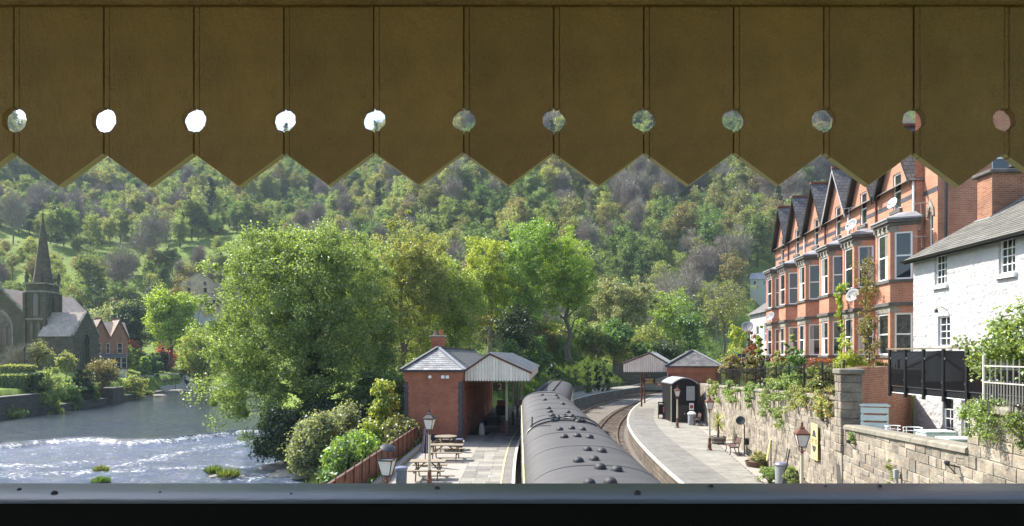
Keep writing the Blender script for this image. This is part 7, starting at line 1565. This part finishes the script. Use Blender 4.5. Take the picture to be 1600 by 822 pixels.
# ------------------------------------------------------------------ far bank gardens
HB = [((-2, 40), 571, 585, 104, 'bright clipped hedge at the left edge of the far bank', 'leaf_sycamore'), ((-5, 40), 586, 615, 99, 'mid-green clipped hedge on the river wall at the left edge', 'leaf_mid'), ((27, 62), 584, 612, 100, 'dark clipped hedge block between two lighter hedges', 'leaf_dark')]
for k, ((p0, p1), y0, y1, Y, lab, mt) in enumerate(HB):
    z0 = min(gz(y1, Y), float(ground_z(ax((p0+p1)/2, Y), Y))); hedge(lab, 0, (p1-p0)/F*Y, 0, 2.5, 0, gz(y0, Y)-z0, 0, (ax(p0, Y), Y, z0), mt, 40+k, .26, 40)
for k, (px, py0, py1, Y, w, mt, fl, lab) in enumerate(((80, 580, 622, 101, 44, 'leaf_sycamore', None, 'large rounded light green bush on the far bank'), (112, 600, 628, 108, 44, 'leaf_mid', None, 'spreading green bush above the mossy ledge'), (130, 580, 612, 113, 36, 'leaf_dark', None, 'dark bush below the church transept'),
    (15, 634, 655, 93, 44, 'leaf_sycamore', None, 'bright green bush at the water edge, far left'), (140, 602, 630, 114, 30, 'leaf_mid', None, 'green bush left of the square river buttress'), (178, 600, 630, 126, 26, 'leaf_mid', None, 'green bush right of the square river buttress'), (222, 600, 622, 138, 26, 'leaf_sycamore', None, 'light bush at the river bend ledge'),
    (192, 545, 566, 160, 34, 'leaf_sycamore', None, 'light green park bush beside the twin-gabled house'), (200, 535, 548, 172, 46, 'leaf_red', None, 'rust-red park shrub behind the light green bush'), (240, 553, 577, 160, 24, 'leaf_mid', None, 'dark green bush left of the park path'), (226, 558, 578, 156, 22, 'leaf_yellow', None, 'yellow-green bush by the park railing'),
    (215, 545, 560, 168, 26, 'leaf_mid', None, 'green bush behind the park lamp'), (290, 548, 560, 178, 16, 'leaf_dark', None, 'small round dark bush right of the lime tree'), (254, 548, 562, 176, 22, 'leaf_dark', None, 'dark hedge bush left of the lime tree trunk'), (315, 560, 580, 165, 36, 'leaf_sycamore', None, 'bush on the park wall below the yellow-green tree'),
    (205, 532, 540, 182, 40, 'petal_red', None, 'red flower bed behind the park shrubs'), (258, 541, 547, 186, 44, 'petal_red', None, 'long red flower bed left of the lime tree'), (308, 542, 548, 188, 36, 'petal_red', None, 'red flower bed right of the lime tree'),
    (100, 455, 478, 205, 60, 'leaf_mid', None, 'green thicket behind the church roof'), (110, 430, 460, 225, 60, 'leaf_sycamore', None, 'light thicket on the slope behind the church spire'), (150, 440, 470, 220, 60, 'leaf_dark', None, 'dark thicket on the slope right of the spire'), (60, 480, 500, 180, 60, 'leaf_dark', None, 'dark trees filling behind the church tower'),
    (235, 440, 480, 215, 70, 'leaf_dark', None, 'dark thicket left of the ruined building'), (280, 435, 465, 228, 40, 'leaf_olive', None, 'ivy-coloured bush growing against the ruin'), (388, 430, 490, 225, 52, 'leaf_dark', None, 'dark thicket right of the ruined building'), (375, 520, 570, 150, 70, 'leaf_mid', None, 'green bush behind the riverside tree at the bend'))):
    bush(lab, px, py0, py1, Y, w, mt, 400+k, n=55, per=70, leaf=.32 if Y < 150 else .45, name='bank_bush', zb=min(gz(py1, Y), float(ground_z(ax(px, Y), Y))-.2))
# ------------------------------------------------------------------ river rocks and tufts
def rock(label, px, py, w, h, z, seed, sy=.6, name='river_rock', group=None):
    x, y, _ = gnd(px, py, z); R = np.random.RandomState(seed); nu, nv = 18, 8; v = []
    for j in range(nv):
        ph = math.pi/2*j/(nv-1)
        for i in range(nu):
            a = 2*math.pi*i/nu; r = 1+.22*math.sin(3*a+seed)+.12*math.sin(7*a+2*seed)+.06*R.normal(); v.append((w*r*math.cos(a)*math.cos(ph)**.6, w*sy*r*math.sin(a)*math.cos(ph)**.6, h*math.sin(ph)+.04*R.normal()-.35))
    f = [(j*nu+i, j*nu+(i+1) % nu, (j+1)*nu+(i+1) % nu, (j+1)*nu+i) for j in range(nv-1) for i in range(nu)]
    o = MB().add(v, f).build(name, MT['rock'], smooth=45); o.location = (x, y, z); tag(o, label, 'rock', group); return o
rock('broad flat rock shelf at the near river bank', 470, 728, 3.2, .75, -4.05, 3, .8); rock('long flat rock shelf under the bushy tree', 500, 742, 3.4, .9, -4.05, 5, .6); rock('low rocky islet with grass in the near rapids', 350, 745, 1.5, .62, -4.05, 8, .55)
for k, (px, py, w, lab) in enumerate(((262, 613, 3.4, 'flat pale rock at the river bend, leftmost'), (285, 611, 4.2, 'flat pale rock at the river bend, middle'), (312, 606, 5.5, 'long pale gravel bar at the river bend'), (248, 619, 2.2, 'small rock at the end of the far ledge'), (225, 621, 1.8, 'small rock at the water edge below the ledge'))): rock(lab, px, py, w, .75, -3.45, 20+k, .5)
def tuft(label, px, py, z, r, seed, h=.5):
    x, y, _ = gnd(px, py, z); t = thing('grass_tuft', label, 'grass tuft', (x, y, z)); R = np.random.RandomState(seed); n = 420; a = R.uniform(0, 6.28, n); q = r*np.sqrt(R.uniform(0, 1, n)); p = np.stack([q*np.cos(a), q*np.sin(a)*.7, np.zeros(n)-.05+.25*(1-q/r)], 1)
    g = unit(np.stack([p[:, 0]*.6/r, p[:, 1]*.6/r, np.ones(n)], 1)+R.normal(size=(n, 3))*.25); L = (h*R.uniform(.5, 1.2, n))[:, None]; sd = unit(np.cross(g, R.normal(size=(n, 3))))*.035
    v = np.stack([p-sd, p+sd, p+g*L+sd*.2, p+g*L-sd*.2], 1).reshape(-1, 3); inst('blades', np_mesh('blades', v, quads(n), MT['grass_leaf']), t)
    mb = MB().lathe([(r*.9, -.4), (r*.8, -.02), (r*.3, .1)], 9); mb.build('mound', MT['rock'], t, smooth=60)
tuft('grassy mound on the right side of the rocky islet', 357, 744, -3.8, .75, 1); tuft('smaller grassy mound on the left of the rocky islet', 334, 739, -3.8, .5, 2); tuft('small grass tuft standing alone in mid river', 158, 736, -4.0, .5, 3, .35); tuft('grass tuft at the bottom edge of the river', 158, 753, -4.0, .6, 4, .3); tuft('grass tuft on the near rock shelf', 470, 738, -3.5, .8, 5, .45)

# ------------------------------------------------------------------ grass on the bank
R = np.random.RandomState(9); n = 30000; Yg = R.uniform(70, 122, n); Xg = np.array([EDL(y) for y in Yg])-4.35-R.uniform(0, 1, n)**1.2*10; ok = ground_z(Xg, Yg) > 0.2; Xg, Yg = Xg[ok], Yg[ok]; n = len(Xg); p = np.stack([Xg, Yg, ground_z(Xg, Yg)-.03], 1)
g = unit(R.normal(size=(n, 3))*.35+np.array([0, 0, 1])); L = R.uniform(.18, .5, n)[:, None]; sd = unit(np.cross(g, R.normal(size=(n, 3))))*.05; v = np.stack([p-sd, p+sd, p+g*L+sd*.2, p+g*L-sd*.2], 1).reshape(-1, 3)
tag(inst('bank_grass', np_mesh('bank_grass', v, quads(n), MT['grass_leaf']), None), 'rough grass covering the bank beside the far platform', 'grass', kind='stuff')
n = 9000; X_ = R.uniform(-15.5, -6.3, n); Y_ = R.uniform(20, 62, n); p = np.stack([X_, Y_, ground_z(X_, Y_)-.03], 1); g = unit(R.normal(size=(n, 3))*.4+np.array([0, 0, 1])); L = R.uniform(.2, .7, n)[:, None]; sd = unit(np.cross(g, R.normal(size=(n, 3))))*.04; v = np.stack([p-sd, p+sd, p+g*L+sd*.2, p+g*L-sd*.2], 1).reshape(-1, 3)
tag(inst('riverside_grass', np_mesh('riverside_grass', v, quads(n), MT['grass_leaf']), None), 'rough grass on the bank between fence and river', 'grass', kind='stuff')
# ------------------------------------------------------------------ hillside trees
def proto(seed, H, r, low, mat, n, per, leaf, cr, twig=False, bark='bark', tr=None, cone=False, maxn=26):
    ch = H*(1-low); lb = [(0, 0, H-ch*.5, r*.85, r*.85, ch*.5, n), (r*.3, -r*.2, H-ch*.6, r*.65, r*.65, ch*.3, n//3), (-r*.35, r*.1, H-ch*.35, r*.55, r*.55, ch*.28, n//3)]
    if cone: lb = [(0, 0, low*H+ch*(k+.3)/5, r*(1-.17*k), r*(1-.17*k), ch*.13, n//5) for k in range(5)]+[(0, 0, H-ch*.06, r*.12, r*.12, ch*.06, 4)]
    return tree_mesh(seed, lb, (0, 0, -2), (0, 0, H*.88), tr or H*.016, cr, per, leaf, mat, twig=twig, bark=bark, maxn=maxn)[:2]
PK = {'green': proto(501, 18, 5.0, .22, 'leaf_mid', 80, 70, .44, 1.25), 'lime': proto(502, 17, 4.7, .22, 'leaf_sycamore', 75, 66, .42, 1.2), 'yellow': proto(503, 16, 4.6, .2, 'leaf_willow', 75, 66, .42, 1.2),
      'olive': proto(504, 20, 4.8, .3, 'leaf_olive', 75, 56, .42, 1.25, bark='bark_pale', maxn=40), 'bare': proto(505, 19, 5, .25, 'twig_grey', 80, 44, .65, 1.3, twig=True, bark='bark_pale', maxn=70), 'bare_tall': proto(506, 23, 4, .4, 'twig_grey', 70, 44, .7, 1.2, twig=True, bark='bark_pale', maxn=60),
      'dark': proto(507, 17, 4.2, .1, 'leaf_mid', 75, 70, .42, 1.2), 'conifer': proto(508, 22, 3.6, .08, 'leaf_dark', 80, 80, .46, .9, cone=True), 'tall': proto(509, 23, 4.0, .36, 'leaf_willow', 75, 62, .42, 1.15, bark='bark_pale', maxn=60)}
def hill_tree(kind, px, Y, sc, label, seed=0):
    x = ax(px, Y); t = thing('hillside_tree', label, 'tree', (x, Y, float(ground_z(x, Y))), (seed*2.4) % 6.28, 'trees on the hillside'); cm, tm = PK[kind]
    inst('trunk', tm, t); inst('crown', cm, t); t.scale = (sc,)*3; return t
HT = [('green', 300, 330, 1.3, 'large dark green domed hillside tree near the third valance point'), ('lime', 45, 262, .95, 'pale willow-like tree in the meadow left of the spire'), ('green', 140, 250, 1.05, 'green oak in the meadow right of the spire'), ('bare', 190, 252, 1.1, 'bare purple-grey tree right of the meadow oak'),
      ('yellow', 475, 300, 1.2, 'pale yellow domed tree above the big riverside tree'), ('lime', 425, 292, 1.0, 'light green tree left of the pale yellow dome'), ('bare', 240, 285, 1.35, 'wide bare brown tree at the meadow top'), ('tall', 345, 268, .8, 'slim tree in the row along the meadow, left of the bend'), ('tall', 375, 266, .85, 'slim tree in the row along the meadow, right one'),
      ('bare_tall', 310, 270, .8, 'thin bare tree in the meadow row'), ('dark', 235, 268, .8, 'dark ivy-clad tree in the meadow row'), ('olive', 400, 272, .9, 'olive-green tree at the right end of the meadow row'), ('bare', 20, 300, 1.2, 'bare tree at the meadow edge, far left'), ('green', 100, 310, 1.1, 'green tree above the meadow near the first valance point'), ('conifer', 330, 350, 1.3, 'dark conifer beside the large domed tree'),
      ('lime', 560, 330, 1.2, 'light green hillside tree below the fourth notch'), ('yellow', 970, 300, .9, 'pale slender tree on the dark right hillside'), ('lime', 975, 250, .8, 'light green tree above the pale willow'), ('olive', 1060, 310, 1.3, 'olive hillside tree in the middle of the right wood'), ('conifer', 1020, 360, 1.3, 'tall dark conifer high on the right hillside')]
for k, a in enumerate(HT): hill_tree(*a, seed=k+1)
# dark retaining wall closing the cutting beyond the right canopy
dw = thing('retaining_wall', 'dark retaining wall behind the right canopy with a sloping ramp', 'wall', (ax(957, 116), 116, -1.2), -.12)
MB().box(0, 16, 0, .8, 0, gz(554, 116)+1.2).build('wall', MT['bank_wall'], dw); MB().box(-.1, 16, -.1, .9, gz(554, 116)+1.202, gz(554, 116)+1.4).build('coping', MT['stone_dark'], dw)
MB().add([(3, -2.2, 1.2), (15, -2.2, 4.4), (15, -.01, 4.4), (3, -.01, 1.2), (3, -2.2, .5), (15, -2.2, .5)], [(0, 1, 2, 3), (4, 5, 1, 0)]).build('ramp', MT['concrete'], dw)
# ------------------------------------------------------------------ the wood on the hill: one mass, instanced on points
def wood():
    R = np.random.RandomState(77); pts = []; Y = 196.0
    while Y < 545:
        step = 7.2+Y*.005; xa, xb = ax(-120, Y), ax(1720, Y); n = int((xb-xa)/step); X = np.linspace(xa, xb, n)+R.uniform(-.45, .45, n)*step; Yy = Y+R.uniform(-.5, .5, n)*step; pts.append(np.stack([X, Yy], 1)); Y += step*.92
    p = np.concatenate(pts); px = 800+F*p[:, 0]/p[:, 1]; py = 555-(ground_z(p[:, 0], p[:, 1])-CZ)/p[:, 1]*F
    meadow = (px < 440+30*np.sin(p[:, 1]*.1)) & (py > 352) & (py < 426) & (p[:, 1] < 325)
    low = (p[:, 1] < 212) & (px < 360)
    ruin = (abs(px-310) < 55) & (p[:, 1] < 250)
    houses = (p[:, 0] > 18) & (p[:, 1] < 232) & (px > 1150)
    thin = meadow & (R.rand(len(p)) > .17)
    keep = ~(thin | low | ruin | houses); p, px, py = p[keep], px[keep], py[keep]; n = len(p)
    names = list(PK); w_l = dict(green=.2, lime=.22, yellow=.16, olive=.13, bare=.11, bare_tall=.05, dark=.05, conifer=.02, tall=.08); w_r = dict(green=.16, lime=.12, yellow=.09, olive=.22, bare=.15, bare_tall=.09, dark=.05, conifer=.03, tall=.11)
    a = np.array([w_l[k] for k in names]); b = np.array([w_r[k] for k in names]); patch = fbm(p[:, 0]/38, p[:, 1]/38); kind = np.zeros(n, np.int32)
    for i in range(n):
        t = np.clip((px[i]-500)/300, 0, 1); w = a*(1-t)+b*t; c = np.cumsum(w/w.sum()); u = np.clip((patch[i]-.5)*1.6+.5+R.uniform(-.42, .42), 0, .999); kind[i] = np.searchsorted(c, u)
    me = bpy.data.meshes.new('hillside_wood'); me.vertices.add(n); z = ground_z(p[:, 0], p[:, 1]); me.vertices.foreach_set('co', np.stack([p[:, 0], p[:, 1], z], 1).astype(np.float32).ravel())
    for nm, tp, arr in (('kind', 'INT', kind), ('turn', 'FLOAT', R.uniform(0, 6.28, n).astype(np.float32)), ('size', 'FLOAT', (R.uniform(.7, 1.22, n)*np.where(py > 330, .92, 1.05)*np.where((px < 440) & (py > 400), .68, 1.0)).astype(np.float32))):
        me.attributes.new(nm, tp, 'POINT').data.foreach_set('value', arr)
    o = bpy.data.objects.new('hillside_wood', me); put(o); tag(o, 'mixed spring woodland covering the hill behind the town', 'woodland', kind='stuff')
    ng = bpy.data.node_groups.new('wood', 'GeometryNodeTree'); ng.interface.new_socket('Geometry', in_out='INPUT', socket_type='NodeSocketGeometry'); ng.interface.new_socket('Geometry', in_out='OUTPUT', socket_type='NodeSocketGeometry')
    nn, ll = ng.nodes, ng.links; gi = nn.new('NodeGroupInput'); go = nn.new('NodeGroupOutput'); ip = nn.new('GeometryNodeInstanceOnPoints'); jn = nn.new('GeometryNodeJoinGeometry')
    src = {}
    for ob in bpy.data.objects:
        if ob.name.startswith('crown') or ob.name.startswith('trunk'):
            for k in names:
                if ob.data == PK[k][0]: src.setdefault(k, [None, None])[0] = ob
                if ob.data == PK[k][1]: src.setdefault(k, [None, None])[1] = ob
    for k in reversed(names):
        j2 = nn.new('GeometryNodeJoinGeometry')
        for ob in src[k]: oi = nn.new('GeometryNodeObjectInfo'); oi.inputs['Object'].default_value = ob; oi.transform_space = 'ORIGINAL'; ll.new(oi.outputs['Geometry'], j2.inputs[0])
        g2 = nn.new('GeometryNodeGeometryToInstance'); ll.new(j2.outputs[0], g2.inputs[0]); ll.new(g2.outputs[0], jn.inputs[0])
    ll.new(gi.outputs[0], ip.inputs['Points']); ll.new(jn.outputs[0], ip.inputs['Instance']); ip.inputs['Pick Instance'].default_value = True
    def attr(nm, t): q = nn.new('GeometryNodeInputNamedAttribute'); q.data_type = t; q.inputs['Name'].default_value = nm; return q.outputs[0]
    ll.new(attr('kind', 'INT'), ip.inputs['Instance Index']); cx = nn.new('ShaderNodeCombineXYZ'); ll.new(attr('turn', 'FLOAT'), cx.inputs[2]); er = nn.new('FunctionNodeEulerToRotation'); ll.new(cx.outputs[0], er.inputs[0]); ll.new(er.outputs[0], ip.inputs['Rotation'])
    ll.new(attr('size', 'FLOAT'), ip.inputs['Scale']); ll.new(ip.outputs[0], go.inputs[0]); md = o.modifiers.new('wood', 'NODES'); md.node_group = ng
    print('wood trees', n)
wood()
# ------------------------------------------------------------------ haze in the valley
def haze():
    m, n, l, b = newmat('haze'); n.remove(b); pv = n.new('ShaderNodeVolumePrincipled'); pv.inputs['Color'].default_value = (.72, .85, 1.0, 1); pv.inputs['Density'].default_value = HAZE; pv.inputs['Anisotropy'].default_value = 0.0; l.new(pv.outputs[0], n['Material Output'].inputs['Volume'])
    o = MB().box(-1160, 1160, -160, 1460, -7, 285).build('haze', m); tag(o, 'thin blue haze filling the valley', 'haze', kind='stuff'); o.display_type = 'WIRE'
HAZE = 0.00017
haze()
